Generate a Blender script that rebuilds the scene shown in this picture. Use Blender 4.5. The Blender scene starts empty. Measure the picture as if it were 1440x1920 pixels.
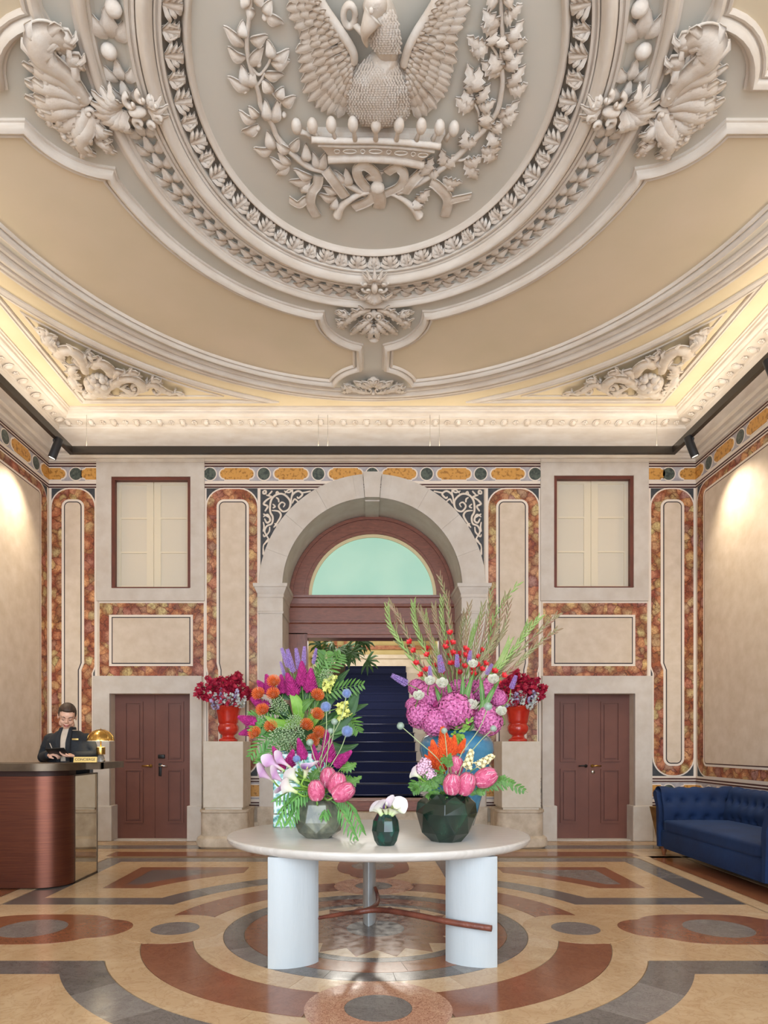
import bpy, bmesh, math, random
from mathutils import Vector, Matrix, Euler
from mathutils.geometry import tessellate_polygon
random.seed(7)
PI = math.pi
# ---------------------------------------------------------------- camera, world, lights
F, VX, VY, HC, CX = 1242.0, 691.5, 1397.0, 1.4, -0.05      # focal length in px, vanishing point, eye height
scn = bpy.context.scene
COL = scn.collection
cam = bpy.data.cameras.new('camera'); cam.sensor_fit = 'HORIZONTAL'; cam.sensor_width = 36
cam.lens = F/1440*36; cam.shift_x = (720-VX)/1440; cam.shift_y = (VY-960)/1440; cam.clip_end = 100
camo = bpy.data.objects.new('camera', cam); COL.objects.link(camo)
camo.location = (CX, 0, HC); camo.rotation_euler = (PI/2, 0, 0); scn.camera = camo
w = bpy.data.worlds.new('world'); scn.world = w; w.use_nodes = True
w.node_tree.nodes['Background'].inputs[0].default_value = (0.80, 0.89, 1.0, 1)
w.node_tree.nodes['Background'].inputs[1].default_value = 2.4
vs = scn.view_settings; vs.view_transform = 'Standard'; vs.look = 'None'; vs.gamma = 1; vs.use_curve_mapping = False
vs.exposure = 0.72
def area(name, loc, rot, sx, sy, power, col):
    l = bpy.data.lights.new(name, 'AREA'); l.shape = 'RECTANGLE'; l.size = sx; l.size_y = sy; l.energy = power; l.color = col
    o = bpy.data.objects.new(name, l); o.location = loc; o.rotation_euler = rot; COL.objects.link(o); return o
def aim(o, d):
    o.rotation_euler = Vector(d).to_track_quat('-Z', 'Y').to_euler()
DAY = (0.82, 0.91, 1.0); WARM = (1.0, 0.88, 0.70)
area('entrance_daylight', (0, -7.5, 3.6), (PI/2, 0, 0), 12, 8.5, 420, DAY)
TZ = 5.54                                                    # top of the hung light track
o = area('track_uplight_far', (0, 9.2, TZ+.012), (0, 0, 0), 8.2, 0.05, 13, WARM); aim(o, (0, -.5, 1))
o = area('near_uplight_fill', (0, .6, TZ+.012), (0, 0, 0), 8.2, 0.05, 34, WARM); aim(o, (0, .5, 1))  # unseen strip on the near bar, added to bounce fill off the ceiling
for s in (-1, 1):
    o = area('track_uplight_side', (s*4.19, 4.9, TZ+.012), (0, 0, 0), 8.4, 0.05, 21, WARM)
    z_ = Vector((.447*s, 0, -.894)); x_ = Vector((0, 1, 0)); y_ = z_.cross(x_); o.rotation_euler = Matrix((x_, y_, z_)).transposed().to_euler()
area('stair_hall_fill', (0, 15.6, 4.6), (0, 0, 0), 2.0, 3.0, 90, (1, .95, .85))  # unseen area light added to brighten the hall, no fixture
area('stair_fill', (0, 12.6, 3.4), (0, 0, 0), 1.6, 1.6, 26, (1, .96, .9))  # second added fill, hanging unseen over the lower steps
# ---------------------------------------------------------------- colour and materials
def L(h):
    h = h.lstrip('#'); c = [int(h[i:i+2], 16)/255 for i in (0, 2, 4)]
    return tuple((x/12.92 if x <= .04045 else ((x+.055)/1.055)**2.4) for x in c) + (1,)
MATS = {}
def newmat(name):
    m = bpy.data.materials.new(name); m.use_nodes = True; MATS[name] = m
    nt = m.node_tree; return m, nt, nt.nodes['Principled BSDF']
def coords(nt, world=False):
    if world:
        return nt.nodes.new('ShaderNodeNewGeometry').outputs['Position']
    return nt.nodes.new('ShaderNodeTexCoord').outputs['Object']
def noise(nt, co, scale, detail=4, dist=0, rough=.55):
    n = nt.nodes.new('ShaderNodeTexNoise'); nt.links.new(co, n.inputs['Vector'])
    n.inputs['Scale'].default_value = scale; n.inputs['Detail'].default_value = detail
    n.inputs['Distortion'].default_value = dist; n.inputs['Roughness'].default_value = rough; return n
def ramp(nt, fac, stops):
    r = nt.nodes.new('ShaderNodeValToRGB'); nt.links.new(fac, r.inputs[0]); e = r.color_ramp.elements
    while len(e) < len(stops): e.new(.5)
    for i, (p, c) in enumerate(stops): e[i].position = p; e[i].color = L(c) if isinstance(c, str) else c
    return r
def mapping(nt, co, s):
    mp = nt.nodes.new('ShaderNodeMapping'); nt.links.new(co, mp.inputs[0]); mp.inputs['Scale'].default_value = s; return mp.outputs[0]
def bump(nt, bsdf, h, strength, dist=.01):
    b = nt.nodes.new('ShaderNodeBump'); b.inputs['Strength'].default_value = strength; b.inputs['Distance'].default_value = dist
    nt.links.new(h, b.inputs['Height']); nt.links.new(b.outputs[0], bsdf.inputs['Normal'])
def mixc(nt, fac, a, b, mode='MIX'):
    m = nt.nodes.new('ShaderNodeMix'); m.data_type = 'RGBA'; m.blend_type = mode
    if isinstance(fac, (int, float)): m.inputs[0].default_value = fac
    else: nt.links.new(fac, m.inputs[0])
    for k, v in ((6, a), (7, b)):
        if isinstance(v, tuple): m.inputs[k].default_value = v
        elif isinstance(v, str): m.inputs[k].default_value = L(v)
        else: nt.links.new(v, m.inputs[k])
    return m.outputs[2]
def mat(name, c, c2=None, scale=8, rough=.5, metal=0, bmp=0, bscale=None, world=False, stretch=None, dist=0, detail=4, p=(.35, .65), **kw):
    if name in MATS: return MATS[name]
    m, nt, b = newmat(name)
    b.inputs['Roughness'].default_value = rough; b.inputs['Metallic'].default_value = metal
    b.inputs['Base Color'].default_value = L(c)
    if c2 or bmp:
        co = coords(nt, world)
        if stretch: co = mapping(nt, co, stretch)
        n = noise(nt, co, scale, detail, dist)
        if c2:
            r = ramp(nt, n.outputs['Fac'], [(p[0], c), (p[1], c2)]); nt.links.new(r.outputs[0], b.inputs['Base Color'])
        if bmp:
            n2 = noise(nt, co, bscale or scale*4, 3); bump(nt, b, n2.outputs['Fac'], bmp)
    for k, v in kw.items():
        b.inputs[{'emit': 'Emission Color', 'estr': 'Emission Strength', 'trans': 'Transmission Weight', 'ior': 'IOR', 'coat': 'Coat Weight',
                  'sheen': 'Sheen Weight', 'sss': 'Subsurface Weight', 'alpha': 'Alpha', 'aniso': 'Anisotropic', 'croug': 'Coat Roughness'}[k]].default_value = v
    return m
def breccia(name, sc, cols, edge='#4a2a20', rough=.45):
    m, nt, b = newmat(name); co = coords(nt, True)
    n = noise(nt, co, 5, 3); add = nt.nodes.new('ShaderNodeMix'); add.data_type = 'VECTOR'; add.inputs[0].default_value = .13
    nt.links.new(co, add.inputs[4]); nt.links.new(n.outputs['Color'], add.inputs[5])
    v = nt.nodes.new('ShaderNodeTexVoronoi'); v.inputs['Scale'].default_value = sc; nt.links.new(add.outputs[1], v.inputs['Vector'])
    v2 = nt.nodes.new('ShaderNodeTexVoronoi'); v2.feature = 'DISTANCE_TO_EDGE'; v2.inputs['Scale'].default_value = sc; nt.links.new(add.outputs[1], v2.inputs['Vector'])
    sp = nt.nodes.new('ShaderNodeSeparateColor'); nt.links.new(v.outputs['Color'], sp.inputs[0])
    r = ramp(nt, sp.outputs[0], [(i/(len(cols)-1), c) for i, c in enumerate(cols)])
    n2 = noise(nt, co, sc*3.2, 5, 1.2)
    r2 = ramp(nt, n2.outputs['Fac'], [(.3, '#8a5a48'), (.62, '#ffffff')])
    c1 = mixc(nt, .8, r.outputs[0], r2.outputs[0], 'MULTIPLY')
    e = ramp(nt, v.outputs['Distance'], [(.3, '#ffffff'), (.66, '#c08a74')])
    c1 = mixc(nt, .9, c1, e.outputs[0], 'MULTIPLY')
    e2 = ramp(nt, v2.outputs['Distance'], [(.0, edge), (.045, '#ffffff')])
    n3 = noise(nt, co, 6, 2); k3 = ramp(nt, n3.outputs['Fac'], [(.35, (.35, .35, .35, 1)), (.65, (.95, .95, .95, 1))])
    c2 = mixc(nt, k3.outputs[0], c1, e2.outputs[0], 'MULTIPLY')
    nt.links.new(c2, b.inputs['Base Color']); b.inputs['Roughness'].default_value = rough
    return m
# ---------------------------------------------------------------- mesh builder
class MB:
    def __init__(s): s.v = []; s.f = []; s.m = []; s.cur = 0
    def add(s, vs, fs, M=None):
        o = len(s.v)
        s.v += [tuple(M @ Vector(v)) if M is not None else tuple(v) for v in vs]
        s.f += [tuple(o+i for i in f) for f in fs]; s.m += [s.cur]*len(fs); return s
    def box(s, a, b, M=None, c=0):
        (x0, y0, z0), (x1, y1, z1) = a, b
        if c <= 0:
            return s.add([(x0,y0,z0),(x1,y0,z0),(x1,y1,z0),(x0,y1,z0),(x0,y0,z1),(x1,y0,z1),(x1,y1,z1),(x0,y1,z1)],
                  [(0,3,2,1),(4,5,6,7),(0,1,5,4),(1,2,6,5),(2,3,7,6),(3,0,4,7)], M)
        bm = bmesh.new(); bmesh.ops.create_cube(bm, size=1)
        for v in bm.verts: v.co = Vector(((x0+x1)/2+v.co.x*(x1-x0), (y0+y1)/2+v.co.y*(y1-y0), (z0+z1)/2+v.co.z*(z1-z0)))
        bmesh.ops.bevel(bm, geom=bm.edges[:], offset=c, segments=2, profile=.5, affect='EDGES')
        bm.verts.ensure_lookup_table()
        s.add([v.co[:] for v in bm.verts], [[v.index for v in f.verts] for f in bm.faces], M); bm.free(); return s
    def lathe(s, prof, n=24, M=None, a0=0, a1=2*PI, sx=1, sy=1, facet=False):
        full = abs(a1-a0-2*PI) < 1e-6; k = n if full else n+1; vs = []
        for i in range(k):
            a = a0+(a1-a0)*i/n; ca, sa = math.cos(a)*sx, math.sin(a)*sy
            vs += [(r*ca, r*sa, z) for r, z in prof]
        m = len(prof); fs = []
        for i in range(n):
            j = (i+1) % k
            for q in range(m-1): fs.append((i*m+q, j*m+q, j*m+q+1, i*m+q+1))
        return s.add(vs, fs, M)
    def tube(s, path, rad, n=8, cap=True, M=None, flat=1.0, up=None):
        path = [Vector(p) for p in path]; m = len(path)
        rad = rad if hasattr(rad, '__len__') else [rad]*m
        vs = []; prev = None
        for i, p in enumerate(path):
            t = (path[min(i+1, m-1)]-path[max(i-1, 0)])
            t = t.normalized() if t.length > 1e-9 else Vector((0, 0, 1))
            if prev is None:
                u = Vector(up) if up else (Vector((0, 0, 1)) if abs(t.z) < .9 else Vector((1, 0, 0)))
            else: u = prev
            a = t.cross(u)
            if a.length < 1e-6: a = t.cross(Vector((1, .3, 0)))
            a.normalize(); u = a.cross(t).normalized(); prev = u
            for k in range(n):
                an = 2*PI*k/n; vs.append(p+a*math.cos(an)*rad[i]+u*math.sin(an)*rad[i]*flat)
        fs = [(i*n+k, i*n+(k+1) % n, (i+1)*n+(k+1) % n, (i+1)*n+k) for i in range(m-1) for k in range(n)]
        if cap: fs += [tuple(reversed(range(n))), tuple((m-1)*n+k for k in range(n))]
        return s.add(vs, fs, M)
    def ell(s, c, r, nu=10, nv=6, M=None, rot=None):
        c = Vector(c); r = r if hasattr(r, '__len__') else (r, r, r); vs = []; R = rot or Matrix.Identity(3)
        for j in range(1, nv):
            b = PI*j/nv
            for i in range(nu):
                a = 2*PI*i/nu
                vs.append(c+R @ Vector((r[0]*math.sin(b)*math.cos(a), r[1]*math.sin(b)*math.sin(a), r[2]*math.cos(b))))
        t = len(vs); vs += [c+R @ Vector((0, 0, r[2])), c-R @ Vector((0, 0, r[2]))]
        fs = [(j*nu+i, (j+1)*nu+i, (j+1)*nu+(i+1) % nu, j*nu+(i+1) % nu) for j in range(nv-2) for i in range(nu)]
        fs += [(t, i, (i+1) % nu) for i in range(nu)] + [(t+1, (nv-2)*nu+(i+1) % nu, (nv-2)*nu+i) for i in range(nu)]
        return s.add(vs, fs, M)
    def prism(s, loops, fn, d):
        """loops: outer + holes of 2-D points; fn(u, v, w) -> xyz; w runs 0..d"""
        flat = [p for l in loops for p in l]; n = len(flat)
        tris = tessellate_polygon([[Vector((p[0], p[1], 0)) for p in l] for l in loops])
        vs = [fn(p[0], p[1], 0) for p in flat]+[fn(p[0], p[1], d) for p in flat]
        fs = []
        for t in tris:
            a, b, c = [flat[i] for i in t]
            ar = (b[0]-a[0])*(c[1]-a[1])-(b[1]-a[1])*(c[0]-a[0])
            if abs(ar) < 1e-12: continue
            t = tuple(t) if ar > 0 else tuple(reversed(t))
            fs.append(tuple(i+n for i in t)); fs.append(tuple(reversed(t)))
        o = 0
        for l in loops:
            k = len(l); ar = sum(l[i][0]*l[(i+1) % k][1]-l[(i+1) % k][0]*l[i][1] for i in range(k))
            hole = l is not loops[0]
            for i in range(k):
                j = (i+1) % k; q = (o+i, o+j, o+j+n, o+i+n)
                fs.append(q if (ar > 0) != hole else tuple(reversed(q)))
            o += k
        return s.add(vs, fs)
    def blade(s, path, wid, up, arch=.2, n=4, th=0.0, ser=0, crease=0):
        """leaf-like ribbon along path; wid half widths; up a normal; arch lifts the middle"""
        path = [Vector(p) for p in path]; m = len(path); up = Vector(up).normalized(); vs = []
        for i, p in enumerate(path):
            t = (path[min(i+1, m-1)]-path[max(i-1, 0)]).normalized(); a = t.cross(up)
            if a.length < 1e-6: a = t.cross(Vector((.3, 1, .2)))
            a.normalize(); u = a.cross(t).normalized(); wv = wid[i]*(1+(ser if i % 2 else -ser))
            for k in range(n+1):
                q = 2*k/n-1; hgt = arch*wid[i]*(1-q*q)-crease*wid[i]*max(0, 1-abs(q)*4)
                vs.append(p+a*q*wv+u*hgt)
        fs = [(i*(n+1)+k, i*(n+1)+k+1, (i+1)*(n+1)+k+1, (i+1)*(n+1)+k) for i in range(m-1) for k in range(n)]
        s.add(vs, fs)
        if th:
            o = len(s.v)-len(vs); off = [Vector(v)-up*th for v in vs]
            s.add(off, [tuple(reversed(f)) for f in fs]); o2 = o+len(vs); W = n+1
            ed = []
            for i in range(m-1): ed += [(o+(i+1)*W, o+i*W, o2+i*W, o2+(i+1)*W), (o+i*W+n, o+(i+1)*W+n, o2+(i+1)*W+n, o2+i*W+n)]
            s.f += ed; s.m += [s.cur]*len(ed)
        return s
    def build(s, name, mats, parent=None, smooth=True, kind=None, label=None, auto=None):
        me = bpy.data.meshes.new(name); me.from_pydata(s.v, [], s.f)
        for m_ in (mats if isinstance(mats, (list, tuple)) else [mats]): me.materials.append(m_)
        if max(s.m, default=0): me.polygons.foreach_set('material_index', s.m)
        me.polygons.foreach_set('use_smooth', [smooth]*len(me.polygons)); me.update()
        if auto: me.set_sharp_from_angle(angle=math.radians(auto))
        o = bpy.data.objects.new(name, me); COL.objects.link(o)
        if parent: o.parent = parent
        if kind: o['kind'] = kind
        if label: o['label'] = label
        return o
def tag(o, label, cat, group=None):
    o['label'] = label; o['category'] = cat
    if group: o['group'] = group
    return o
def thing(name, label, cat, loc=(0, 0, 0), rz=0, group=None):
    o = bpy.data.objects.new(name, None); COL.objects.link(o); o.location = loc; o.rotation_euler = (0, 0, rz)
    o.empty_display_size = .1
    return tag(o, label, cat, group)
def dup(root, M=None, label=None, group=None, parent=None):
    r = root.copy(); COL.objects.link(r)
    if parent: r.parent = parent
    if M is not None: r.matrix_local = M
    if label: r['label'] = label
    if group: r['group'] = group
    for ch in list(root.children): dup(ch, parent=r)
    return r
def piece(src_mesh, name, parent, M):
    o = bpy.data.objects.new(name, src_mesh); COL.objects.link(o); o.parent = parent; o.matrix_local = M; return o
def bez(p, n=12):
    """smooth curve through points (Catmull-Rom)"""
    p = [Vector(q) for q in p]; out = []
    for i in range(len(p)-1):
        a, b, c, d = p[max(i-1, 0)], p[i], p[i+1], p[min(i+2, len(p)-1)]
        for k in range(n):
            t = k/n; out.append(.5*((2*b)+(c-a)*t+(2*a-5*b+4*c-d)*t*t+(3*b-a-3*c+d)*t**3))
    out.append(p[-1]); return out
def WX(px): return (px-VX)/128.04+CX                        # points of the far wall (9.7 m off)
def WZ(py): return HC+(VY-py)/128.04
def AT(px, py, d): return Vector(((px-VX)*d/F+CX, d, HC+(VY-py)*d/F))
def wallfn(y0):
    return lambda u, v, w_: (u, y0-w_, v)
def rrect(x0, x1, z0, z1, r=(0, 0, 0, 0), n=6):
    """CCW in (u,v); radii bl, br, tr, tl"""
    if not hasattr(r, '__len__'): r = (r,)*4
    pts = []
    for (cx, cz, a, q) in ((x0+r[0], z0+r[0], PI, r[0]), (x1-r[1], z0+r[1], 1.5*PI, r[1]), (x1-r[2], z1-r[2], 0, r[2]), (x0+r[3], z1-r[3], .5*PI, r[3])):
        if q <= 0: pts.append((cx, cz)); continue
        for i in range(n+1): pts.append((cx+q*math.cos(a+i/n*PI/2), cz+q*math.sin(a+i/n*PI/2)))
    return pts
def circ(cx, cz, r, n=32, a0=0, a1=2*PI, ry=None):
    k = n if abs(a1-a0-2*PI) < 1e-6 else n+1
    return [(cx+r*math.cos(a0+(a1-a0)*i/n), cz+(ry or r)*math.sin(a0+(a1-a0)*i/n)) for i in range(k)]
# ---------------------------------------------------------------- materials of the building
CREAM = mat('cream_stucco', '#d8c8b6', '#cab8a2', 6, .8, world=True, bmp=.12, detail=6, p=(.3, .7))
STONE = mat('pale_limestone', '#cfc7be', '#c1b6aa', 5, .7, world=True, bmp=.15, detail=8, p=(.3, .7))
STONE2 = mat('worn_limestone', '#cbbdaa', '#a69580', 7, .75, world=True, bmp=.3, detail=8, p=(.35, .75))
LINEW = mat('white_painted_line', '#e6d9cb', rough=.7)
LINED = mat('dark_red_line', '#4a2622', rough=.6)
LINEK = mat('dark_line', '#3a3031', rough=.6)
SLATE = mat('slate_inlay', '#44464a', '#35383d', 20, .6, world=True)
BREC = breccia('breccia_marble', 8.6, ['#c9835c', '#e0aa72', '#c07a62', '#e3c080', '#bd8262', '#d6c68a', '#b47666', '#dca474', '#c8b87c', '#b4827c'], '#7a4c3a')
ORANGE = mat('giallo_marble', '#cc9549', '#9c6a2c', 22, .5, world=True, detail=3, p=(.52, .62))
GREENM = mat('verde_marble', '#5a635a', '#39423f', 30, .4, world=True, p=(.4, .6))
GREYBL = mat('bardiglio_band', '#a19ba0', '#b5b0b4', 15, .6, world=True)
WOOD = mat('mahogany', '#8d5441', '#6e3f30', 5, .38, world=True, stretch=(1.5, 1.5, 9), dist=1.2, detail=5, p=(.3, .7))
WOODV = mat('mahogany_upright', '#8d5441', '#6e3f30', 5, .38, world=True, stretch=(9, 9, 1), dist=1.2, detail=5, p=(.3, .7))
DOORB = mat('brown_door_paint', '#74483c', '#6c4237', 3, .5, world=True)
BROWNF = mat('brown_window_paint', '#6d3425', '#5d2c20', 4, .5, world=True)
SHUT = mat('cream_shutter_paint', '#e2d6bd', rough=.6)
SHUTP = mat('cream_shutter_panel', '#d9cfbc', rough=.65)
STUC = mat('stucco_relief', '#ded6cc', '#d0c1b1', 9, .8, world=True, bmp=.2, bscale=60, p=(.35, .7))
CEILG = mat('ceiling_greige', '#d3ccc0', '#c9c5b9', 1.2, .85, world=True, p=(.3, .7))
CEILT = mat('ceiling_tan', '#dccbb2', '#d3c4a8', 1.0, .85, world=True, p=(.3, .7))
CEILY = mat('ceiling_ochre', '#e4d4b4', '#dccba8', 1.4, .85, world=True)
CORN = mat('cornice_plaster', '#ded5ca', '#d2c6b8', 3, .8, world=True, stretch=(1, 1, 6))
W, YW, YB = 4.74, 9.7, -0.9
ZC = 6.08
# ---------------------------------------------------------------- far wall
far = bpy.data.objects.new('wall_far', None); COL.objects.link(far); far['kind'] = 'structure'
ACX, AR = WX(698), 168/128.04                                # arch axis and radius of its soffit
SPZ = WZ(1103)
def door_notch(x0, x1, yt): return [(WX(x0), 0), (WX(x0), WZ(yt)), (WX(x1), WZ(yt)), (WX(x1), 0)]
outl = [(-W, 0)]+door_notch(208, 358, 1301)
outl += [(ACX-AR, 0), (ACX-AR, SPZ)]+[(ACX-AR*math.cos(i*PI/32), SPZ+AR*math.sin(i*PI/32)) for i in range(1, 32)]+[(ACX+AR, SPZ), (ACX+AR, 0)]
outl += door_notch(1037, 1188, 1301)+[(W, 0), (W, 6.1), (-W, 6.1)]
winL = [(WX(210), WZ(1103)), (WX(358), WZ(1103)), (WX(358), WZ(895)), (WX(210), WZ(895))]
winR = [(WX(1038), WZ(1102)), (WX(1187), WZ(1102)), (WX(1187), WZ(893)), (WX(1038), WZ(893))]
outl.reverse()
m = MB(); m.prism([outl, winL, winR], lambda u, v, w_: (u, YW+.95-w_, v), .95)
m.build('wall_core', CREAM, far, smooth=False)
FW = wallfn(YW)
def slab(name, loop, t, mt, par=far, fn=FW, w0=0):
    mb = MB(); mb.prism(loop if hasattr(loop[0][0], '__len__') else [loop], lambda u, v, w_: fn(u, v, w_+w0), t-w0)
    return mb.build(name, mt, par, smooth=False)
def prect(x0, x1, y0, y1, r=0): return rrect(WX(x0), WX(x1), WZ(y1), WZ(y0), r)
# stone surrounds of windows and doors
for k, (a, b, wx0, wx1, wy0, wy1, dx0, dx1) in enumerate(((182, 384, 210, 358, 895, 1103, 208, 358), (1013, 1215, 1038, 1187, 893, 1102, 1037, 1188))):
    slab('window_surround', [prect(a, b, 868, 1127), list(reversed(prect(wx0, wx1, wy0, wy1)))], .03, STONE)
    slab('surround_head', prect(a, b, 862, 868.5), .035, STONE)
    slab('panel_border', prect(a+4, b-1, 1128, 1270), .004, LINEW)
    slab('marble_panel', prect(a+5, b-2, 1131, 1269), .008, BREC)
    c = (wx0+wx1)/2
    slab('panel_border', prect(c-79, c+78, 1153, 1249), .012, LINEW)
    slab('panel_line', prect(c-74, c+73.5, 1157, 1245), .014, LINEK)
    slab('plaster_panel', prect(c-72, c+71.5, 1159, 1243), .017, CREAM)
    da, db = (178, 380) if k == 0 else (1015, 1220)
    o_ = [(WX(da), 0), (WX(dx0), 0), (WX(dx0), WZ(1301)), (WX(dx1), WZ(1301)), (WX(dx1), 0), (WX(db), 0), (WX(db), WZ(1268)), (WX(da), WZ(1268))]
    slab('door_surround', o_, .06, STONE)
    for (x0, x1) in ((da-.5, dx0+5), (dx1-5, db+.5)):
        mb = MB(); mb.box((WX(x0), YW-.085, 0), (WX(x1), YW+.17, WZ(1510)), c=.012); mb.build('jamb_base', STONE, far, smooth=False)
# tall marble panels
def bottle(x0, x1, y0, y1, r, jog, dx, yj):
    """jog +1: right edge steps in below yj; -1: left edge"""
    L_ = rrect(WX(x0), WX(x1), WZ(y1), WZ(y0), r/128.04, 7)
    d = dx/128.04; z = WZ(yj); out = []
    for (u, v) in L_:
        if v < z: u2 = u-d if (jog > 0 and u > WX((x0+x1)/2)) else (u+d if (jog < 0 and u < WX((x0+x1)/2)) else u)
        else: u2 = u
        out.append((u2, v))
    if jog > 0:                                              # insert the step on the right edge (between br and tr arcs)
        out[16:16] = [(WX(x1)-d, z-.05), (WX(x1), z+.05)]
    if jog < 0:
        out = out+[(WX(x0), z+.05), (WX(x0)+d, z-.05)]
    return out
def tall_panel(x0, x1, ix0, ix1, jog, dx):
    slab('panel_ground', prect(x0-1.5, x1+1.5, 914, 1458), .003, LINEW)
    slab('slate_spandrel', prect(x0+3, x1-3, 916, 1455), .005, SLATE)
    slab('panel_border', bottle(x0+1, x1-1, 915, 1456, 36, jog, dx, 1256), .008, LINEW)
    slab('marble_panel', bottle(x0+3.5, x1-3.5, 917.5, 1453.5, 34, jog, dx, 1256), .012, BREC)
    slab('panel_border', bottle(ix0-5, ix1+5, 937, 1436, 14, jog, dx, 1250), .016, LINEW)
    slab('panel_line', bottle(ix0-.5, ix1+.5, 941, 1432, 10, jog, dx, 1250), .018, LINEK)
    slab('plaster_panel', bottle(ix0+1.5, ix1-1.5, 943, 1430, 8, jog, dx, 1250), .021, CREAM)
tall_panel(94, 181, 121.5, 153.5, 1, 5); tall_panel(384.5, 486, 411.5, 462, -1, 3)
tall_panel(912, 1013, 935, 985, 1, 3); tall_panel(1217, 1303, 1243, 1277, -1, 5)
# friezes
def cartouche(cu, cz, hw, hh, g):
    """rectangle with round ends"""
    a, r = hw-.068, .062
    pts = []
    for s in (1, -1):
        pts += [(cu+s*(a+g*.5), cz-s*(hh+g))]
        pts += [(cu+s*(a+.006+g*.3+(r+g)*math.cos(t)), cz+s*(r+g)*math.sin(t)*1.05) for t in [(-PI/2)+i*PI/8 for i in range(9)]]
        pts += [(cu+s*(a+g*.5), cz+s*(hh+g))]
    return pts
def clip(poly, lo, hi):
    def cut(P, f, inter):
        out = []
        for i in range(len(P)):
            a, b = P[i], P[(i+1) % len(P)]
            if f(a): out.append(a)
            if f(a) != f(b): out.append(inter(a, b))
        return out
    def ix(x): return lambda a, b: (x, a[1]+(b[1]-a[1])*(x-a[0])/(b[0]-a[0]))
    P = cut(poly, lambda p: p[0] >= lo, ix(lo))
    return cut(P, lambda p: p[0] <= hi, ix(hi)) if len(P) > 2 else P
def frieze(fn, u0, u1, zb, zt, cs, os_, par):
    slab('frieze_ground', rrect(u0, u1, zb, zt), .006, LINEW, par, fn)
    for q in (zt-.003, zt-.041, zb+.034, zb-.004+.0): slab('frieze_line', rrect(u0, u1, q-.021, q), .009, LINED, par, fn)
    slab('frieze_band', rrect(u0, u1, zb+.078, zt-.066), .009, GREYBL, par, fn)
    cz = (zb+.078+zt-.066)/2
    for c in os_:
        for g, t, mt, nm in ((.016, .012, LINEW, 'medallion_rim'), (0, .018, GREENM, 'medallion')):
            P = clip(circ(c, cz, .088+g, 24), u0, u1)
            if len(P) > 2: slab(nm, P, t, mt, par, fn)
    for c in cs:
        for g, t, mt, nm in ((.017, .012, LINEW, 'cartouche_rim'), (0, .018, ORANGE, 'cartouche')):
            P = clip(cartouche(c, cz, .245, .083, g), u0, u1)
            if len(P) > 2: slab(nm, P, t, mt, par, fn)
ZT, ZB = WZ(868), WZ(912)
PX = 101.4
CS = [WX(92+(i*PX)) for i in range(13)]; OS = [WX(143+i*PX) for i in range(13)]
OS = [WX(143)]+[WX(x) for x in (394, 495, 597, 698, 800, 901, 1003, 1253)]
CS = [WX(x) for x in (92, 184, 444.5, 546, 648, 749, 851, 952, 1215, 1305)]
for a, b in ((92, 182), (384, 1014), (1215, 1305)):
    frieze(FW, WX(a), WX(b), ZB, ZT, CS, OS, far)
ZT2, ZB2 = WZ(1458.5), WZ(1508)
for a, b in ((92, 178), (384, 487), (912, 1014), (1220, 1305)):
    frieze(FW, WX(a), WX(b), ZB2, ZT2, [WX(x) for x in (92, 184, 475, 921, 1215, 1305)], [WX(143), WX(394), WX(1003), WX(1253)], far)
    mb = MB(); mb.box((WX(a), YW-.05, 0), (WX(b), YW, WZ(1512)), c=.01); mb.box((WX(a), YW-.11, 0), (WX(b), YW, WZ(1540)), c=.012)
    mb.build('wall_plinth', STONE2, far, smooth=False)
# arch
def arch_fn(u, v, w_): return (u, YW-w_, v)
ro = 212/128.04
arc = [(ACX+ro*math.cos(i*PI/40), SPZ+ro*math.sin(i*PI/40)) for i in range(41)]+[(ACX-AR*math.cos(i*PI/40), SPZ+AR*math.sin(i*PI/40)) for i in range(41)]
m = MB()
nseg = 9
for i in range(nseg):
    a0 = i*PI/nseg+.0007; a1 = (i+1)*PI/nseg-.0007
    if i == 4: continue
    P = [(ACX+ro*math.cos(a0+(a1-a0)*q/6), SPZ+ro*math.sin(a0+(a1-a0)*q/6)) for q in range(7)]
    P += [(ACX+AR*math.cos(a1+(a0-a1)*q/6), SPZ+AR*math.sin(a1+(a0-a1)*q/6)) for q in range(7)]
    slab('arch_stone', P, .05, STONE)
for s in (-1, 1):
    k0, k1 = sorted((PI/2+s*.085, PI/2+s*PI/18))
    P = [(ACX+ro*math.cos(k0+(k1-k0)*q/3), SPZ+ro*math.sin(k0+(k1-k0)*q/3)) for q in range(4)]
    P += [(ACX+AR*math.cos(k1+(k0-k1)*q/3), SPZ+AR*math.sin(k1+(k0-k1)*q/3)) for q in range(4)]
    slab('arch_stone', P, .05, STONE)
KT = WZ(889)
slab('keystone', [(ACX-.105, SPZ+AR-.012), (ACX+.105, SPZ+AR-.012), (ACX+.135, KT), (ACX-.135, KT)], .095, STONE, w0=-.02)
mb = MB(); mb.box((ACX-.105, YW+.02, SPZ+AR-.03), (ACX+.105, YW+.72, SPZ+AR+.02)); mb.build('keystone_soffit', STONE, far, smooth=False)
# soffit stones: shell inside the arch
m = MB(); ns = 48
vs_, fs_ = [], []
for i in range(ns+1):
    a = i*PI/ns
    for (r, y) in ((AR-.004, YW-.04), (AR-.004, YW+.72)): vs_.append((ACX+r*math.cos(a), y, SPZ+r*math.sin(a)))
for i in range(ns): fs_.append((2*i, 2*i+1, 2*i+3, 2*i+2))
m.add(vs_, fs_); m.build('arch_soffit', STONE, far)
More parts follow.
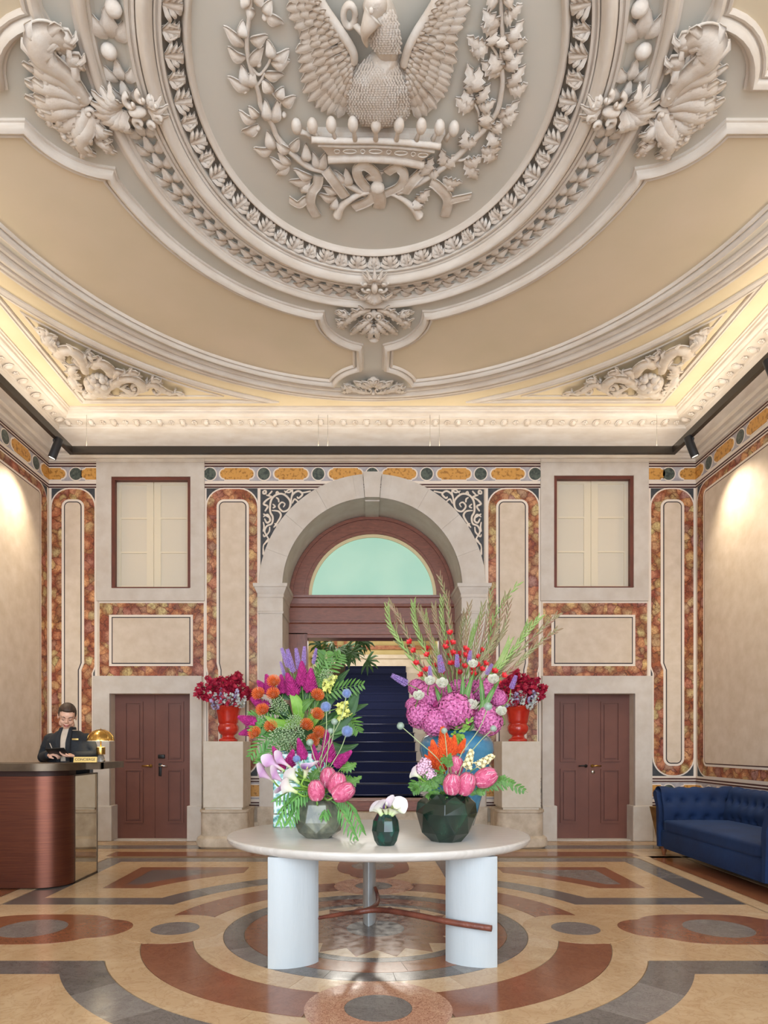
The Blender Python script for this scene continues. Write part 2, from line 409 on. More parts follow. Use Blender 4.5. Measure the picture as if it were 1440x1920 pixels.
# jambs, imposts
def moulded_block(name, x0, x1, y0, y1, prof, mt, par, yback=None):
    """prof: (z, out) pairs; footprint grows by out on the front and both sides"""
    m = MB(); k = len(prof)
    for z, o in prof: m.v += [(x0-o, y0-o, z), (x1+o, y0-o, z), (x1+o, y1, z), (x0-o, y1, z)]
    for i in range(k-1):
        for j in range(4): m.f.append((4*i+j, 4*i+(j+1) % 4, 4*i+4+(j+1) % 4, 4*i+4+j)); m.m.append(0)
    m.f += [(3, 2, 1, 0), (4*k-4, 4*k-3, 4*k-2, 4*k-1)]; m.m += [0, 0]
    return m.build(name, mt, par, smooth=False)
for s in (-1, 1):
    xo, xi = (487, 530) if s < 0 else (866, 909)
    a, b = WX(xo), WX(xi)
    jx0, jx1 = (a, ACX-AR+.0) if s < 0 else (ACX+AR, b)
    mb = MB(); mb.box((jx0-(0 if s < 0 else .003), YW-.05, 0), (jx1+(.003 if s < 0 else 0), YW+.72, SPZ-.05)); mb.build('arch_jamb', STONE, far, smooth=False)
    z = lambda p: WZ(p)
    pr = [(z(1152), 0), (z(1152), .012), (z(1148), .02), (z(1147), .008), (z(1123), .008), (z(1121), .02), (z(1116), .02), (z(1112), .035), (z(1104), .062), (z(1103), .075), (z(1097), .08), (z(1097), 0)]
    moulded_block('impost', jx0-(0 if s < 0 else .003), jx1+(.003 if s < 0 else 0), YW-.05, YW+.72, pr, STONE, far)
    mb = MB(); mb.box((jx0-.03, YW-.09, 0), (jx1+.03, YW+.72, WZ(1512)), c=.01); mb.build('jamb_base', STONE2, far, smooth=False)
# slate spandrels with white scrolls
for s in (-1, 1):
    ax = 489; P = [(ax, 918), (597, 918)]
    q0 = math.asin((1103-918)/213.5); q1 = math.acos((698-ax)/213.5)
    for i in range(15):
        a = q0+(q1-q0)*i/14; P.append((698-213.5*math.cos(a), 1103-213.5*math.sin(a)))
    if s > 0: P = [(1396-x, y) for x, y in P]
    pts = [(WX(x), WZ(y)) for x, y in P]
    ar = sum(pts[i][0]*pts[(i+1) % len(pts)][1]-pts[(i+1) % len(pts)][0]*pts[i][1] for i in range(len(pts)))
    if ar < 0: pts.reverse()
    slab('spandrel', pts, .012, SLATE)
    curves = [[(740,1180),(752,1060),(810,1000),(762,900),(790,830),(850,800),(862,720),(830,650),(840,520),(900,450),(990,440),(1072,520),(1060,620),(985,652),(935,590),(970,540),(1010,560),(990,600)],
      [(850,640),(930,650),(962,700),(930,770),(872,850)], [(1085,580),(1098,460),(1170,402),(1225,440),(1180,490),(1160,470)], [(1100,555),(1130,500),(1180,540)],
      [(1200,420),(1245,420),(1330,402)], [(860,470),(790,510),(750,560),(800,590),(765,650)], [(745,720),(800,690),(830,760),(790,790),(760,740)], [(745,680),(775,700),(835,735)],
      [(1010,430),(1060,385),(1105,410),(1090,470)], [(1000,400),(1060,420),(1110,385)], [(745,930),(760,960),(815,905),(825,840)], [(745,400),(775,400),(775,430),(745,430),(745,400)],
      [(800,460),(830,430),(855,400)], [(780,450),(850,470)], [(900,440),(915,410),(945,440)], [(900,480),(930,500),(935,540)], [(760,1060),(790,1010),(820,985)], [(745,1100),(750,1190)],
      [(860,560),(890,590),(860,610)], [(745,780),(755,840),(745,900)], [(880,800),(915,810),(905,840)]]
    for c_ in curves:
        pp = [(380+x/6.545, 860+y/6.545) for x, y in c_]
        if s > 0: pp = [(1396-x, y) for x, y in pp]
        path = bez([Vector((WX(x), YW-.013, WZ(y))) for x, y in pp], 5)
        mb = MB(); n_ = len(path); mb.tube(path, [(.016 if len(c_) > 4 else .013)*(1-.5*abs(2*i/n_-1)**3) for i in range(n_)], 6, flat=.5, up=(0, 1, 0)); mb.build('scroll', LINEW, far)
    slab('spandrel_border', [(WX(486.5 if s < 0 else 909.5), WZ(1103)), (WX(488.5 if s < 0 else 911.5), WZ(1103)), (WX(488.5 if s < 0 else 911.5), WZ(916)), (WX(486.5 if s < 0 else 909.5), WZ(916))], .014, LINEW)
slab('spandrel_border', prect(486, 912, 914.5, 917.5), .007, LINEW)
# ---------------------------------------------------------------- side walls
for s, nm in ((-1, 'wall_left'), (1, 'wall_right')):
    wl = bpy.data.objects.new(nm, None); COL.objects.link(wl); wl['kind'] = 'structure'
    fn = (lambda u, v, w_: (-W+w_, u, v)) if s < 0 else (lambda u, v, w_: (W-w_, -u, v))
    R = (lambda y0, y1: (y0, y1)) if s < 0 else (lambda y0, y1: (-y1, -y0))
    slab('wall_core', rrect(*R(YB, YW), 0, 6.1), 0.0, CREAM, wl, fn, w0=-.3)
    def pl(name, y0, y1, z0, z1, r, t, mt):
        u0, u1 = R(y0, y1); slab(name, rrect(u0, u1, z0, z1, r, 7), t, mt, wl, fn)
    pl('panel_ground', 1.2, YW-.02, WZ(1458), WZ(914), 0, .003, LINEW)
    pl('slate_spandrel', 1.3, YW-.055, WZ(1455), WZ(916), 0, .005, SLATE)
    pl('panel_border', 1.3, YW-.045, WZ(1456), WZ(915), .27, .008, LINEW)
    pl('marble_panel', 1.32, YW-.065, WZ(1453), WZ(918), .255, .012, BREC)
    pl('panel_border', 1.5, 9.455, 1.10, 5.03, .08, .016, LINEW)
    pl('panel_line', 1.53, 9.425, 1.13, 5.0, .06, .018, LINED)
    pl('plaster_panel', 1.545, 9.41, 1.145, 4.985, .05, .021, CREAM)
    k_ = [YW-.39-.79*i for i in range(11)]; c_ = [YW+.005-.79*i for i in range(11)]
    u0, u1 = R(0.5, YW-.001); sg = 1 if s < 0 else -1
    frieze(fn, u0, u1, ZB, ZT, [sg*y for y in c_], [sg*y for y in k_], wl)
    frieze(fn, u0, u1, ZB2, ZT2, [sg*y for y in c_], [sg*y for y in k_], wl)
    mb = MB()
    x0, x1 = (-W, -W+.05) if s < 0 else (W-.05, W)
    mb.box((x0, .5, 0), (x1, YW, WZ(1512)), c=.01); mb.build('wall_plinth', STONE2, wl, smooth=False)
# back wall, behind the camera: one wide opening, enlarged to let in fill light
bk = bpy.data.objects.new('wall_back', None); COL.objects.link(bk); bk['kind'] = 'structure'
slab('wall_core', [rrect(-W, W, 0, 6.1), list(reversed(rrect(-4.3, 4.3, .02, 5.4)))], .3, CREAM, bk, lambda u, v, w_: (u, YB-w_, v))
# ---------------------------------------------------------------- window shutters and doors
for k, (x0, x1, y0, y1, cx0, cx1) in enumerate(((210, 358, 895, 1103, 220, 352), (1038, 1187, 893, 1102, 1045, 1175))):
    wn = bpy.data.objects.new('window_%d' % (k+1), None); COL.objects.link(wn); wn['kind'] = 'structure'
    a, b, c, d = WX(x0), WX(x1), WZ(y1), WZ(y0)
    slab('window_frame', [rrect(a-.0, b, c, d), list(reversed(rrect(a+.045, b-.045, c+.012, d-.045)))], .012, BROWNF, wn, w0=-.02)
    slab('window_frame', [rrect(a-.0, b, c, d), list(reversed(rrect(a+.03, b-.03, c+.012, d-.03)))], -.02, BROWNF, wn, w0=-.17)
    mb = MB(); mb.box((a+.01, YW-.035, c-.005), (b-.01, YW+.1, c+.012)); mb.build('window_sill', BROWNF, wn, smooth=False)
    yl = YW+.14
    fs2 = lambda u, v, w_: (u, yl-w_, v)
    mid = (a+b)/2
    for (l0, l1) in ((a+.03, mid-.004), (mid+.004, b-.03)):
        z0, z1 = c+.02, d-.03; h3 = (z1-z0-.06)/3
        holes = []
        inn = .055 if l0 < mid-.1 else .10
        ia, ib = (l0+.062, l1-.10) if l0 < mid-.1 else (l0+.10, l1-.062)
        for i in range(3): holes.append(list(reversed(rrect(ia, ib, z0+.03+i*h3+.012, z0+.03+(i+1)*h3-.012))))
        lf = slab('shutter_leaf', [rrect(l0, l1, z0, z1)]+holes, .035, SHUT, wn, fs2)
        for i in range(3): slab('shutter_panel', rrect(ia-.01, ib+.01, z0+.03+i*h3, z0+.03+(i+1)*h3), .02, SHUTP, lf, fs2)
CHR = mat('chrome', '#d8d8d8', rough=.2, metal=1); BRS = mat('brass', '#c9a15a', rough=.28, metal=1); BLKP = mat('black_plastic', '#17181a', rough=.4)
for k, (x0, x1, lx0, lx1) in enumerate(((208, 358, 217, 358), (1037, 1188, 1037, 1177))):
    dn = bpy.data.objects.new('door_%d' % (k+1), None); COL.objects.link(dn); dn['kind'] = 'structure'
    a, b, t = WX(x0), WX(x1), WZ(1301)
    yd = YW+.2; mid = WX(292.5) if k == 0 else WX(1102)
    mid += (.2*(mid-CX)/9.7)
    fs2 = lambda u, v, w_: (u, yd-w_, v)
    for (l0, l1) in ((a+.002, mid-.002), (mid+.002, b-.002)):
        wl_ = l1-l0
        lf = slab('door_leaf', rrect(l0, l1, .015, t), .045, DOORB, dn, fs2)
        for (z0, z1) in ((.27, 1.02), (1.18, 2.02)):
            p0, p1 = (l0+.17, l1-.20) if l0 < mid-.1 else (l0+.20, l1-.17)
            slab('door_panel', rrect(p0+.025, p1-.025, z0+.025, z1-.025), .062, DOORB, lf, fs2)
            slab('panel_moulding', [rrect(p0-.026, p1+.026, z0-.026, z1+.026), list(reversed(rrect(p0, p1, z0, z1)))], .064, DOORB, lf, fs2)
    hz = 1.09; y_ = yd-.045
    def lever(sx, mt, px):
        mb = MB(); mb.lathe([(0, 0), (.024, 0), (.024, .012), (.008, .014), (.008, .05), (0, .05)], 14, M=Matrix.Translation((px, y_, hz)) @ Matrix.Rotation(PI/2, 4, 'X'))
        mb.tube([(px, y_-.045, hz), (px+sx*.04, y_-.05, hz+.004), (px+sx*.12, y_-.048, hz)], [.009, .01, .008], 8, flat=1.2)
        mb.build('door_handle', mt, dn)
    if k == 0:
        lever(-1, BRS, mid-.06); lever(1, CHR, mid+.075)
        mb = MB(); mb.box((mid+.05, y_-.03, hz+.11), (mid+.15, y_, hz+.17), c=.01); mb.build('door_lock', BLKP, dn)
        mb = MB(); mb.box((mid+.055, y_-.014, hz-.15), (mid+.1, y_, hz+.04), c=.006); mb.build('handle_plate', BLKP, dn)
    else:
        lever(-1, BLKP, mid-.045); lever(1, BRS, mid+.05)
        mb = MB(); mb.lathe([(0, 0), (.03, 0), (.03, .01), (0, .014)], 16, M=Matrix.Translation((mid+.06, y_, hz-.09)) @ Matrix.Rotation(PI/2, 4, 'X')); mb.build('door_lock', CHR, dn)
    mb = MB(); mb.box((a-.05, YW+.0, 0), (b+.05, YW+.3, .014)); mb.build('door_sill', STONE, dn, smooth=False)
    mb = MB(); mb.box((a-.1, YW+.25, 0), (b+.1, YW+.3, t+.1)); mb.build('door_back', DOORB, dn, smooth=False)
# ---------------------------------------------------------------- portal in the arch
YP = YW+.78                                                  # portal woodwork plane
def PXX(px, d=YP): return (px-VX)*d/F+CX
def PZ(py, d=YP): return HC+(VY-py)*d/F
pt = bpy.data.objects.new('door_3', None); COL.objects.link(pt); pt['kind'] = 'structure'
fp = lambda u, v, w_: (u, YP-w_, v)
zs = PZ(1119); gcx = PXX(698.5); gr = 119.5*YP/F; gh = zs
ap = PZ(1003)-zs
rw = AR+.03
outer = [(ACX+rw*math.cos(i*PI/40), SPZ+rw*math.sin(i*PI/40)) for i in range(41)]
outer = [(ACX+rw, zs)]+outer+[(ACX-rw, zs)]
inner = [(gcx-gr*math.cos(i*PI/40), zs+.001+ap*math.sin(i*PI/40)) for i in range(41)]
P = outer+[(gcx-gr, zs)]+inner[1:-1]+[(gcx+gr, zs)]
slab('fanlight_frame', P, .06, WOOD, pt, fp)
for (dr, t0, tw) in ((.02, .09, .045), (.22, .075, .02)):
    A = [(ACX+(AR-dr)*math.cos(i*PI/40), SPZ+(AR-dr)*math.sin(i*PI/40)) for i in range(41)]
    B = [(ACX+(AR-dr-tw)*math.cos(i*PI/40), SPZ+(AR-dr-tw)*math.sin(i*PI/40)) for i in range(40, -1, -1)]
    slab('fanlight_moulding', A+B, t0, WOOD, pt, fp)
GOLDL = mat('fanlight_gilt_bead', '#d9c79a', rough=.5)
A = [(gcx+gr*math.cos(i*PI/40), zs+ap*math.sin(i*PI/40)) for i in range(41)]
B = [(gcx+(gr-.05)*math.cos(i*PI/40), zs+(ap-.05)*math.sin(i*PI/40)) for i in range(40, -1, -1)]
slab('fanlight_bead', A+B, .035, GOLDL, pt, fp)
mfg, nt, b_ = newmat('frosted_fanlight_glass')
b_.inputs['Base Color'].default_value = L('#a6cdbd'); b_.inputs['Roughness'].default_value = .45
gm = nt.nodes.new('ShaderNodeTexNoise'); gm.inputs['Scale'].default_value = 1.6
rg = ramp(nt, gm.outputs['Fac'], [(.35, '#86bda0'), (.65, '#aed3b4')]); nt.links.new(coords(nt, True), gm.inputs['Vector'])
nt.links.new(rg.outputs[0], b_.inputs['Emission Color']); b_.inputs['Emission Strength'].default_value = .22  # weak emission stands in for daylight behind the glass
slab('fanlight_glass', [(gcx+gr*math.cos(i*PI/40), zs+ap*math.sin(i*PI/40)) for i in range(41)], .012, mfg, pt, fp, w0=.004)
# wooden entablature
hw = AR+.0
pr = [(PZ(1196), 0.0), (PZ(1196), .03), (PZ(1190), .05), (PZ(1171), .05), (PZ(1169), .075), (PZ(1166), .08), (PZ(1165), .055), (PZ(1141), .055), (PZ(1139), .09), (PZ(1135), .10), (PZ(1134), .085), (PZ(1124), .095), (PZ(1123), .125), (PZ(1119), .13), (PZ(1119), 0)]
m = MB()
for i in range(len(pr)):
    for x in (ACX-hw-.03, ACX+hw+.03): m.v.append((x, YP-pr[i][1], pr[i][0]))
for i in range(len(pr)-1): m.f.append((2*i, 2*i+1, 2*i+3, 2*i+2)); m.m.append(0)
m.build('lintel', WOOD, pt, smooth=False)
ox0, ox1 = PXX(577), PXX(822)
FLZ = PZ(1496, 10.6)
for (a, b) in ((ACX-hw-.03, ox0), (ox1, ACX+hw+.03)):
    mb = MB(); mb.box((a, YP-.05, FLZ), (b, YP+.12, PZ(1188)))
    mb.build('door_jamb', WOODV, pt, smooth=False)
    q = b if a < 0 else a; s = 1 if a < 0 else -1
    mb = MB(); mb.box((min(q-s*.05, q-s*.02), YP-.075, FLZ), (max(q-s*.05, q-s*.02), YP, PZ(1190))); mb.build('jamb_moulding', WOODV, pt, smooth=False)
mb = MB(); mb.box((ACX-hw-.03, YP-.045, PZ(1196.5)), (ACX+hw+.03, YP+.3, PZ(1180))); mb.build('lintel_soffit', WOOD, pt, smooth=False)
mb = MB(); mb.box((ACX-hw, YW+.45, FLZ-.17), (ACX+hw, YP+.5, FLZ), c=.012); mb.build('threshold', WOOD, pt, smooth=False)
# stone steps under the arch
st = bpy.data.objects.new('trim_1', None); COL.objects.link(st); st['kind'] = 'structure'
for i, (y0, z1) in enumerate(((YW-.30, FLZ-.51), (YW+.02, FLZ-.34), (YW+.30, FLZ-.17))):
    xx = ACX+AR-.001 if i else ACX+AR+.42
    mb = MB(); mb.box((2*ACX-xx, y0, max(0, z1-.17) if z1 > 0.05 else 0), (xx, YP+.3, max(z1, .03)), c=.012); mb.build('step', STONE2, st, smooth=False)
# ---------------------------------------------------------------- stair hall beyond
NAVY = mat('navy_carpet', '#0e1535', '#131c43', 60, .95, bmp=.3, bscale=300, world=True)
ROD = mat('stair_rod', '#7a7a86', rough=.35, metal=1)
sh = bpy.data.objects.new('stair_hall', None); COL.objects.link(sh); sh['kind'] = 'structure'
mb = MB(); SW = 1.75
mb.box((-SW-.1, YP+.14, -.1), (-SW, 18.5, 6)); mb.box((SW, YP+.14, -.1), (SW+.1, 18.5, 6)); mb.box((-SW, 18.4, 0), (SW, 18.5, 6)); mb.box((-SW, YP+.14, 6), (SW, 18.5, 6.1))
YEL = mat('stair_hall_plaster', '#d3c596', '#c8b987', 2, .8, world=True)
mb.build('hall_wall', YEL, sh, smooth=False)
mb = MB(); mb.box((-SW, YP+.14, 0), (SW, YP+.5, FLZ)); mb.build('hall_floor', WOOD, sh, smooth=False)
NS = 15; tr, ri = .30, .176
for i in range(NS):
    y0 = 10.98+i*tr; z1 = FLZ+(i+1)*ri
    mb = MB(); mb.box((-SW, y0, z1-ri-.02 if i else FLZ-.1), (SW, y0+tr+.3 if i < NS-1 else 18.4, z1)); mb.build('stair_step', STONE, sh, smooth=False)
    mb = MB(); mb.box((-.82, y0-.014, z1-ri+.0), (.80, y0+.02, z1+.012)); mb.box((-.82, y0-.02, z1-.02), (.80, y0+tr, z1+.014)); mb.build('stair_carpet', NAVY, sh, smooth=False)
    if i < 12:
        mb = MB(); mb.tube([(-.86, y0-.028, z1-ri+.022), (.84, y0-.028, z1-ri+.022)], .008, 6); mb.build('stair_rod', ROD, sh)
TOPZ = FLZ+NS*ri
REDM = mat('red_marble_band', '#8f4a34', '#b07c58', 14, .5, world=True)
def HXZ(px, py, d=18.3): return ((px-VX)*d/F+CX, HC+(VY-py)*d/F)
mb = MB()
for (x0, x1, y0, y1) in ((590, 830, 1210, 1217),):
    a, b = HXZ(x0, y1), HXZ(x1, y0); mb.box((a[0], 18.33, a[1]), (b[0], 18.41, b[1]))
for x0 in (626, 645, 763): a, b = HXZ(x0, 1212), HXZ(x0+6, 1185); mb.box((a[0], 18.33, a[1]), (b[0], 18.41, b[1]))
mb.build('hall_band', REDM, sh, smooth=False)
mb = MB()
a, b = HXZ(585, 1260), HXZ(830, 1228); mb.box((a[0], 18.3, TOPZ), (b[0], 18.41, b[1]-.1)); mb.box((a[0], 18.24, b[1]-.1), (b[0], 18.41, b[1]))
mb.build('hall_dado', STONE, sh, smooth=False)
# ---------------------------------------------------------------- cornice
def sweep2(path, prof, closed=True):
    """prof: (offset to the left of travel, z); mitred; returns verts, faces"""
    n = len(path); vs_, fs_ = [], []; k = len(prof)
    for i in range(n):
        p = Vector(path[i][:2]); a = Vector(path[i-1][:2]) if (closed or i > 0) else None; c = Vector(path[(i+1) % n][:2]) if (closed or i < n-1) else None
        d0 = (p-a).normalized() if a is not None else None; d1 = (c-p).normalized() if c is not None else None
        if d0 is None: d0 = d1
        if d1 is None: d1 = d0
        n0 = Vector((-d0.y, d0.x)); n1 = Vector((-d1.y, d1.x)); mm = (n0+n1)
        mm = mm.normalized() if mm.length > 1e-6 else n0; sc = 1/max(.35, mm.dot(n0))
        for o, z in prof: vs_.append((p.x+mm.x*o*sc, p.y+mm.y*o*sc, z))
    for i in range(n if closed else n-1):
        j = (i+1) % n
        for q in range(k-1): fs_.append((i*k+q, j*k+q, j*k+q+1, i*k+q+1))
    return vs_, fs_
room = [(-W, YB), (W, YB), (W, YW), (-W, YW)]
corn = bpy.data.objects.new('trim_2', None); COL.objects.link(corn); corn['kind'] = 'structure'
P1 = [(0, 5.545), (.02, 5.55), (.02, 5.575), (.045, 5.59), (.05, 5.62), (.03, 5.635), (.03, 5.66), (.07, 5.68), (.075, 5.72), (.06, 5.735), (.06, 5.75), (.12, 5.80), (.20, 5.855), (.285, 5.90), (.29, 5.925), (.297, 5.925)]
P2 = [(.297, 5.925), (.31, 5.94), (.44, 5.965), (.45, 5.95)]
P3 = [(.45, 5.95), (.475, 5.955), (.48, 5.975), (.50, 5.985), (.515, 6.0), (.52, 6.03), (.54, 6.035), (.545, 6.055), (.56, 6.06), (.56, 6.085)]
for nm, PP in (('cornice_lower', P1), ('cornice_soffit', P2), ('cornice_upper', P3)):
    v_, f_ = sweep2(room, PP); mb = MB(); mb.add(v_, f_); mb.build(nm, CORN, corn, smooth=False)
# egg and rosette course on the soffit
eg = MB(); eg.ell((0, 0, 0), (.038, .056, .026), 10, 6); eg.tube([(.045*math.cos(a), .062*math.sin(a), 0) for a in [PI*.15+i*PI*1.7/10 for i in range(11)]], .008, 5)
rs = MB()
for i in range(6): rs.ell((.026*math.cos(i*PI/3), .026*math.sin(i*PI/3), 0), (.017, .017, .012), 6, 4)
rs.ell((0, 0, 0), (.012, .012, .018), 6, 4)
egm = rsm = None
def course(p0, p1, ang):
    global egm, rsm
    d = Vector(p1)-Vector(p0); n = int(d.length/.16)
    for i in range(n):
        p = Vector(p0)+d*((i+.5)/n); Mx = Matrix.Translation(p) @ Matrix.Rotation(ang, 4, 'Z') @ Matrix.Rotation(-.28, 4, 'X')
        if i % 2 == 0:
            if egm is None:
                o = eg.build('egg', STUC, corn); egm = o.data; o.matrix_local = Mx
            else: piece(egm, 'egg', corn, Mx)
        else:
            if rsm is None:
                o = rs.build('rosette', STUC, corn); rsm = o.data; o.matrix_local = Mx
            else: piece(rsm, 'rosette', corn, Mx)
q = .372; zq = 5.938
course((-W+q, YW-q, zq), (W-q, YW-q, zq), 0)
course((-W+q, 4.6, zq), (-W+q, YW-q, zq), PI/2); course((W-q, YW-q, zq), (W-q, 4.6, zq), -PI/2)
# ---------------------------------------------------------------- ceiling
DC = 4.83
def dl(a):
    P = [(0, .22), (2.02, .22), (2.3, .20), (3.5, .18), (3.75, .155), (4.02, .13), (4.35, .11), (9, .11)]
    for (x0, y0), (x1, y1) in zip(P, P[1:]):
        if a <= x1: return y0+(y1-y0)*(a-x0)/(x1-x0)
def E(a, th): return (a*math.cos(th), DC+(a+dl(a))*math.sin(th))
ce = bpy.data.objects.new('ceiling', None); COL.objects.link(ce); ce['kind'] = 'structure'
def ring(name, prof, mt, n=160, smooth=True, par=ce):
    m = MB(); k = len(prof)
    for i in range(n):
        th = 2*PI*i/n
        for a, z in prof: x, y = E(a, th); m.v.append((x, y, z))
    for i in range(n):
        j = (i+1) % n
        for q in range(k-1): m.f.append((i*k+q, i*k+q+1, j*k+q+1, j*k+q)); m.m.append(0)
    return m.build(name, mt, par, smooth, auto=35)
ZI = 6.14                                                    # recessed medallion field
m = MB(); m.prism([circ(0, 0, 1.33, 96, ry=1.55)], lambda u, v, w_: (u, DC+v, ZI+w_), .03); m.build('medallion_field', CEILG, ce, smooth=False)
def hump(a0, a1, zb, zt, n=8): return [(a0+(a1-a0)*i/n, zb-(zb-zt)*math.sin(PI*i/n)**.7) for i in range(n+1)]
ring('bead_moulding', [(1.28, ZI+.012)]+hump(1.285, 1.34, ZI-.002, ZI-.045)+[(1.345, ZI+.02)], CORN)
mdk = mat('shaded_relief_ground', '#a2988a', '#8a8074', 12, .85, world=True)  # darker colour paints in the deep shade behind the leaves
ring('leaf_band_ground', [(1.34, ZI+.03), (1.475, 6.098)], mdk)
ring('fillet', [(1.47, 6.10), (1.472, 6.06), (1.49, 6.06), (1.492, 6.075), (1.505, 6.078), (1.507, 6.06), (1.52, 6.055)], CORN)
ring('torus_moulding', hump(1.52, 1.635, 6.075, 6.005, 10), CORN)
ring('fillet', [(1.635, 6.075), (1.637, 6.05), (1.655, 6.05), (1.657, 6.068), (1.67, 6.068), (1.672, 6.055), (1.69, 6.052), (1.70, 6.085)], CORN)
ring('garland_trough', [(1.70, 6.085), (1.73, 6.115), (1.88, 6.115), (1.91, 6.09)], CEILG)
ring('outer_torus', [(1.90, 6.10), (1.905, 6.07), (1.92, 6.068), (1.922, 6.05)]+hump(1.925, 1.995, 6.055, 6.02, 8)+[(2.0, 6.06), (2.02, 6.062), (2.022, ZC)], CORN)
ring('ceiling_field', [(2.02, ZC), (2.6, ZC), (3.2, ZC), (3.73, ZC)], CEILG)
ring('band_moulding', [(3.72, ZC), (3.735, 6.055), (3.76, 6.05), (3.765, 6.07), (3.79, 6.07), (3.795, 6.045)]+hump(3.80, 3.87, 6.045, 6.02, 6)+[(3.875, 6.05), (3.89, 6.05), (3.895, 6.065), (3.92, 6.065), (3.925, 6.045), (3.95, 6.04), (3.955, 6.065), (3.99, 6.068), (4.0, 6.055), (4.02, 6.055), (4.025, ZC)], CORN)
# flat outer field: square with oval hole
m = MB(); m.prism([[(-W, YB), (W, YB), (W, YW+.02), (-W, YW+.02)], [E(4.02, -2*PI*i/96) for i in range(96)]], lambda u, v, w_: (u, v, ZC+w_), .05); m.build('ceiling_border', CEILY, ce, smooth=False)
m = MB(); m.box((-W-.3, YB-.3, 6.32), (W+.3, YW+1, 6.4)); m.build('ceiling_slab', CEILG, ce, smooth=False)
# ---- four stucco framed panels
def quad_path(g):
    """centre line of the frame in the +X +Y quadrant; g shrinks it inwards"""
    ri_, ro_ = 2.26+g, 3.56-g; ra, rb, ch = .59+g, .54+g, .18+g
    fy, cy, sx, kx = 2.38, 3.86, 2.1, 3.66
    def rel(a, th): x, y = E(a, th); return x, y-DC
    def din(x, y, cx, cz): return math.hypot(x-cx, y-cz)
    P = []
    for i in range(61):                                       # inner arc from side to front
        x, y = rel(ri_, PI/2*i/60)
        if din(x, y, sx, 0) > ra and din(x, y, 0, fy) > ra: P.append((x, y))
    def arcp(cx, cz, r, p, q, n=8):
        a0 = math.atan2(p[1]-cz, p[0]-cx); a1 = math.atan2(q[1]-cz, q[0]-cx)
        return [(cx+r*math.cos(a0+(a1-a0)*i/n), cz+r*math.sin(a0+(a1-a0)*i/n)) for i in range(n+1)]
    Q = []
    for i in range(61):
        x, y = rel(ro_, PI/2-PI/2*i/60)
        if din(x, y, kx, 0) > rb and din(x, y, 0, cy) > rb: Q.append((x, y))
    e1 = (ch, fy+math.sqrt(ra*ra-ch*ch)); e2 = (ch, cy-math.sqrt(rb*rb-ch*ch))
    R_ = P+arcp(0, fy, ra, P[-1], e1)+arcp(0, cy, rb, e2, Q[0])+Q
    s2 = (kx-math.sqrt(rb*rb-ch*ch), ch); s1 = (sx+math.sqrt(ra*ra-ch*ch), ch)
    R_ += arcp(kx, 0, rb, Q[-1], s2)+arcp(sx, 0, ra, s1, P[0])
    out = [R_[0]]
    for p in R_[1:]:
        if math.hypot(p[0]-out[-1][0], p[1]-out[-1][1]) > .012: out.append(p)
    if math.hypot(out[0][0]-out[-1][0], out[0][1]-out[-1][1]) < .012: out.pop()
    return out
fprof = [(-.068, ZC), (-.066, 6.062), (-.05, 6.06), (-.048, 6.045), (-.035, 6.022), (-.012, 6.012), (.008, 6.022), (.018, 6.045), (.02, 6.06), (.034, 6.06), (.036, 6.045), (.052, 6.04), (.062, 6.05), (.066, 6.066), (.068, ZC)]
for sx_ in (-1, 1):
    for sy_ in (-1, 1):
        cp = [(sx_*x, DC+sy_*y) for x, y in quad_path(0)]
        if sx_*sy_ < 0: cp.reverse()
        v_, f_ = sweep2(cp, [(-o, z) for o, z in fprof]); mb = MB(); mb.add(v_, f_); mb.build('panel_frame', CORN, ce, True, auto=40)
        ip = [(sx_*x, DC+sy_*y) for x, y in quad_path(.05)]
        mb = MB(); mb.prism([ip], lambda u, v, w_: (u, v, ZC+.0-w_), .012); mb.build('tan_panel', CEILT, ce, smooth=False)
# ---- corner spandrel frames
def spandrel_path(g):
    a = 4.30+g; X_, Y_ = 3.93-g*1.0, 4.17-g*1.0
    b = a+dl(a); P = []
    t0 = math.asin(0) ; th0 = math.acos(min(1, X_/a)); th1 = math.asin(min(1, Y_/b))
    P = [(a*math.cos(th0+(th1-th0)*i/24), b*math.sin(th0+(th1-th0)*i/24)) for i in range(25)]
    return P+[(X_, Y_)]
sprof = [(-.05, ZC), (-.048, 6.06), (-.03, 6.052), (-.01, 6.045), (.0, 6.06), (.015, 6.06), (.02, 6.05), (.045, 6.055), (.05, ZC)]
for sx_ in (-1, 1):
    cp = [(sx_*x, DC+y) for x, y in spandrel_path(0)]
    if sx_ < 0: cp.reverse()
    v_, f_ = sweep2(cp, [(-o, z) for o, z in sprof]); mb = MB(); mb.add(v_, f_); mb.build('spandrel_frame', CORN, ce, True, auto=40)
    cp = [(sx_*x, DC+y) for x, y in spandrel_path(.13)]
    if sx_ < 0: cp.reverse()
    v_, f_ = sweep2(cp, [(-.012, ZC), (-.01, 6.065), (.01, 6.065), (.012, ZC)]); mb = MB(); mb.add(v_, f_); mb.build('spandrel_fillet', CORN, ce, True, auto=40)
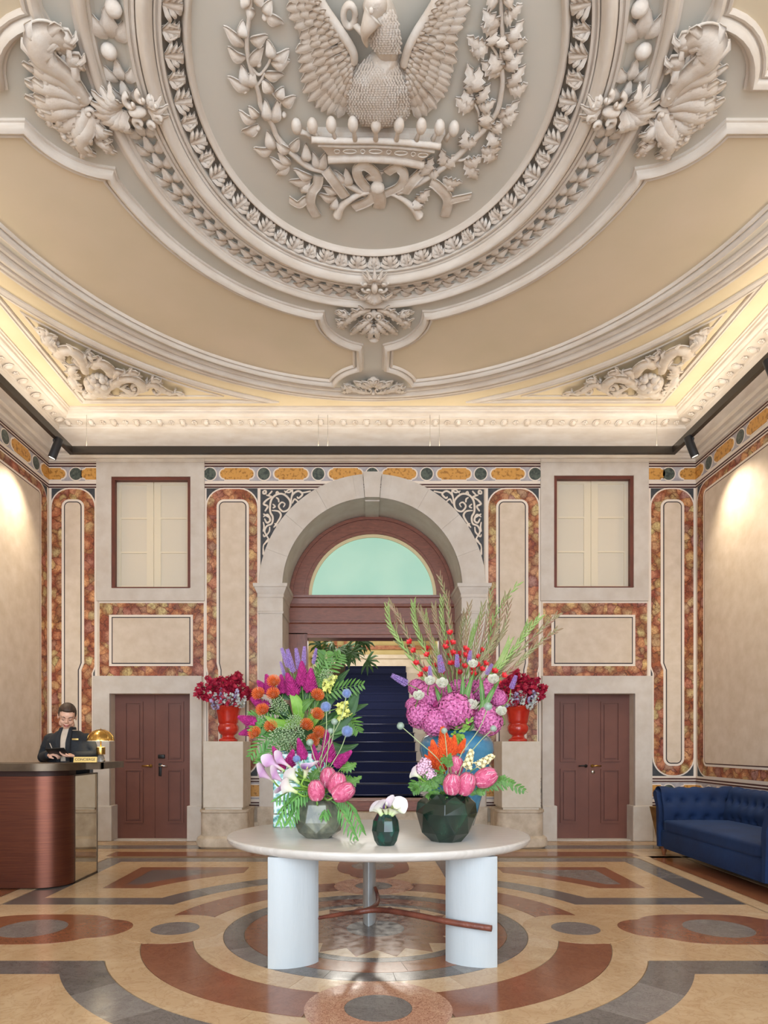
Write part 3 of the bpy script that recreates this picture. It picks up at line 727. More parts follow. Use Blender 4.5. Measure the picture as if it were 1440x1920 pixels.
# ---------------------------------------------------------------- floor
def marble(name, c1, c2, c3, sc=2.0, rough=.16, vein=.5):
    m, nt, b = newmat(name); co = coords(nt, True)
    n = noise(nt, co, sc, 8, 1.5, .62); r = ramp(nt, n.outputs['Fac'], [(.3, c1), (.55, c2), (.75, c1)])
    n2 = noise(nt, co, sc*3.5, 6, 2.5, .6); r2 = ramp(nt, n2.outputs['Fac'], [(.46, '#ffffff'), (.5, c3), (.54, '#ffffff')])
    nt.links.new(mixc(nt, vein, r.outputs[0], r2.outputs[0], 'MULTIPLY'), b.inputs['Base Color'])
    n3 = noise(nt, co, 14, 4); r3 = ramp(nt, n3.outputs['Fac'], [(.3, (rough*.75,)*3+(1,)), (.7, (rough*1.5,)*3+(1,))]); nt.links.new(r3.outputs[0], b.inputs['Roughness'])
    b.inputs['Specular IOR Level'].default_value = .55
    return m
FCREAM = marble('floor_cream_marble', '#c8ae8a', '#bb9d77', '#c8a98c', 1.6, .17, .35)
FCREAM2 = marble('floor_pale_marble', '#cfb898', '#c4a987', '#d2b29c', 2.2, .17, .35)
FRED = marble('floor_red_marble', '#8f5d42', '#82533a', '#ab7c60', 2.5, .15, .3)
FGREY = marble('floor_grey_marble', '#5d5855', '#6c6764', '#8d8985', 3.5, .16, .5)
FGREY2 = marble('floor_bardiglio', '#87837f', '#77726f', '#a9a6a2', 4, .16, .5)
FPINK = marble('floor_pink_breccia', '#c9a488', '#b98d74', '#8a4a38', 7, .17, .8)
GROUT = mat('floor_joint', '#7a664e', rough=.5)
FC = 5.06
fl = bpy.data.objects.new('floor', None); COL.objects.link(fl); fl['kind'] = 'structure'
m = MB(); m.box((-W-.3, YB-.3, -.1), (W+.3, YW+.1, -.004)); m.build('floor_bed', GROUT, fl, smooth=False)
def ff(u, v, w_): return (u, FC+v, -.004+w_)
def tile(name, loops, mt, t=.004): 
    mb = MB(); mb.prism(loops if hasattr(loops[0][0], '__len__') else [loops], ff, t); return mb.build(name, mt, fl, smooth=False)
def sector(r0, r1, a0, a1, n=10, cx=0, cy=0):
    n = max(2, int(n)); g = .0015
    P = [(cx+(r1-g)*math.cos(a0+(a1-a0)*i/n), cy+(r1-g)*math.sin(a0+(a1-a0)*i/n)) for i in range(n+1)]
    if r0 <= 0: return P+[(cx, cy)]
    return P+[(cx+(r0+g)*math.cos(a1+(a0-a1)*i/n), cy+(r0+g)*math.sin(a1+(a0-a1)*i/n)) for i in range(n+1)]
tile('roundel', circ(0, 0, .22, 40), FGREY2, .0056)
star = []
for i in range(32):
    a = PI/16*i+PI/16; r = .69 if i % 2 == 0 else .53; star.append((r*math.cos(a), r*math.sin(a)))
tile('cream_disc', circ(0, 0, .70, 64), FCREAM2, .0040)
tile('star', star, FRED, .0048)
def rsec(r0, r1, n, name, mts, off=0, t=.004):
    for i in range(n):
        a0 = off+2*PI*i/n+.0012/r1; a1 = off+2*PI*(i+1)/n-.0012/r1
        tile(name, sector(r0, r1, a0, a1, 12), mts[i % len(mts)], t)
rsec(.702, .788, 12, 'ring_stone', [FGREY])
rsec(.79, .983, 8, 'ring_stone', [FRED], .2)
rsec(.985, 1.133, 16, 'ring_stone', [FGREY, FGREY2, FGREY, FGREY], .1)
rsec(1.135, 1.345, 8, 'cream_ring_stone', [FCREAM, FCREAM2], PI/8)
rsec(1.70, 1.92, 8, 'cream_ring_stone', [FCREAM], PI/8)
# ring of red arcs between the roundels
for k in range(4):
    a = k*PI/2
    for h in (0, 1):
        a0 = a+.235+h*(PI/4-.235); a1 = a+PI/4 if h == 0 else a+PI/2-.235
        tile('red_arc', sector(1.347, 1.698, a0+.001, a1-.001, 12), FRED)
    # roundels on the axes
    cx, cy = 1.53*math.cos(a), 1.53*math.sin(a)
    rr = .395; P = circ(cx, cy, rr, 40)
    tile('roundel_surround', [P, list(reversed(circ(cx, cy, .182, 32)))], FPINK if k % 2 else FCREAM, .0052)
    tile('roundel', circ(cx, cy, .18, 32), FGREY2, .0052)
    # quatrefoils farther out
    cx, cy = 2.62*math.cos(a), 2.62*math.sin(a); ta, tb = (math.cos(a), math.sin(a)), (-math.sin(a), math.cos(a))
    Q = []
    for i in range(96):
        t = 2*PI*i/96; c, s = abs(math.cos(t)), abs(math.sin(t))
        r = 1/((c/.54)**3.2+(s/.41)**3.2)**(1/3.2)
        b = .50*c; disc = .255**2-(.50*s)**2          # lobe circles on the long axis
        if disc > 0 and b+math.sqrt(disc) > r: r = b+math.sqrt(disc)
        u, v = r*math.cos(t), r*math.sin(t); Q.append((cx+ta[0]*u+tb[0]*v, cy+ta[1]*u+tb[1]*v))
    tile('quatrefoil', [Q, list(reversed(circ(cx, cy, .252, 32)))], FRED, .0056)
    tile('roundel', circ(cx, cy, .25, 32), FGREY2, .0056)
# four corner fields with scooped corners
def scoop(x0, y0, x1, y1, r, sx, sy, n=14):
    """rectangle x0..x1,y0..y1 minus the disc of radius r at the origin"""
    P = []
    a0 = math.acos(min(1, x0/r)) if r*r > x0*x0+y0*y0 else None
    if a0 is None: P = [(x0, y0)]
    else:
        s_ = math.asin(min(1, y0/r)); e_ = a0
        P = [(r*math.cos(e_+(s_-e_)*i/n), r*math.sin(e_+(s_-e_)*i/n)) for i in range(n+1)]
    P += [(x1, y0), (x1, y1), (x0, y1)]
    P = [(sx*x, sy*y) for x, y in P]
    if sx*sy < 0: P.reverse()
    return P
def rev(p): return list(reversed(p))
for sx in (-1, 1):
    for sy in (-1, 1):
        o = scoop(.76, .76, 3.27, 3.14, 1.925, sx, sy); i_ = scoop(1.01, 1.01, 3.02, 2.89, 2.19, sx, sy)
        # grey band split in pieces: two straights, two legs, one arc
        def q(P):
            P = [(sx*x, sy*y) for x, y in P]
            return P if sx*sy > 0 else P[::-1]
        g = .0015
        aA = math.asin(.76/1.925); bA = math.asin(1.01/2.19); aB = math.acos(.76/1.925); bB = math.acos(1.01/2.19)
        arcp = [(1.925*math.cos(aA+(aB-aA)*t/16), 1.925*math.sin(aA+(aB-aA)*t/16)) for t in range(17)]
        arcq = [(2.19*math.cos(bA+(bB-bA)*t/16), 2.19*math.sin(bA+(bB-bA)*t/16)) for t in range(17)]
        for (u, v) in ((0, 5), (5, 11), (11, 16)):
            tile('grey_arc', q(arcq[u:v+1]+arcp[u:v+1][::-1]), FGREY if v != 11 else FGREY2)
        xa, xb = 1.925*math.cos(aA), 2.19*math.cos(bA)
        mt2 = [FGREY, FGREY2]
        tile('grey_band', q([(xa+g, .76), (3.27, .76), (3.02, 1.01), (xb+g, 1.01)]), FGREY)
        tile('grey_band', q([(3.27, .763), (3.27, 1.9), (3.02, 1.9), (3.02, 1.013)]), FGREY)
        tile('grey_band', q([(3.27, 1.903), (3.27, 3.14), (3.02, 2.89), (3.02, 1.903)]), FGREY2)
        tile('grey_band', q([(.76, xa+g), (1.01, xb+g), (1.01, 2.89), (.76, 3.14)]), FGREY)
        tile('grey_band', q([(.763, 3.14), (1.013, 2.89), (3.018, 2.89), (3.268, 3.14)]), FGREY2)
        tile('cream_field', [i_ if True else i_, rev(scoop(1.42, 1.42, 2.66, 2.54, 2.62, sx, sy))], FCREAM)
        gi = scoop(1.6, 1.6, 2.49, 2.37, 2.83, sx, sy)
        tile('red_frame', [scoop(1.423, 1.423, 2.657, 2.537, 2.623, sx, sy), rev(gi)], FRED)
        tile('grey_field', scoop(1.603, 1.603, 2.487, 2.367, 2.833, sx, sy), FGREY2 if sx > 0 else FGREY)
        # strips along the walls
        for (x0, y0, x1, y1, mt_) in ((.75, 3.30, 3.35, 3.64, FRED), (.75, 3.90, 4.7, 4.2, FGREY2), (3.46, -.0, 3.86, 3.3, FRED), (3.27, 3.16, 4.73, 3.28, FCREAM2), (.75, 3.66, 4.73, 3.88, FCREAM), (.75, 4.22, 4.73, 4.635, FCREAM), (3.88, 0, 4.73, 3.28, FCREAM), (3.29, 0.002, 3.44, 3.14, FCREAM2), (3.37, 3.30, 4.73, 3.64, FCREAM2)):
            P = [(x0, max(y0, .002)), (x1, max(y0, .002)), (x1, y1), (x0, y1)]
            tile('border_stone', q(P), mt_)
        # cream stones of the cross arms
        for (x0, y0, x1, y1) in ((1.93, .004, 2.60, .757), (2.604, .004, 3.268, .757)):
            tile('arm_stone', q([(x0 if x0 > 2 else 1.74, y0), (x1, y0), (x1, y1), (x0 if x0 > 2 else 1.70, y1)]), FCREAM2 if x0 > 2.3 else FCREAM, .0034)
        for (y0, y1) in ((1.93, 2.60), (2.604, 3.2), (3.204, 4.63)):
            tile('arm_stone', q([(.004, 1.74), (.757, 1.70), (.757, y1), (.004, y1)] if y0 < 2 else [(.004, y0), (.748, y0), (.748, y1), (.004, y1)]), FCREAM2 if 2.3 < y0 < 3 else FCREAM, .0034)
# ---------------------------------------------------------------- stone pedestals by the arch
PEDM = mat('pedestal_limestone', '#d2c8bb', '#c7bba9', 8, .65, world=True, bmp=.1, p=(.3, .7))
for s, (x0, x1) in ((-1, (381, 456)), (1, (941, 1014))):
    d0, d1 = 9.0, 9.46
    a, b = (x0-VX)*d0/F+CX, (x1-VX)*d0/F+CX
    rt = thing('stone_pedestal', 'square pale stone pedestal %s of the arch under a red urn' % ('left' if s < 0 else 'right'), 'pedestal', ((a+b)/2, (d0+d1)/2, 0))
    hw_, hd = (b-a)/2, (d1-d0)/2; zt = HC+(VY-1390)*d0/F; zm = HC+(VY-1516)*d0/F; zb = HC+(VY-1567)*d0/F
    mb = MB(); mb.box((-hw_, -hd, zm+.01), (hw_, hd+.12, zt), c=.008); mb.build('plinth_block', PEDM, rt, smooth=False)
    mb = MB(); mb.box((-hw_+.02, -hd+.02, zm-.02), (hw_-.02, hd+.1, zm+.012)); mb.build('shadow_joint', PEDM, rt, smooth=False)
    # rounded stone drum with fillet and torus foot
    def rr_ring(o, z, rad): return [(x, y, z) for x, y in rrect(-hw_-o, hw_+o, -hd-o, hd+.12, (rad, rad, .01, .01), 8)]
    m = MB(); prof = [(.06, zm-.02, .1), (.065, zm-.05, .1), (.05, zm-.06, .12), (.05, zb+.02, .14), (.07, zb, .16)]
    def loft(prof, name):
        m = MB(); k = 0
        for o, z, r_ in prof:
            R_ = rr_ring(o, z, r_+max(0, o)); k = len(R_); m.v += R_
        for i in range(len(prof)-1):
            for j in range(k): m.f.append((i*k+j, i*k+(j+1) % k, (i+1)*k+(j+1) % k, (i+1)*k+j)); m.m.append(0)
        m.f += [tuple(range(k)), tuple(reversed(range((len(prof)-1)*k, len(prof)*k)))]; m.m += [0, 0]
        m.build(name, STONE2, rt, True, auto=30)
    loft([(.05, zb, .1), (.05, zm-.06, .1), (.065, zm-.05, .1), (.065, zm-.02, .1), (.03, zm-.018, .1)][::-1], 'drum')
    loft([(.07, 0.002, .1), (.105, .03, .1), (.115, .08, .1), (.10, zb-.03, .1), (.06, zb, .1)][::-1], 'base_torus')
# ---------------------------------------------------------------- oval table
TW = mat('white_oak_paint', '#b9bfc1', '#afb5b7', 5, .42, stretch=(1, 1, .12), dist=.6, p=(.3, .7), bmp=.15, bscale=60)
TTOP = mat('white_oak_top', '#cec9c2', '#bfbab2', 4, .28, stretch=(1, 9, 1), dist=.8, p=(.3, .7), bmp=.1)
TX, TY, TA, TB, TZT = .02, 4.82, 1.085, .90, .76
tb = thing('oval_table', 'large white oval wooden table on three curved slab legs', 'table', (TX, TY, 0))
m = MB(); m.lathe([(0, TZT-.062), (.955, TZT-.062), (.985, TZT-.05), (.998, TZT-.03), (1, TZT-.012), (.994, TZT-.003), (.985, TZT), (0, TZT)], 96, sx=TA, sy=TB); m.build('tabletop', TTOP, tb, True, auto=40)
def lens_leg(cx, cy, ang, ln, th):
    P = []
    for s in (1, -1):
        for i in range(13):
            q_ = -1+2*i/12 if s > 0 else 1-2*i/12
            P.append((q_*ln/2, -s*th/2*(1-q_*q_)**.75-(.004*s)))
    c, s_ = math.cos(ang), math.sin(ang)
    P = [(cx-TX+x*c-y*s_, cy-TY+x*s_+y*c) for x, y in P]
    mb = MB(); mb.prism([P], lambda u, v, w_: (u, v, w_), TZT-.062); mb.build('leg', TW, tb, True, auto=30)
lens_leg(-.53, 4.22, math.radians(24), .335, .12)
lens_leg(.605, 4.24, math.radians(-22), .335, .12)
lens_leg(-.045, 5.30, math.radians(88), .38, .095)
BRANCH = mat('branch_bronze', '#7a4433', '#5a2f25', 6, .4, bmp=.5, bscale=40)
def tl(px, py, d): p = AT(px, py, d); return Vector((p.x-TX, p.y-TY, p.z))
mb = MB()
mb.tube(bez([tl(592, 1722, 4.28), tl(640, 1714, 4.42), tl(668, 1710, 4.62), tl(705, 1706, 4.62), tl(740, 1709, 4.5), tl(790, 1718, 4.34), tl(850, 1730, 4.20), tl(922, 1741, 4.10)], 6), [.011+.009*min(1, i/14) for i in range(43)], 10)
mb.build('branch_stretcher', BRANCH, tb, label='twisted reddish-brown branch stretcher')
mb = MB(); mb.tube(bez([tl(668, 1711, 4.62), tl(695, 1703, 4.75), tl(708, 1692, 4.95), tl(707, 1676, 5.1), tl(703, 1663, 5.14)], 5), [.016]*10+[.015]*5+[.014]*4+[.012]*2, 9)
mb.build('branch_fork', BRANCH, tb)
# ---------------------------------------------------------------- reception desk
COPPER, nt, b_ = newmat('brushed_copper'); co = mapping(nt, coords(nt), (1, 1, 60)); n_ = noise(nt, co, 3, 4)
r_ = ramp(nt, n_.outputs['Fac'], [(.3, '#5f3a31'), (.7, '#764837')]); nt.links.new(r_.outputs[0], b_.inputs['Base Color'])
b_.inputs['Metallic'].default_value = .85; b_.inputs['Roughness'].default_value = .33; bump(nt, b_, n_.outputs['Fac'], .08)
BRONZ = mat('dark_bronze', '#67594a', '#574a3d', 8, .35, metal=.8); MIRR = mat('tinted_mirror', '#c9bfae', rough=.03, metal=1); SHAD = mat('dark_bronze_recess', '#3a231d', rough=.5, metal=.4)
dk = thing('reception_desk', 'reception desk with curved brushed copper front, mirrored end and bronze top', 'desk', (-3.9, 6.9, 0))
def dL(P): return [(x+3.9, y-6.9) for x, y in P]
XR, Y0, Y1, RC = -3.03, 6.42, 7.28, .27
def desk_outline(o, y1):
    P = [(-4.72, Y0-o), (XR-RC, Y0-o)]+[(XR-RC+(RC+o)*math.sin(i*PI/20), Y0+RC-(RC+o)*math.cos(i*PI/20)) for i in range(1, 11)]
    return P+[(XR+o, y1), (-4.72, y1)]
def dsl(name, P, z0, z1, mt, auto=35): mb = MB(); mb.prism([dL(P)], lambda u, v, w_: (u, v, z0+w_), z1-z0); return mb.build(name, mt, dk, True, auto=auto)
YD = 6.86
dsl('desk_body', [p for p in desk_outline(0, Y0+RC+.02)], .012, 1.095, COPPER)
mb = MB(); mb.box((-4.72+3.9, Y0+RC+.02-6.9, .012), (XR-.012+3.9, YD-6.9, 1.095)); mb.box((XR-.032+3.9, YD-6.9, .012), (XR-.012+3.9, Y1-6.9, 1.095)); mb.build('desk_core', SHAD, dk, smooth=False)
mb = MB(); mb.box((XR-.013+3.9, Y0+RC+.035-6.9, .02), (XR-.002+3.9, Y1-.02-6.9, 1.09)); mb.build('mirror_panel', MIRR, dk, smooth=False, label='mirrored end panel reflecting the floor')
mb = MB()
for (ya, yb, za, zb_) in ((Y0+RC+.02, Y0+RC+.034, .0, 1.095), (Y1-.02, Y1, 0, 1.095), (Y0+RC+.02, Y1, 1.085, 1.1), (Y0+RC+.02, Y1, .0, .018)): mb.box((XR-.02+3.9, ya-6.9, za), (XR+.002+3.9, yb-6.9, zb_))
mb.build('mirror_frame', BRONZ, dk, smooth=False)
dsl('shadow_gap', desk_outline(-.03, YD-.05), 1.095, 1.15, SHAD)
dsl('counter_top', desk_outline(.09, YD+.02), 1.15, 1.222, BRONZ)
mb = MB(); mb.box((XR-.05+3.9, YD-.1-6.9, 1.152), (XR+.235+3.9, Y1+.14-6.9, 1.220)); mb.box((XR+.0+3.9, Y0+RC+.1-6.9, 1.152), (XR+.235+3.9, YD-6.9, 1.220)); mb.build('counter_wing', BRONZ, dk, smooth=False)
ZD = 1.222
# desk lamp
BRS2 = mat('polished_brass', '#cfa860', rough=.22, metal=1); GLS = mat('clear_glass_base', '#e8eeee', rough=.05, trans=.9, ior=1.45)
LITW = mat('lit_lamp_inside', '#fff4dc', rough=.5, emit=(1, .9, .68, 1), estr=2.2)
p = AT(189, 1428, 7.05); lp = thing('desk_lamp', 'brass mushroom-shaded desk lamp glowing on the reception counter', 'lamp', (p.x, p.y, ZD))
k = 7.05/F
mb = MB(); mb.lathe([(0, 0), (.044, 0), (.045, .015), (.036, .05), (.026, .075), (.0, .078)], 24); mb.build('glass_base', GLS, lp)
mb = MB(); mb.lathe([(0, .078), (.045, .078), (.046, .082), (.046, .155), (.042, .158), (0, .158)], 24); mb.build('brass_drum', BRS2, lp, True, auto=40)
mb = MB(); mb.tube([(0, 0, .158), (0, 0, .33)], .008, 8); mb.build('stem', BRS2, lp)
mb = MB(); mb.lathe([(.142, .222), (.14, .238), (.125, .275), (.09, .315), (.05, .335), (.01, .342), (0, .342)], 32)
for i in range(10):
    a = 2*PI*i/10; mb.tube([(r_2*math.cos(a), r_2*math.sin(a), z) for r_2, z in ((.143, .222), (.126, .277), (.09, .317), (.045, .338), (0, .344))], .0035, 4)
mb.build('lamp_shade', BRS2, lp)
mb = MB(); mb.lathe([(.138, .226), (.12, .262), (.08, .29), (0, .30)], 24); mb.lathe([(0, .222), (.138, .222)], 24); mb.build('diffuser', LITW, lp)
mb = MB(); mb.tube([(0, 0, .34), (0, 0, .362)], [.005, .002], 6); mb.build('finial', BRS2, lp)
l = bpy.data.lights.new('desk_lamp_bulb', 'POINT'); l.energy = .35; l.color = (1, .8, .5); l.shadow_soft_size = .05
o = bpy.data.objects.new('desk_lamp_bulb', l); COL.objects.link(o); o.parent = lp; o.location = (0, 0, .19)
# small pale shell ornament beside the lamp
IVO = mat('ivory_glaze', '#efe3c4', rough=.3)
p = AT(174, 1428, 7.12); og = thing('shell_ornament', 'small ivory shell-shaped ornament on a stand beside the brass lamp', 'ornament', (p.x, p.y, ZD))
mb = MB()
for i in range(5): mb.blade([(.05, 0, .10+.002*i), (.0, -.01, .11+.008*(i-2)), (-.055-.006*(2-abs(i-2)), 0, .112+.016*(i-2))], [.004, .016, .003], (0, -1, .2), .3, 4, .006)
mb.build('shell', IVO, og)
mb = MB(); mb.lathe([(0, 0), (.025, 0), (.025, .006), (.005, .01), (.005, .1), (0, .1)], 14, M=Matrix.Translation((.045, 0, 0))); mb.build('stand', BRS2, og)
# name plate reading CONCIERGE
p = AT(160, 1430, 6.72); np_ = thing('counter_sign', 'gold counter sign with dark lettering in front of the lamp', 'sign', (p.x, p.y, ZD), .06)
GOLDP = mat('gold_plate', '#d9bb74', rough=.35, metal=.6)
mb = MB(); mb.box((-.115, -.012, 0), (.115, .012, .058), M=Matrix.Rotation(-.2, 4, 'X'), c=.002); mb.build('plate', GOLDP, np_, smooth=False)
cu = bpy.data.curves.new('lettering', 'FONT'); cu.body = 'CONCIERGE'; cu.size = .036; cu.extrude = .001; cu.align_x = 'CENTER'; cu.align_y = 'CENTER'
tmp = bpy.data.objects.new('tmp', cu); COL.objects.link(tmp); bpy.context.view_layer.update()
me = bpy.data.meshes.new_from_object(tmp.evaluated_get(bpy.context.evaluated_depsgraph_get())); bpy.data.objects.remove(tmp)
me.materials.clear(); me.materials.append(LINEK); o = bpy.data.objects.new('lettering', me); COL.objects.link(o); o.parent = np_
o.matrix_local = Matrix.Rotation(-.2, 4, 'X') @ Matrix.Translation((0, -.0135, .029)) @ Matrix.Rotation(PI/2, 4, 'X')
# ---------------------------------------------------------------- track lighting
TRK = mat('black_track', '#3a332d', rough=.45, metal=.3); SPOTB = mat('black_spot_can', '#2b2c30', rough=.45, metal=.3)
tr_ = thing('light_track', 'dark suspended light track running around the room under the cornice', 'light track', (0, 9.2, TZ))
TXX = 4.185
for (a, b) in (((-TXX-.03, 9.17-9.2, -.095), (TXX+.03, 9.23-9.2, 0)), ((-TXX-.03, .6-9.2, -.095), (-TXX+.03, 9.17-9.2, 0)), ((TXX-.03, .6-9.2, -.095), (TXX+.03, 9.17-9.2, 0)), ((-TXX-.03, .57-9.2, -.095), (TXX+.03, .63-9.2, 0))):
    mb = MB(); mb.box(a, b); mb.build('track_bar', TRK, tr_, smooth=False)
WIRE = mat('steel_wire', '#a09888', rough=.4, metal=.8)
for (x, y) in ((-3.97, 0), (-.75, 0), (-.62, 0), (.80, 0), (.93, 0), (3.95, 0), (-TXX, -2.5), (TXX, -2.5)):
    mb = MB(); mb.tube([(x, y, 0), (x, y, ZC-TZ-.004)], .0022, 4); mb.build('suspension_wire', WIRE, tr_)
def spot(px, py, d, s, label, power, tz):
    """cylinder spotlight hung from a side bar, aimed at the side wall"""
    x = s*TXX; y = d
    rt = thing('spotlight', label, 'spotlight', (x, y, TZ-.05), 0, None)
    dr = Vector((s*.36, .0, -.9)).normalized(); R = dr.to_track_quat('Z', 'Y').to_matrix().to_4x4()
    c = Vector((0, 0, -.17))
    mb = MB(); mb.lathe([(0, -.14), (.048, -.14), (.052, -.135), (.052, .14), (.046, .14), (.044, .125), (0, .12)], 20, M=Matrix.Translation(c) @ R); mb.build('lamp_can', SPOTB, rt, True, auto=40)
    mb = MB(); mb.tube([(0, 0, -.0448), (s*.03, 0, -.06), (s*.02, 0, -.10)], .012, 6); mb.build('bracket', SPOTB, rt)
    mb = MB(); mb.lathe([(0, .132), (.044, .132)], 20, M=Matrix.Translation(c) @ R); mb.build('lens', mat('lit_spot_lens', '#fff2dd', rough=.4, emit=(1, .86, .66, 1), estr=4), rt)
    l = bpy.data.lights.new('spot', 'SPOT'); l.energy = power; l.color = (1, .86, .66); l.spot_size = math.radians(110); l.spot_blend = 1.0; l.shadow_soft_size = .03
    o = bpy.data.objects.new('spot_beam', l); COL.objects.link(o); o.parent = rt; o.location = c+dr*.16; aim(o, tz)
spot(105, 840, 8.75, -1, 'black cylinder spotlight on the left track beside the corner', 95, (-.22, -.25, -.95))
spot(1290, 843, 8.7, 1, 'black cylinder spotlight on the right track nearest the far corner', 95, (.22, -.25, -.95))
spot(1437, 680, 6.95, 1, 'black cylinder spotlight on the right track cut by the picture edge', 120, (.22, .1, -.95))
spot(-100, 600, 6.95, -1, 'black cylinder spotlight farther along the left track', 120, (-.22, .1, -.95))
# ---------------------------------------------------------------- navy sofa
VEL, nt, b_ = newmat('navy_velvet'); co = coords(nt); n_ = noise(nt, co, 3, 3)
r_ = ramp(nt, n_.outputs['Fac'], [(.3, '#051f44'), (.7, '#082c5a')]); nt.links.new(r_.outputs[0], b_.inputs['Base Color'])
b_.inputs['Roughness'].default_value = .85; b_.inputs['Sheen Weight'].default_value = .12; b_.inputs['Sheen Tint'].default_value = L('#3a78c0'); b_.inputs['Sheen Roughness'].default_value = .4
n2 = noise(nt, co, 40, 4); bump(nt, b_, n2.outputs['Fac'], .15)
SX, SY0, SY1 = 3.61, 5.98, 8.56                              # front plane, near and far end
sf = thing('chesterfield_sofa', 'navy blue velvet button-tufted sofa against the right wall', 'sofa', (4.2, 7.4, 0))
def sl(x, y, z): return (x-4.2, y-7.4, z)
XB = 4.66
mb = MB(); mb.box(sl(SX+.03, SY0+.08, .12), sl(XB-.02, SY1-.08, .33), c=.03); mb.build('seat_base', VEL, sf, True, auto=50)
# skirt front, slightly bulging
mb = MB(); mb.box(sl(SX+.035, SY0+.24, .10), sl(SX+.1, SY1-.24, .34), c=.02); mb.build('front_rail', VEL, sf, True, auto=50)
# bench seat cushion
def cushion(name, x0, x1, y0, y1, z0, z1, n=18, puff=.03, dimples=(), parent=sf, mt=None):
    mb = MB(); mb.box((-1, -1, -1), (1, 1, 1)); 
    bm = bmesh.new(); bmesh.ops.create_cube(bm, size=2); bmesh.ops.subdivide_edges(bm, edges=bm.edges[:], cuts=n, use_grid_fill=True)
    cx, cy, cz = (x0+x1)/2, (y0+y1)/2, (z0+z1)/2; hx, hy, hz = (x1-x0)/2, (y1-y0)/2, (z1-z0)/2; r = min(hx, hy, hz)*.55
    for v in bm.verts:
        p = Vector((v.co.x*hx, v.co.y*hy, v.co.z*hz)); c = Vector([max(-h+r, min(h-r, q)) for q, h in zip(p, (hx, hy, hz))]); d = p-c
        if d.length > r: p = c+d.normalized()*r
        ux, uy = p.x/hx, p.y/hy
        if abs(v.co.z) > .99: p.z += (puff*(1-ux*ux)*(1-uy*uy)*(1 if p.z > 0 else -.2))
        v.co = p+Vector(sl(cx, cy, cz))
    me = bpy.data.meshes.new(name); bm.to_mesh(me); bm.free(); me.polygons.foreach_set('use_smooth', [True]*len(me.polygons)); me.materials.append(mt or VEL)
    o = bpy.data.objects.new(name, me); COL.objects.link(o); o.parent = parent; return o
cushion('seat_cushion', SX+.02, XB-.22, SY0+.25, SY1-.25, .32, .47, 16, .02)
# tufted back and arms: grid surfaces with pulled-in buttons
def tuft(name, fn, us, vs2, rows, cols, depth=.04, nu=90, nv=30, u_len=1, v_len=1):
    """fn(u,v)->(point, normal); buttons on a staggered lattice"""
    B = []
    for r in range(rows):
        for c in range(cols+1):
            uu = (c+(.5 if r % 2 else 0))/cols
            if 0.01 < uu < .995: B.append((uu, .12+.66*r/(max(1, rows-1))))
    m = MB()
    for i in range(nu+1):
        for j in range(nv+1):
            u, v = i/nu, j/nv; p, nn = fn(u, v); h = 0
            for (bu, bv) in B:
                du, dv = (u-bu)*u_len, (v-bv)*v_len; d = math.hypot(du, dv)
                h -= depth*math.exp(-(d/.028)**2)+depth*.5*math.exp(-(d/.06)**2)
            # diagonal folds between buttons
            m.v.append(tuple(Vector(p)+Vector(nn)*h))
    for i in range(nu):
        for j in range(nv):
            a = i*(nv+1)+j; m.f.append((a, a+nv+1, a+nv+2, a+1)); m.m.append(0)
    o = m.build(name, VEL, sf)
    bt = MB(); bt.ell((0, 0, 0), (.013, .013, .008), 8, 5); first = None
    for (bu, bv) in B:
        p, nn = fn(bu, bv); pos = Vector(p)-Vector(nn)*(depth*1.45); Mx = Matrix.Translation(pos) @ Vector(nn).to_track_quat('Z', 'Y').to_matrix().to_4x4()
        if first is None: q_ = bt.build('button', VEL, o); first = q_.data; q_.matrix_local = Mx
        else: piece(first, 'button', o, Mx)
    return o
ZTOP = .875
def roll(v, back):
    """profile of an arm or back: v 0 at the seat, 1 behind the roll; returns (out, z, nx, nz); out is the distance from the seat side"""
    if v < .55:
        t = v/.55; return (.05*t*t-.02*math.sin(PI*t), .42+(ZTOP-.12-.42)*t, -1, .12)
    t = (v-.55)/.45; a = PI-t*PI*1.15; r = .105
    return (.05+r+r*math.cos(a), ZTOP-.12+.015+r*math.sin(a)*1.0, math.cos(a), math.sin(a))
def backfn(u, v):
    o, z, nx, nz = roll(v, True); y = SY1-.23+(SY0-SY1+.46)*u
    return sl(XB-.24+o, y, z), Vector((nx, 0, nz)).normalized()
tuft('tufted_back', backfn, 0, 0, 3, 13, .045, 130, 34, 1.95, .62)
for yy, sgn in ((SY1-.24, 1), (SY0+.24, -1)):
    def armfn(u, v, yy=yy, sgn=sgn):
        o, z, nx, nz = roll(v, False); x = SX+.04+(XB-.12-SX)*u
        return sl(x, yy+sgn*o, z), Vector((0, sgn*nx, nz)).normalized()
    tuft('tufted_arm', armfn, 0, 0, 3, 5, .042, 60, 34, .82, .62)
    # arm body and scrolled front
    P = []
    for i in range(25):
        v = .0+i/24; o, z, nx, nz = roll(v, False); P.append((o-nx*.05, z-nz*.05))
    P = [(.05, .12)]+P+[(.12, .62), (.10, .12)]
    mb = MB(); mb.prism([[(yy+sgn*o-7.4, z) for o, z in P][::(1 if sgn > 0 else -1)]], lambda u, v, w_: (SX-4.2+w_-.0, u, v), XB-SX-.02)
    mb.build('arm_body', VEL, sf, True, auto=40)
mb = MB(); P = [(.05, .12)]+[(roll(i/24, 1)[0]-roll(i/24, 1)[2]*.05, roll(i/24, 1)[1]-roll(i/24, 1)[3]*.05) for i in range(25)]+[(.2, .5), (.2, .12)]
mb.prism([[(XB-.225+o-4.2, z) for o, z in P]], lambda u, v, w_: (u, SY0+.1-7.4+w_, v), SY1-SY0-.2); mb.build('back_body', VEL, sf, True, auto=40)
LEGW = mat('turned_oak_leg', '#8a5232', rough=.35)
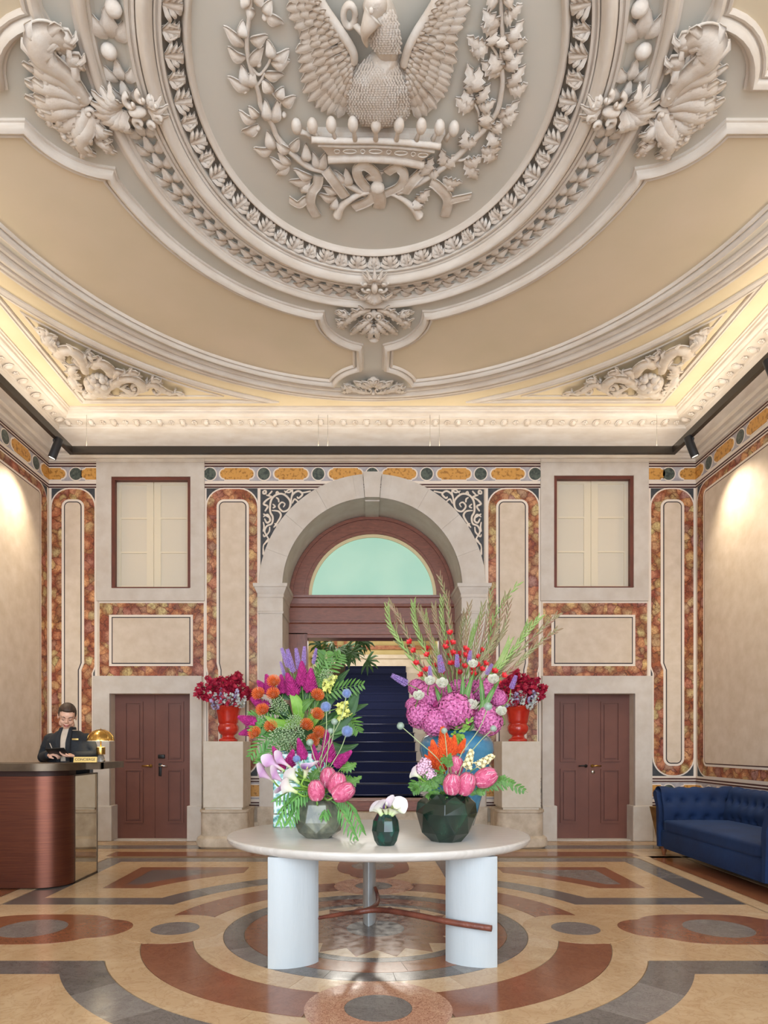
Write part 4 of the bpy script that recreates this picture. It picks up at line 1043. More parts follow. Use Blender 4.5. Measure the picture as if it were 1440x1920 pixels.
for (x, y) in ((SX+.1, SY0+.12), (SX+.1, SY1-.12), (XB-.1, SY0+.12), (XB-.1, SY1-.12)):
    mb = MB(); mb.lathe([(0, 0), (.018, 0), (.022, .02), (.03, .05), (.036, .07), (.03, .09), (.04, .11), (.04, .125), (0, .125)], 16, M=Matrix.Translation(sl(x, y, 0))); mb.build('leg', LEGW, sf)
# ruched velvet cushion fallen against the back: loose pleated cushion
# brass planter behind the sofa
GOLDV = mat('antique_gold', '#a98b4a', '#8a6c34', 8, .4, metal=.7)
p = AT(1232, 1548, 8.95); gp = thing('gold_planter', 'antique gold tapered pot half hidden behind the far sofa arm', 'planter', (p.x+.10, 8.95, 0))
mb = MB(); mb.lathe([(0, .0), (.07, 0), (.08, .02), (.2, .55), (.205, .56), (.19, .56), (.18, .54), (0, .53)], 4, M=Matrix.Rotation(PI/4, 4, 'Z')); mb.build('pot', GOLDV, gp, False)
# ---------------------------------------------------------------- stucco reliefs on the ceiling
def C3(px, py, w_=0, zb=ZC):
    h = zb-w_-HC; d = F*h/(VY-py); return Vector(((px-VX)*d/F+CX, d, zb-w_))
DN = (0, 0, -1)
def pts(L_, o, sc, w_, zb=ZC):
    """crop coordinates -> points on the ceiling; w_ list or number"""
    n = len(L_)
    return [C3(o[0]+x/sc, o[1]+y/sc, w_[i] if hasattr(w_, '__len__') else w_, zb) for i, (x, y) in enumerate(L_)]
def relief(name, label, cat, c, group=None): return thing(name, label, cat, c, 0, group)
def blt(mb, name, root, mt=None, **k):
    """mesh in world coordinates, parented under a root that sits elsewhere"""
    l = root.location if root.parent is None else root.parent.location
    mb.v = [(x-l.x, y-l.y, z-l.z) for x, y, z in mb.v]
    return mb.build(name, mt or STUC, root, **k)
def leaf(root, b, t, width, lift=.05, ser=0, name='leaf', base=.015, mid=.2, n=9, bend=0, mt=None):
    b, t = Vector(b), Vector(t); d = t-b; L_ = d.length; sd = d.cross(Vector(DN)).normalized()
    P, Wd = [], []
    for i in range(n+1):
        q = i/n; P.append(b+d*q+Vector(DN)*(base+lift*math.sin(PI*min(1, q*1.15)))+sd*bend*L_*math.sin(PI*q))
        Wd.append(max(.0015, width*math.sin(PI*min(1, (q*.93+.05)))**.8*(1.12-q*.5)))
    mb = MB(); mb.blade(P, Wd, DN, mid, 4, .012, ser, .12); return blt(mb, name, root, mt)
# ---- medallion wreaths
def wreath(name, label, stem, branches, leaves, o, wid, ser, berries=()):
    rt = relief(name, label, 'ceiling relief', C3(*[(o[0]+stem[4][0]/4), (o[1]+stem[4][1]/4)], .0, ZI))
    mb = MB(); P = bez(pts(stem, o, 4, .035, ZI), 5); n = len(P); mb.tube(P, [.014+.012*i/n for i in range(n)], 8)
    blt(mb, 'stem', rt)
    for br in branches:
        mb = MB(); P = bez(pts(br, o, 4, .035, ZI), 4); mb.tube(P, .010, 6); blt(mb, 'twig', rt)
    for i, (b, t) in enumerate(leaves):
        b_, t_ = pts([b, t], o, 4, .02, ZI)
        leaf(rt, b_, t_, wid*(.9+.2*random.random()), .018+.015*random.random(), ser, mid=.35, bend=random.uniform(-.08, .08))
    for b in berries:
        c = pts([b], o, 4, .04, ZI)[0]; mb = MB(); mb.ell(c, .020, 8, 6); blt(mb, 'berry', rt)
    return rt
SL = [(445,-60),(430,130),(410,300),(430,470),(500,700),(520,800),(600,930),(640,1030),(740,1140),(860,1240),(1000,1290),(1200,1400),(1300,1450)]
LL = [((390,330),(235,185)),((375,260),(385,140)),((400,420),(265,340)),((440,480),(540,340)),((440,290),(570,260)),((600,420),(560,285)),((600,420),(730,360)),((595,460),(735,445)),((540,545),(690,550)),((410,640),(370,470)),((430,655),(265,565)),((440,640),(470,500)),((530,590),(615,690)),((640,710),(690,645)),((670,755),(780,715)),((555,890),(545,735)),((600,900),(640,740)),((500,860),(420,790)),((480,890),(350,820)),((500,930),(370,980)),((600,1110),(560,970)),((600,1110),(460,1105)),((740,1115),(620,1050)),((730,1110),(805,1030)),((850,1190),(850,1065)),((740,1220),(640,1130)),((730,1230),(580,1170)),((730,1235),(630,1300)),((960,1250),(905,1130)),((960,1260),(1000,1140)),((900,1320),(760,1260)),((890,1335),(725,1350)),((880,1345),(820,1440)),((540,95),(690,165)),((530,70),(600,-10)),((470,90),(400,50)),((1150,1360),(1060,1270)),((1180,1380),(1150,1250)),((1090,1440),(980,1390)),((1080,1470),(950,1450)),((1080,1480),(1030,1560)),((430,20),(380,-60)),((470,0),(540,-60)),((1300,1330),(1440,1280))]
wreath('laurel_branch', 'plaster laurel branch curving left of the bird on the oval medallion', SL, [[(430,480),(500,560),(560,500),(600,420)],[(490,640),(520,600),(545,540)],[(600,930),(650,830),(670,750)],[(520,600),(590,680),(660,760)]], LL, (360, 0), .044, 0, [(500,480),(395,680),(690,860),(545,130),(495,960)])
SR = [(880,-60),(880,120),(890,300),(880,450),(890,600),(880,700),(850,830),(760,960),(640,1080),(540,1180),(420,1270),(260,1370),(100,1440)]
LR = [((780,310),(620,260)),((780,320),(640,360)),((820,320),(820,195)),((860,330),(890,225)),((930,300),(1050,140)),((940,300),(1075,300)),((900,430),(990,325)),((905,500),(1045,395)),((870,545),(725,450)),((860,520),(800,385)),((930,640),(1065,475)),((940,650),(1080,620)),((650,690),(625,460)),((670,670),(715,485)),((670,790),(535,720)),((670,780),(600,660)),((700,760),(800,615)),((710,780),(840,745)),((730,930),(770,785)),((740,935),(840,860)),((850,860),(1020,740)),((870,880),(1010,835)),((800,960),(920,895)),((790,980),(880,1080)),((700,1040),(560,1030)),((600,1100),(610,960)),((730,1110),(880,1100)),((740,1120),(850,1185)),((440,1230),(430,1110)),((440,1225),(550,1150)),((320,1290),(300,1195)),((320,1290),(370,1170)),((330,1280),(430,1270)),((600,1200),(745,1160)),((610,1210),(700,1335)),((440,1330),(590,1360)),((450,1340),(520,1430)),((240,1490),(350,1410)),((240,1480),(260,1565)),((860,180),(740,60)),((855,190),(725,180)),((900,90),(1040,20)),((900,110),(980,90)),((850,0),(770,-40)),((900,0),(980,-60))]
wreath('oak_branch', 'plaster oak branch with lobed leaves right of the bird on the oval medallion', SR, [[(720,1010),(710,850),(680,780),(650,680)],[(890,600),(870,540),(850,420),(790,320)],[(900,440),(920,340),(960,300)],[(640,1170),(590,1200),(520,1200)]], LR, (720, 0), .050, .30, [(690,650),(850,540)])
# ---- bow and horns
rb = relief('ribbon_bow', 'plaster ribbon bow tied round two crossed horns under the crown', 'ceiling relief', C3(700, 352, 0, ZI))
def rib(L_, o, wd, ws=None, name='ribbon'):
    mb = MB(); P = bez(pts(L_, o, 4, ws or .05, ZI), 5); mb.blade(P, [wd*1.35]*len(P), DN, .12, 4, .012); blt(mb, name, rb)
c2, c3_ = (360, 0), (720, 0)
rib([(1340,1450),(1255,1350),(1240,1275),(1300,1250),(1370,1300),(1395,1370)], c2, .030, [.05,.07,.09,.08,.06,.05]); rib([(1000,1280),(1060,1360),(1150,1480)], c2, .032, [.06,.08,.05]); rib([(950,1320),(940,1390),(900,1450),(890,1540),(935,1625)], c2, .030, [.07,.06,.07,.05,.02])
rib([(730,1500),(800,1540),(855,1500),(880,1510)], c2, .026, [.02,.06,.05,.05]); rib([(1380,1400),(1340,1500),(1210,1560)], c2, .034, [.07,.05,.03]); rib([(0,1460),(120,1400),(150,1310),(90,1265),(20,1300)], c3_, .028, [.05,.07,.09,.08,.05]); rib([(150,1450),(200,1380),(280,1300)], c3_, .034, [.05,.08,.05])
rib([(350,1370),(400,1400),(480,1500),(455,1625)], c3_, .032, [.06,.07,.06,.02]); rib([(470,1520),(540,1500),(650,1475)], c3_, .026, [.05,.06,.02]); rib([(1380,1400),(1410,1500),(1400,1560)], c2, .04, [.08,.06,.02])
mb = MB(); mb.ell(C3(708, 352, .07, ZI), (.06, .05, .04), 12, 8); blt(mb, 'knot', rb)
for (P_, o) in (([(1380,1430),(1250,1460),(1130,1540),(1090,1620)], c2), ([(60,1450),(150,1500),(220,1560),(265,1620)], c3_)):
    mb = MB(); P = bez(pts(P_, o, 4, .045, ZI), 5); n = len(P); mb.tube(P, [.018+.028*(i/n)**2 for i in range(n)], 10); blt(mb, 'horn', rb)
# ---- crown
cr = relief('plaster_crown', 'plaster crown of nine balls under the bird', 'ceiling relief', C3(704, 262, 0, ZI))
def ctube(P_, r, w_, name, flat=1):
    mb = MB(); P = bez([C3(x, y, w_, ZI) for x, y in P_], 6); mb.tube(P, r, 8, flat=flat); blt(mb, name, cr)
def cband(T, B_, wt, wb, name):
    mb = MB(); n = 24; TT = bez([C3(x, y, wt, ZI) for x, y in T], 6); BB = bez([C3(x, y, wb, ZI) for x, y in B_], 6); k = min(len(TT), len(BB))
    for a, b in zip(TT[:k], BB[:k]):
        for q in range(5): p = a.lerp(b, q/4); mb.v.append(tuple(p+Vector(DN)*(.0)))
        mb.v.append((b.x, b.y, ZI)); mb.v.append((a.x, a.y, ZI))
    for i in range(k-1):
        for q in range(6): mb.f.append((i*7+q, (i+1)*7+q, (i+1)*7+q+1, i*7+q+1)); mb.m.append(0)
        mb.f.append((i*7+6, (i+1)*7+6, (i+1)*7, i*7)); mb.m.append(0)
    mb.f += [tuple(range(7)), tuple((k-1)*7+q for q in reversed(range(7)))]; mb.m += [0, 0]
    blt(mb, name, cr, smooth=False)
ctube([(584, 262), (640, 264), (704, 264), (770, 268), (826, 275)], .024, .13, 'upper_rim', .8)
ctube([(596, 272), (650, 274), (704, 274), (765, 278), (815, 284)], .012, .12, 'fillet')
cband([(600, 274), (650, 276), (704, 276), (765, 280), (812, 285)], [(618, 294), (655, 293), (704, 293), (755, 297), (790, 302)], .11, .09, 'crown_band')
ctube([(615, 300), (655, 298), (704, 298), (755, 303), (794, 311)], .030, .10, 'lower_rim', .8)
for x, y, hw_ in ((632, 284, 5), (656, 284, 12), (680, 284, 4), (704, 284, 12), (729, 285, 4), (752, 287, 12), (775, 289, 4), (793, 291, 9)):
    mb = MB(); c = C3(x, y, .118, ZI); mb.tube([c+Vector((hw_*.0042*math.cos(a), .018*math.sin(a), 0)) for a in [i*PI/8 for i in range(17)]], .005, 5, cap=False); blt(mb, 'jewel', cr)
for i, (x, y) in enumerate(((556, 237), (586, 236), (621, 234), (662, 233), (705, 234), (748, 235), (790, 237), (824, 239), (851, 241))):
    mb = MB(); w_ = .05+.09*math.sin(PI*(i+1)/10); c = C3(x, y, w_, ZI); mb.ell(c, (.040, .058, .040), 14, 10); blt(mb, 'crown_ball', cr)
    mb = MB(); e_ = C3(x*.9+70 if i else 590, 262, w_, ZI); mb.tube([c+Vector((0, .03, 0)), c.lerp(e_, .5), e_], [.024, .014, .02], 8); blt(mb, 'crown_post', cr)
cband([(575, 248), (640, 248), (704, 248), (770, 250), (835, 252)], [(590, 262), (640, 264), (704, 264), (770, 268), (822, 275)], .04, .08, 'crown_backing')
# ---- the bird
ea = relief('eagle_relief', 'large plaster eagle with spread wings and a key in its beak', 'ceiling relief', C3(712, 150, 0, ZI))
BW = [(712,150)]
bm_ = MB()
outline = [(700,98),(690,106),(680,110),(668,122),(660,134),(652,155),(648,180),(650,205),(662,225),(690,236),(730,238),(756,230),(768,214),(772,190),(770,165),(762,140),(753,115),(748,96),(750,70),(745,40),(735,15),(725,-8),(700,-12),(685,-2),(682,18),(686,40),(696,60),(702,80)]
def pillow(outl_, ctr, H, w0, name, root, n=14, mt=None, noise_=0, pw=.5, power=2):
    O = bez([Vector((x, y, 0)) for x, y in outl_+[outl_[0]]], 3)[:-1]; k = len(O); mb = MB()
    for j in range(n+1):
        t = j/n
        for p in O:
            x = ctr[0]+(p.x-ctr[0])*t; y = ctr[1]+(p.y-ctr[1])*t
            hgt = w0+H*max(0, 1-t**power)**pw*(1+(random.uniform(-1, 1)*noise_ if 0 < t < 1 else 0)); mb.v.append(tuple(C3(x, y, hgt if t < 1 else -.01, ZI)))
    for j in range(n):
        for i in range(k): mb.f.append((j*k+i, j*k+(i+1) % k, (j+1)*k+(i+1) % k, (j+1)*k+i)); mb.m.append(0)
    return blt(mb, name, root, mt)
body = [p for p in outline if p[1] >= 60]
pillow([(748,85),(702,92)]+[(690,104),(668,122),(656,142),(649,175),(650,205),(662,228),(700,242),(740,238),(765,222),(772,190),(769,162),(760,135),(752,110)], (710,172), .20, .0, 'body', ea, 14, noise_=.04)
pillow([(702,100),(694,70),(684,40),(681,12),(688,-8),(706,-18),(728,-10),(741,15),(749,45),(751,75),(750,105),(742,130),(715,128)], (716,52), .24, .0, 'neck', ea, 12, noise_=.03)
pillow([(684,30),(680,12),(686,-6),(704,-16),(722,-10),(728,10),(722,32),(706,46),(690,48)], (704,14), .10, .16, 'head', ea, 10, noise_=.02)
mb = MB(); mb.tube(bez([C3(700, 28, .22, ZI), C3(690, 48, .24, ZI), C3(684, 66, .22, ZI), C3(688, 86, .18, ZI)], 5), [.07-.063*(i/16)**.8 for i in range(16)], 10); blt(mb, 'upper_beak', ea)
mb = MB(); mb.tube(bez([C3(706, 52, .18, ZI), C3(702, 72, .17, ZI), C3(710, 92, .13, ZI)], 5), [.04-.032*(i/11) for i in range(11)], 8); blt(mb, 'lower_beak', ea)
mb = MB(); mb.ell(C3(696, 20, .27, ZI), (.016, .02, .012), 8, 6); blt(mb, 'eye', ea)
mb = MB(); mb.tube([C3(655+11*math.cos(a), 29+20*math.sin(a), .10, ZI) for a in [i*PI/10 for i in range(21)]], .020, 8, cap=False); kr = blt(mb, 'key_ring', ea)
mb = MB(); mb.tube([C3(662, 42, .10, ZI), C3(690, 74, .15, ZI)], .018, 8); blt(mb, 'key_shaft', ea)
mb = MB(); mb.tube([C3(690, 74, .15, ZI), C3(716, 78, .15, ZI), C3(713, 96, .15, ZI)], .014, 6); blt(mb, 'key_bit', ea)
# small breast feathers in one mass
mb = MB()
import itertools
def inside(x, y, P):
    c = False
    for i in range(len(P)):
        (x1, y1), (x2, y2) = P[i], P[i-1]
        if (y1 > y) != (y2 > y) and x < (x2-x1)*(y-y1)/(y2-y1)+x1: c = not c
    return c
bo = [(748,95),(702,98),(690,106),(668,124),(656,142),(650,175),(651,205),(662,226),(700,238),(740,234),(764,220),(771,190),(768,162),(759,135)]
no = [(702,95),(695,70),(705,45),(728,20),(740,18),(748,45),(750,75),(749,100)]
for P_, ctr, H, sc in ((bo, (710, 172), .20, 5.4), (no, (722, 60), .24, 5.2)):
    y = -10
    r_i = 0
    while y < 240:
        x = 640+(r_i % 2)*sc/2
        while x < 780:
            if inside(x, y, P_):
                dx, dy = (x-ctr[0])/64, (y-ctr[1])/75
                if P_ is no: dx, dy = (x-ctr[0])/38, (y-ctr[1])/76
                hh = H*math.sqrt(max(.05, 1-dx*dx-dy*dy)); a = math.atan2(dx, .9)+random.uniform(-.3, .3)
                c = C3(x, y, hh+.004, ZI); t = Vector((math.sin(a), math.cos(a), 0))
                mb.blade([c-t*.010, c+t*.006-Vector((0, 0, .010)), c+t*.02-Vector((0, 0, .004))], [.006, .012, .003], DN, .5, 2)
            x += sc*random.uniform(.9, 1.1)
        y += 4.4; r_i += 1
o = blt(mb, 'breast_feathers', ea); o['kind'] = 'stuff'
def wing(side, lead, tips, roots, nrows):
    """flight feathers from the leading edge to the outline, each a part; coverts over them"""
    wg = MB(); P = bez([C3(x, y, w_, ZI) for (x, y, w_) in lead], 6); n = len(P); wg.tube(P, [.028]*n, 8)
    wo = blt(wg, 'wing', ea)
    T = bez([Vector((x, y, 0)) for x, y in tips], 8); R_ = bez([Vector((x, y, 0)) for x, y in roots], 8)
    wp = MB(); k = min(len(T), len(R_))
    for t in range(40):
        i = int(t/39*(len(T)-1)); j = int(t/39*(len(R_)-1)); a, b = R_[j], T[i]
        for q in range(6): p = a.lerp(b, q/5*.97); wp.v.append(tuple(C3(p.x, p.y, .09-.045*q/5, ZI)))
    for t in range(39):
        for q in range(5): wp.f.append((t*6+q, (t+1)*6+q, (t+1)*6+q+1, t*6+q+1)); wp.m.append(0)
    blt(wp, 'wing_web', wo)
    for row, (f0, f1, cnt, wd, lf) in enumerate(((.12, 1.03, 19, .040, .045), (.06, .74, 19, .034, .072), (.03, .52, 18, .028, .092), (.0, .34, 16, .024, .11), (.0, .18, 15, .02, .12))):
        for c in range(cnt):
            u = (c+.5)/cnt; b = R_[int(u*(len(R_)-1))]; t = T[int(u*(len(T)-1))]
            p0 = b.lerp(t, f0); p1 = b.lerp(t, f1*random.uniform(.97, 1.02)); L_ = (p1-p0)
            P, Wd = [], []
            for i in range(8):
                q = i/7; p = p0.lerp(p1, q); P.append(C3(p.x, p.y, lf+.02*math.sin(PI*q), ZI)); Wd.append(wd*(.55+.45*q)*(1 if q < .8 else max(.25, 1-((q-.8)/.2)**2*.75)))
            m_ = MB(); m_.blade(P, Wd, DN, .35, 4, .01, 0, .10); blt(m_, 'feather', wo)
wing(-1, [(664,116,.12),(661,95,.13),(636,55,.12),(610,18,.11),(590,-20,.10),(570,-60,.08)], [(640,222),(612,212),(598,200),(577,181),(567,152),(562,122),(559,96),(565,80),(552,48),(541,20),(544,-5),(540,-50),(548,-90)], [(660,150),(664,128),(663,112),(656,92),(640,62),(620,34),(604,8),(588,-20),(572,-60)], 3)
wing(1, [(757,122,.12),(765,92,.13),(780,62,.12),(802,28,.11),(822,-5,.10),(850,-50,.08)], [(782,222),(806,213),(832,182),(842,162),(846,140),(855,112),(857,74),(870,40),(879,10),(875,-20),(884,-60),(880,-95)], [(762,150),(758,130),(762,110),(770,88),(785,58),(804,30),(822,0),(846,-50)], 3)
# ---------------------------------------------------------------- leaf ring, garland and clasps
def frame_at(a, th, z, off=0):
    x, y = E(a, th); e = 1e-3; x2, y2 = E(a, th+e); t = Vector((x2-x, y2-y, 0)).normalized(); inn = Vector((-t.y, t.x, 0))
    M = Matrix((t, inn, Vector((0, 0, -1)))).transposed().to_4x4(); M.translation = (x, y, z); return M
# equal spacing along the oval
def even(a, n):
    S = [0]; K = 720
    for i in range(K):
        p, q = Vector(E(a, 2*PI*i/K)), Vector(E(a, 2*PI*(i+1)/K)); S.append(S[-1]+(q-p).length)
    out = []; j = 0
    for i in range(n):
        s = S[-1]*i/n
        while S[j+1] < s: j += 1
        out.append(2*PI*(j+(s-S[j])/(S[j+1]-S[j]))/K)
    return out
lr = bpy.data.objects.new('trim_3', None); COL.objects.link(lr); lr['kind'] = 'structure'
def acan(mb, L_, Wd, n=3, lift=.03, tip=.5):
    """small upright acanthus leaf: midrib and paired lobes, growing +Y from the origin"""
    mb.blade([(0, 0, .004), (0, L_*.5, lift), (0, L_*.85, lift*1.5), (0, L_*1.0, lift*.7)], [Wd*.22, Wd*.3, Wd*.3, Wd*.08], (0, 0, 1), .4, 3, .006)
    for s in (-1, 1):
        for i in range(n):
            y = L_*(.05+.26*i); r = Wd*(1-.22*i)
            mb.blade([(s*.005, y, .006), (s*r*.55, y+L_*.12, lift), (s*r*.95, y+L_*.30, lift*1.1), (s*r*1.0, y+L_*.42, lift*.3)], [.012, .017, .014, .004], (0, 0, 1), .5, 3, .005)
ua = MB(); acan(ua, .130, .088, 3); ub = MB(); acan(ub, .12, .058, 3, .025); uc = MB(); uc.ell((0, .118, .02), (.018, .014, .016), 8, 6)
um = MB()
for s in (-1, 1):
    um.blade([(s*.02, .0, .004), (s*.045, .04, .03), (s*.03, .085, .034), (s*.012, .11, .01)], [.006, .011, .010, .004], (0, 0, 1), .5, 3, .005)
src = {}
def place(key, mb, name, root, M, mt=None):
    if key not in src: o = mb.build(name, mt or STUC, root); o.matrix_local = M; src[key] = o.data; return o
    return piece(src[key], name, root, M)
N1 = 30
for i, th in enumerate(even(1.468, N1*2)):
    M = frame_at(1.466, th, 6.088) @ Matrix.Rotation(-.45, 4, 'X')
    if i % 2 == 0: place('ua', ua, 'acanthus_leaf', lr, M); place('uc', uc, 'bead', lr, M)
    else: place('ub', ub, 'small_leaf', lr, M); place('um', um, 'leaf_pair', lr, M)
# garland of laurel leaves
gr_ = bpy.data.objects.new('trim_4', None); COL.objects.link(gr_); gr_['kind'] = 'structure'
def laurel(s, L_=.15, wd=.038):
    mb = MB()
    for (dx, dy, a, k) in ((0, 0, 0, 1), (-.01*s, .03, .62, .9), (-.01*s, -.03, -.62, .9)):
        d = Vector((s*math.cos(a), math.sin(a), 0)); b = Vector((dx, dy, .0)); n = 6; P, Wd = [], []
        for i in range(n+1): q = i/n; P.append(b+d*L_*k*q+Vector((0, 0, .012+.022*math.sin(PI*min(1, q*1.1))))); Wd.append(max(.002, wd*math.sin(PI*(q*.92+.06))))
        mb.blade(P, Wd, (0, 0, 1), .3, 4, .008, .12, .15)
    return mb
bry = MB(); bry.ell((0, 0, .022), .013, 7, 5); frt = MB(); frt.ell((0, 0, .035), (.05, .055, .042), 12, 8)
Lp, Lm = laurel(1), laurel(-1); big = laurel(1, .20, .055); bigm = laurel(-1, .20, .055)
for i, th in enumerate(even(1.80, 84)):
    t = (th % (2*PI)); fr = abs(((t-PI/2+PI) % (2*PI))-PI)         # angle from the far end
    s = 1 if math.cos(t) < 0 else -1
    M = frame_at(1.80, th, 6.112)
    if fr < .05: continue
    if fr < math.radians(101):
        if abs(fr-math.radians(101)) < .06: continue
        place('L%d' % s, Lp if s > 0 else Lm, 'laurel_leaves', gr_, M)
        place('by', bry, 'berry', gr_, M @ Matrix.Translation((s*.05, .065*(1 if i % 2 else -1), 0)))
    elif i % 2:
        place('B%d' % s, big if s > 0 else bigm, 'garland_leaves', gr_, M)
        place('ft', frt, 'fruit', gr_, M @ Matrix.Translation((-s*.07, -.03 if i % 4 == 1 else .04, 0)))
# ---- clasps over the ring
def clasp(c, ang, label, k=1.0):
    rt = thing('acanthus_clasp', label, 'ceiling relief', c, ang)
    def A(name, P, Wd, up=(0, 0, -1), ser=.0):
        mb = MB(); mb.blade(bez(P, 4), Wd, up, .35, 4, .012, ser, .1); return mb.build(name, STUC, rt)
    # outer leaf fanning outwards (+Y), inner knot (-Y)
    for a in (-1.15, -.75, -.38, 0, .38, .75, 1.15):
        d = Vector((math.sin(a), math.cos(a), 0)); L_ = (.20-.04*abs(a))*k
        P = [d*.02+Vector((0, -.02, -.03)), d*L_*.5+Vector((0, 0, -.075)), d*L_+Vector((0, 0, -.03))]
        n = 9; A('acanthus_lobe', P, [.026*k*(.5+math.sin(PI*i/8)*.7)*(1-.5*(i/8)**4) for i in range(n)], ser=.15)
    for s in (-1, 1):
        for (x, y, r) in ((.075, -.10, .05), (.05, -.26, .042), (.10, -.19, .036)):
            mb = MB(); P = [Vector((s*(x+r*(1-t*.75)*math.cos(t*5.2)), y+r*(1-t*.75)*math.sin(t*5.2), -.05-.03*t)) for t in [i/16 for i in range(17)]]
            mb.tube(P, [.017*k*(1-.3*i/16) for i in range(17)], 7); mb.build('scroll', STUC, rt)
        A('side_leaf', [(s*.02, -.02, -.03), (s*.11, .02, -.075), (s*.19, .0, -.03)], [.015, .024, .028, .03, .03, .026, .02, .012, .004], ser=.25)
    for a in (-2.6, -2.2, PI, 2.2, 2.6):
        d = Vector((math.sin(a), math.cos(a), 0)); A('acanthus_lobe', [Vector((0, -.2, -.04)), Vector((0, -.2, -.075))+d*.07, Vector((0, -.2, -.03))+d*.15], [.012, .018, .022, .024, .022, .02, .016, .01, .004], ser=.2)
    mb = MB(); mb.ell((0, -.12, -.06), (.035, .07, .035), 10, 8); mb.build('boss', STUC, rt)
    return rt
p = C3(702, 541, .0, 6.08); clasp((p.x, p.y, 6.06), 0, 'acanthus clasp over the oval moulding at its far end', .9)
for s, px, lab in ((-1, 228, 'left'), (1, 1176, 'right')):
    p = C3(px, 192, .0, 6.08); clasp((p.x, p.y, 6.06), (PI/2*.95) if s < 0 else -PI/2*.95, 'acanthus clasp binding the fruit garland on the %s of the oval' % lab, 1.25)
# ---------------------------------------------------------------- acanthus ornaments
def scroll_leaf(rt, P, wd, lift=.07, lobes=6, side=0, zb=ZC, name='acanthus_leaf', lobe=1.6, o=(0, 0), sc=1):
    """curling leaf along px points: grooved midrib body with pointed lobes on its sides"""
    S = bez([Vector((o[0]+x/sc, o[1]+y/sc, 0)) for x, y in P], 6); n = len(S)
    W3 = [C3(p.x, p.y, .015+lift*math.sin(PI*min(1, .15+.85*i/(n-1))), zb) for i, p in enumerate(S)]
    mb = MB(); mb.blade(W3, [wd*(.45+.75*math.sin(PI*(i/(n-1)*.85+.08)))*(1 if i < n*.8 else (n-i)/(n*.2)*.8+.2) for i in range(n)], DN, .5, 5, .02, 0, .2)
    for i in range(lobes):
        k = int(n*(.12+.78*i/lobes)); k2 = min(n-1, k+2); t = (W3[k2]-W3[max(0, k-1)]); t.z = 0; t.normalize()
        for s in ((side,) if side else (-1, 1)):
            nn = Vector((-t.y, t.x, 0))*s; L_ = wd*lobe*(1.15-.5*i/lobes)*random.uniform(.85, 1.1); c = W3[k]
            mb.blade([c, c+(nn*.55+t*.4)*L_-Vector((0, 0, .012)), c+(nn*.9+t*.95)*L_+Vector((0, 0, .004)), c+(nn*.8+t*1.35)*L_+Vector((0, 0, .018))], [wd*.34, wd*.48, wd*.42, wd*.10], DN, .5, 3, .012)
    return blt(mb, name, rt)
def volute(rt, c, r0, turns, r, a0=0, sgn=1, zb=ZC, w_=.05, name='volute'):
    mb = MB(); n = int(16*turns)+4; P = []
    for i in range(n): t = i/(n-1); q = r0*(1-.86*t); P.append(C3(c[0]+q*math.cos(a0+sgn*2*PI*turns*t), c[1]+q*math.sin(a0+sgn*2*PI*turns*t), w_+.03*t, zb))
    mb.tube(P, [r*(1-.35*i/(n-1)) for i in range(n)], 8); mb.ell(P[-1], r*.9, 8, 6); return blt(mb, name, rt)
def mirx(P, c, s): return [(c+(x-c)*s, y) for x, y in P]
# side ornaments (px of the left one; the right one mirrors about 704)
for s, lab in ((-1, 'left'), (1, 'right')):
    fx = (lambda P: P) if s < 0 else (lambda P: [(1407-x, y+5) for x, y in P])
    rt = relief('acanthus_scroll', 'big plaster acanthus scroll in the %s recess beside the oval' % lab, 'ceiling relief', C3(*fx([(130, 180)])[0]))
    def SL_(P, *a, **k): scroll_leaf(rt, fx(P), *a, **k)
    SL_([(160,190),(130,150),(100,125),(78,108),(72,85),(85,68),(105,72),(118,92),(110,110)], .075, .10, 6, lobe=1.1)
    SL_([(150,185),(110,150),(75,138),(55,128)], .05, .08, 4); SL_([(150,195),(110,170),(75,165),(52,162)], .055, .08, 4, lobe=1.4)
    SL_([(150,200),(115,190),(80,195),(55,190)], .055, .08, 4, lobe=1.4); SL_([(150,210),(120,210),(95,218),(72,216)], .05, .08, 4); SL_([(155,215),(135,230),(118,240),(100,238)], .045, .07, 4)
    SL_([(165,205),(150,240),(140,262),(118,262)], .05, .08, 4, lobe=1.3); SL_([(172,215),(165,245),(150,265),(160,285),(178,288)], .05, .09, 4); SL_([(175,230),(190,250),(195,262)], .04, .07, 3); SL_([(180,268),(198,275),(212,290)], .035, .06, 3)
    SL_([(118,92),(125,70),(120,62)], .035, .06, 3); SL_([(130,130),(140,110),(142,130)], .04, .07, 3)
    volute(rt, fx([(150,178)])[0], 18, 1.4, .024, 0, -s); volute(rt, fx([(166,212)])[0], 15, 1.3, .02, PI, s); volute(rt, fx([(98,98)])[0], 14, 1.2, .022, 0, s)
    for q in ((143, 133), (138, 128), (120, 255)):
        mb = MB(); mb.ell(C3(*fx([q])[0], .07), .024, 8, 6); blt(mb, 'berry', rt)
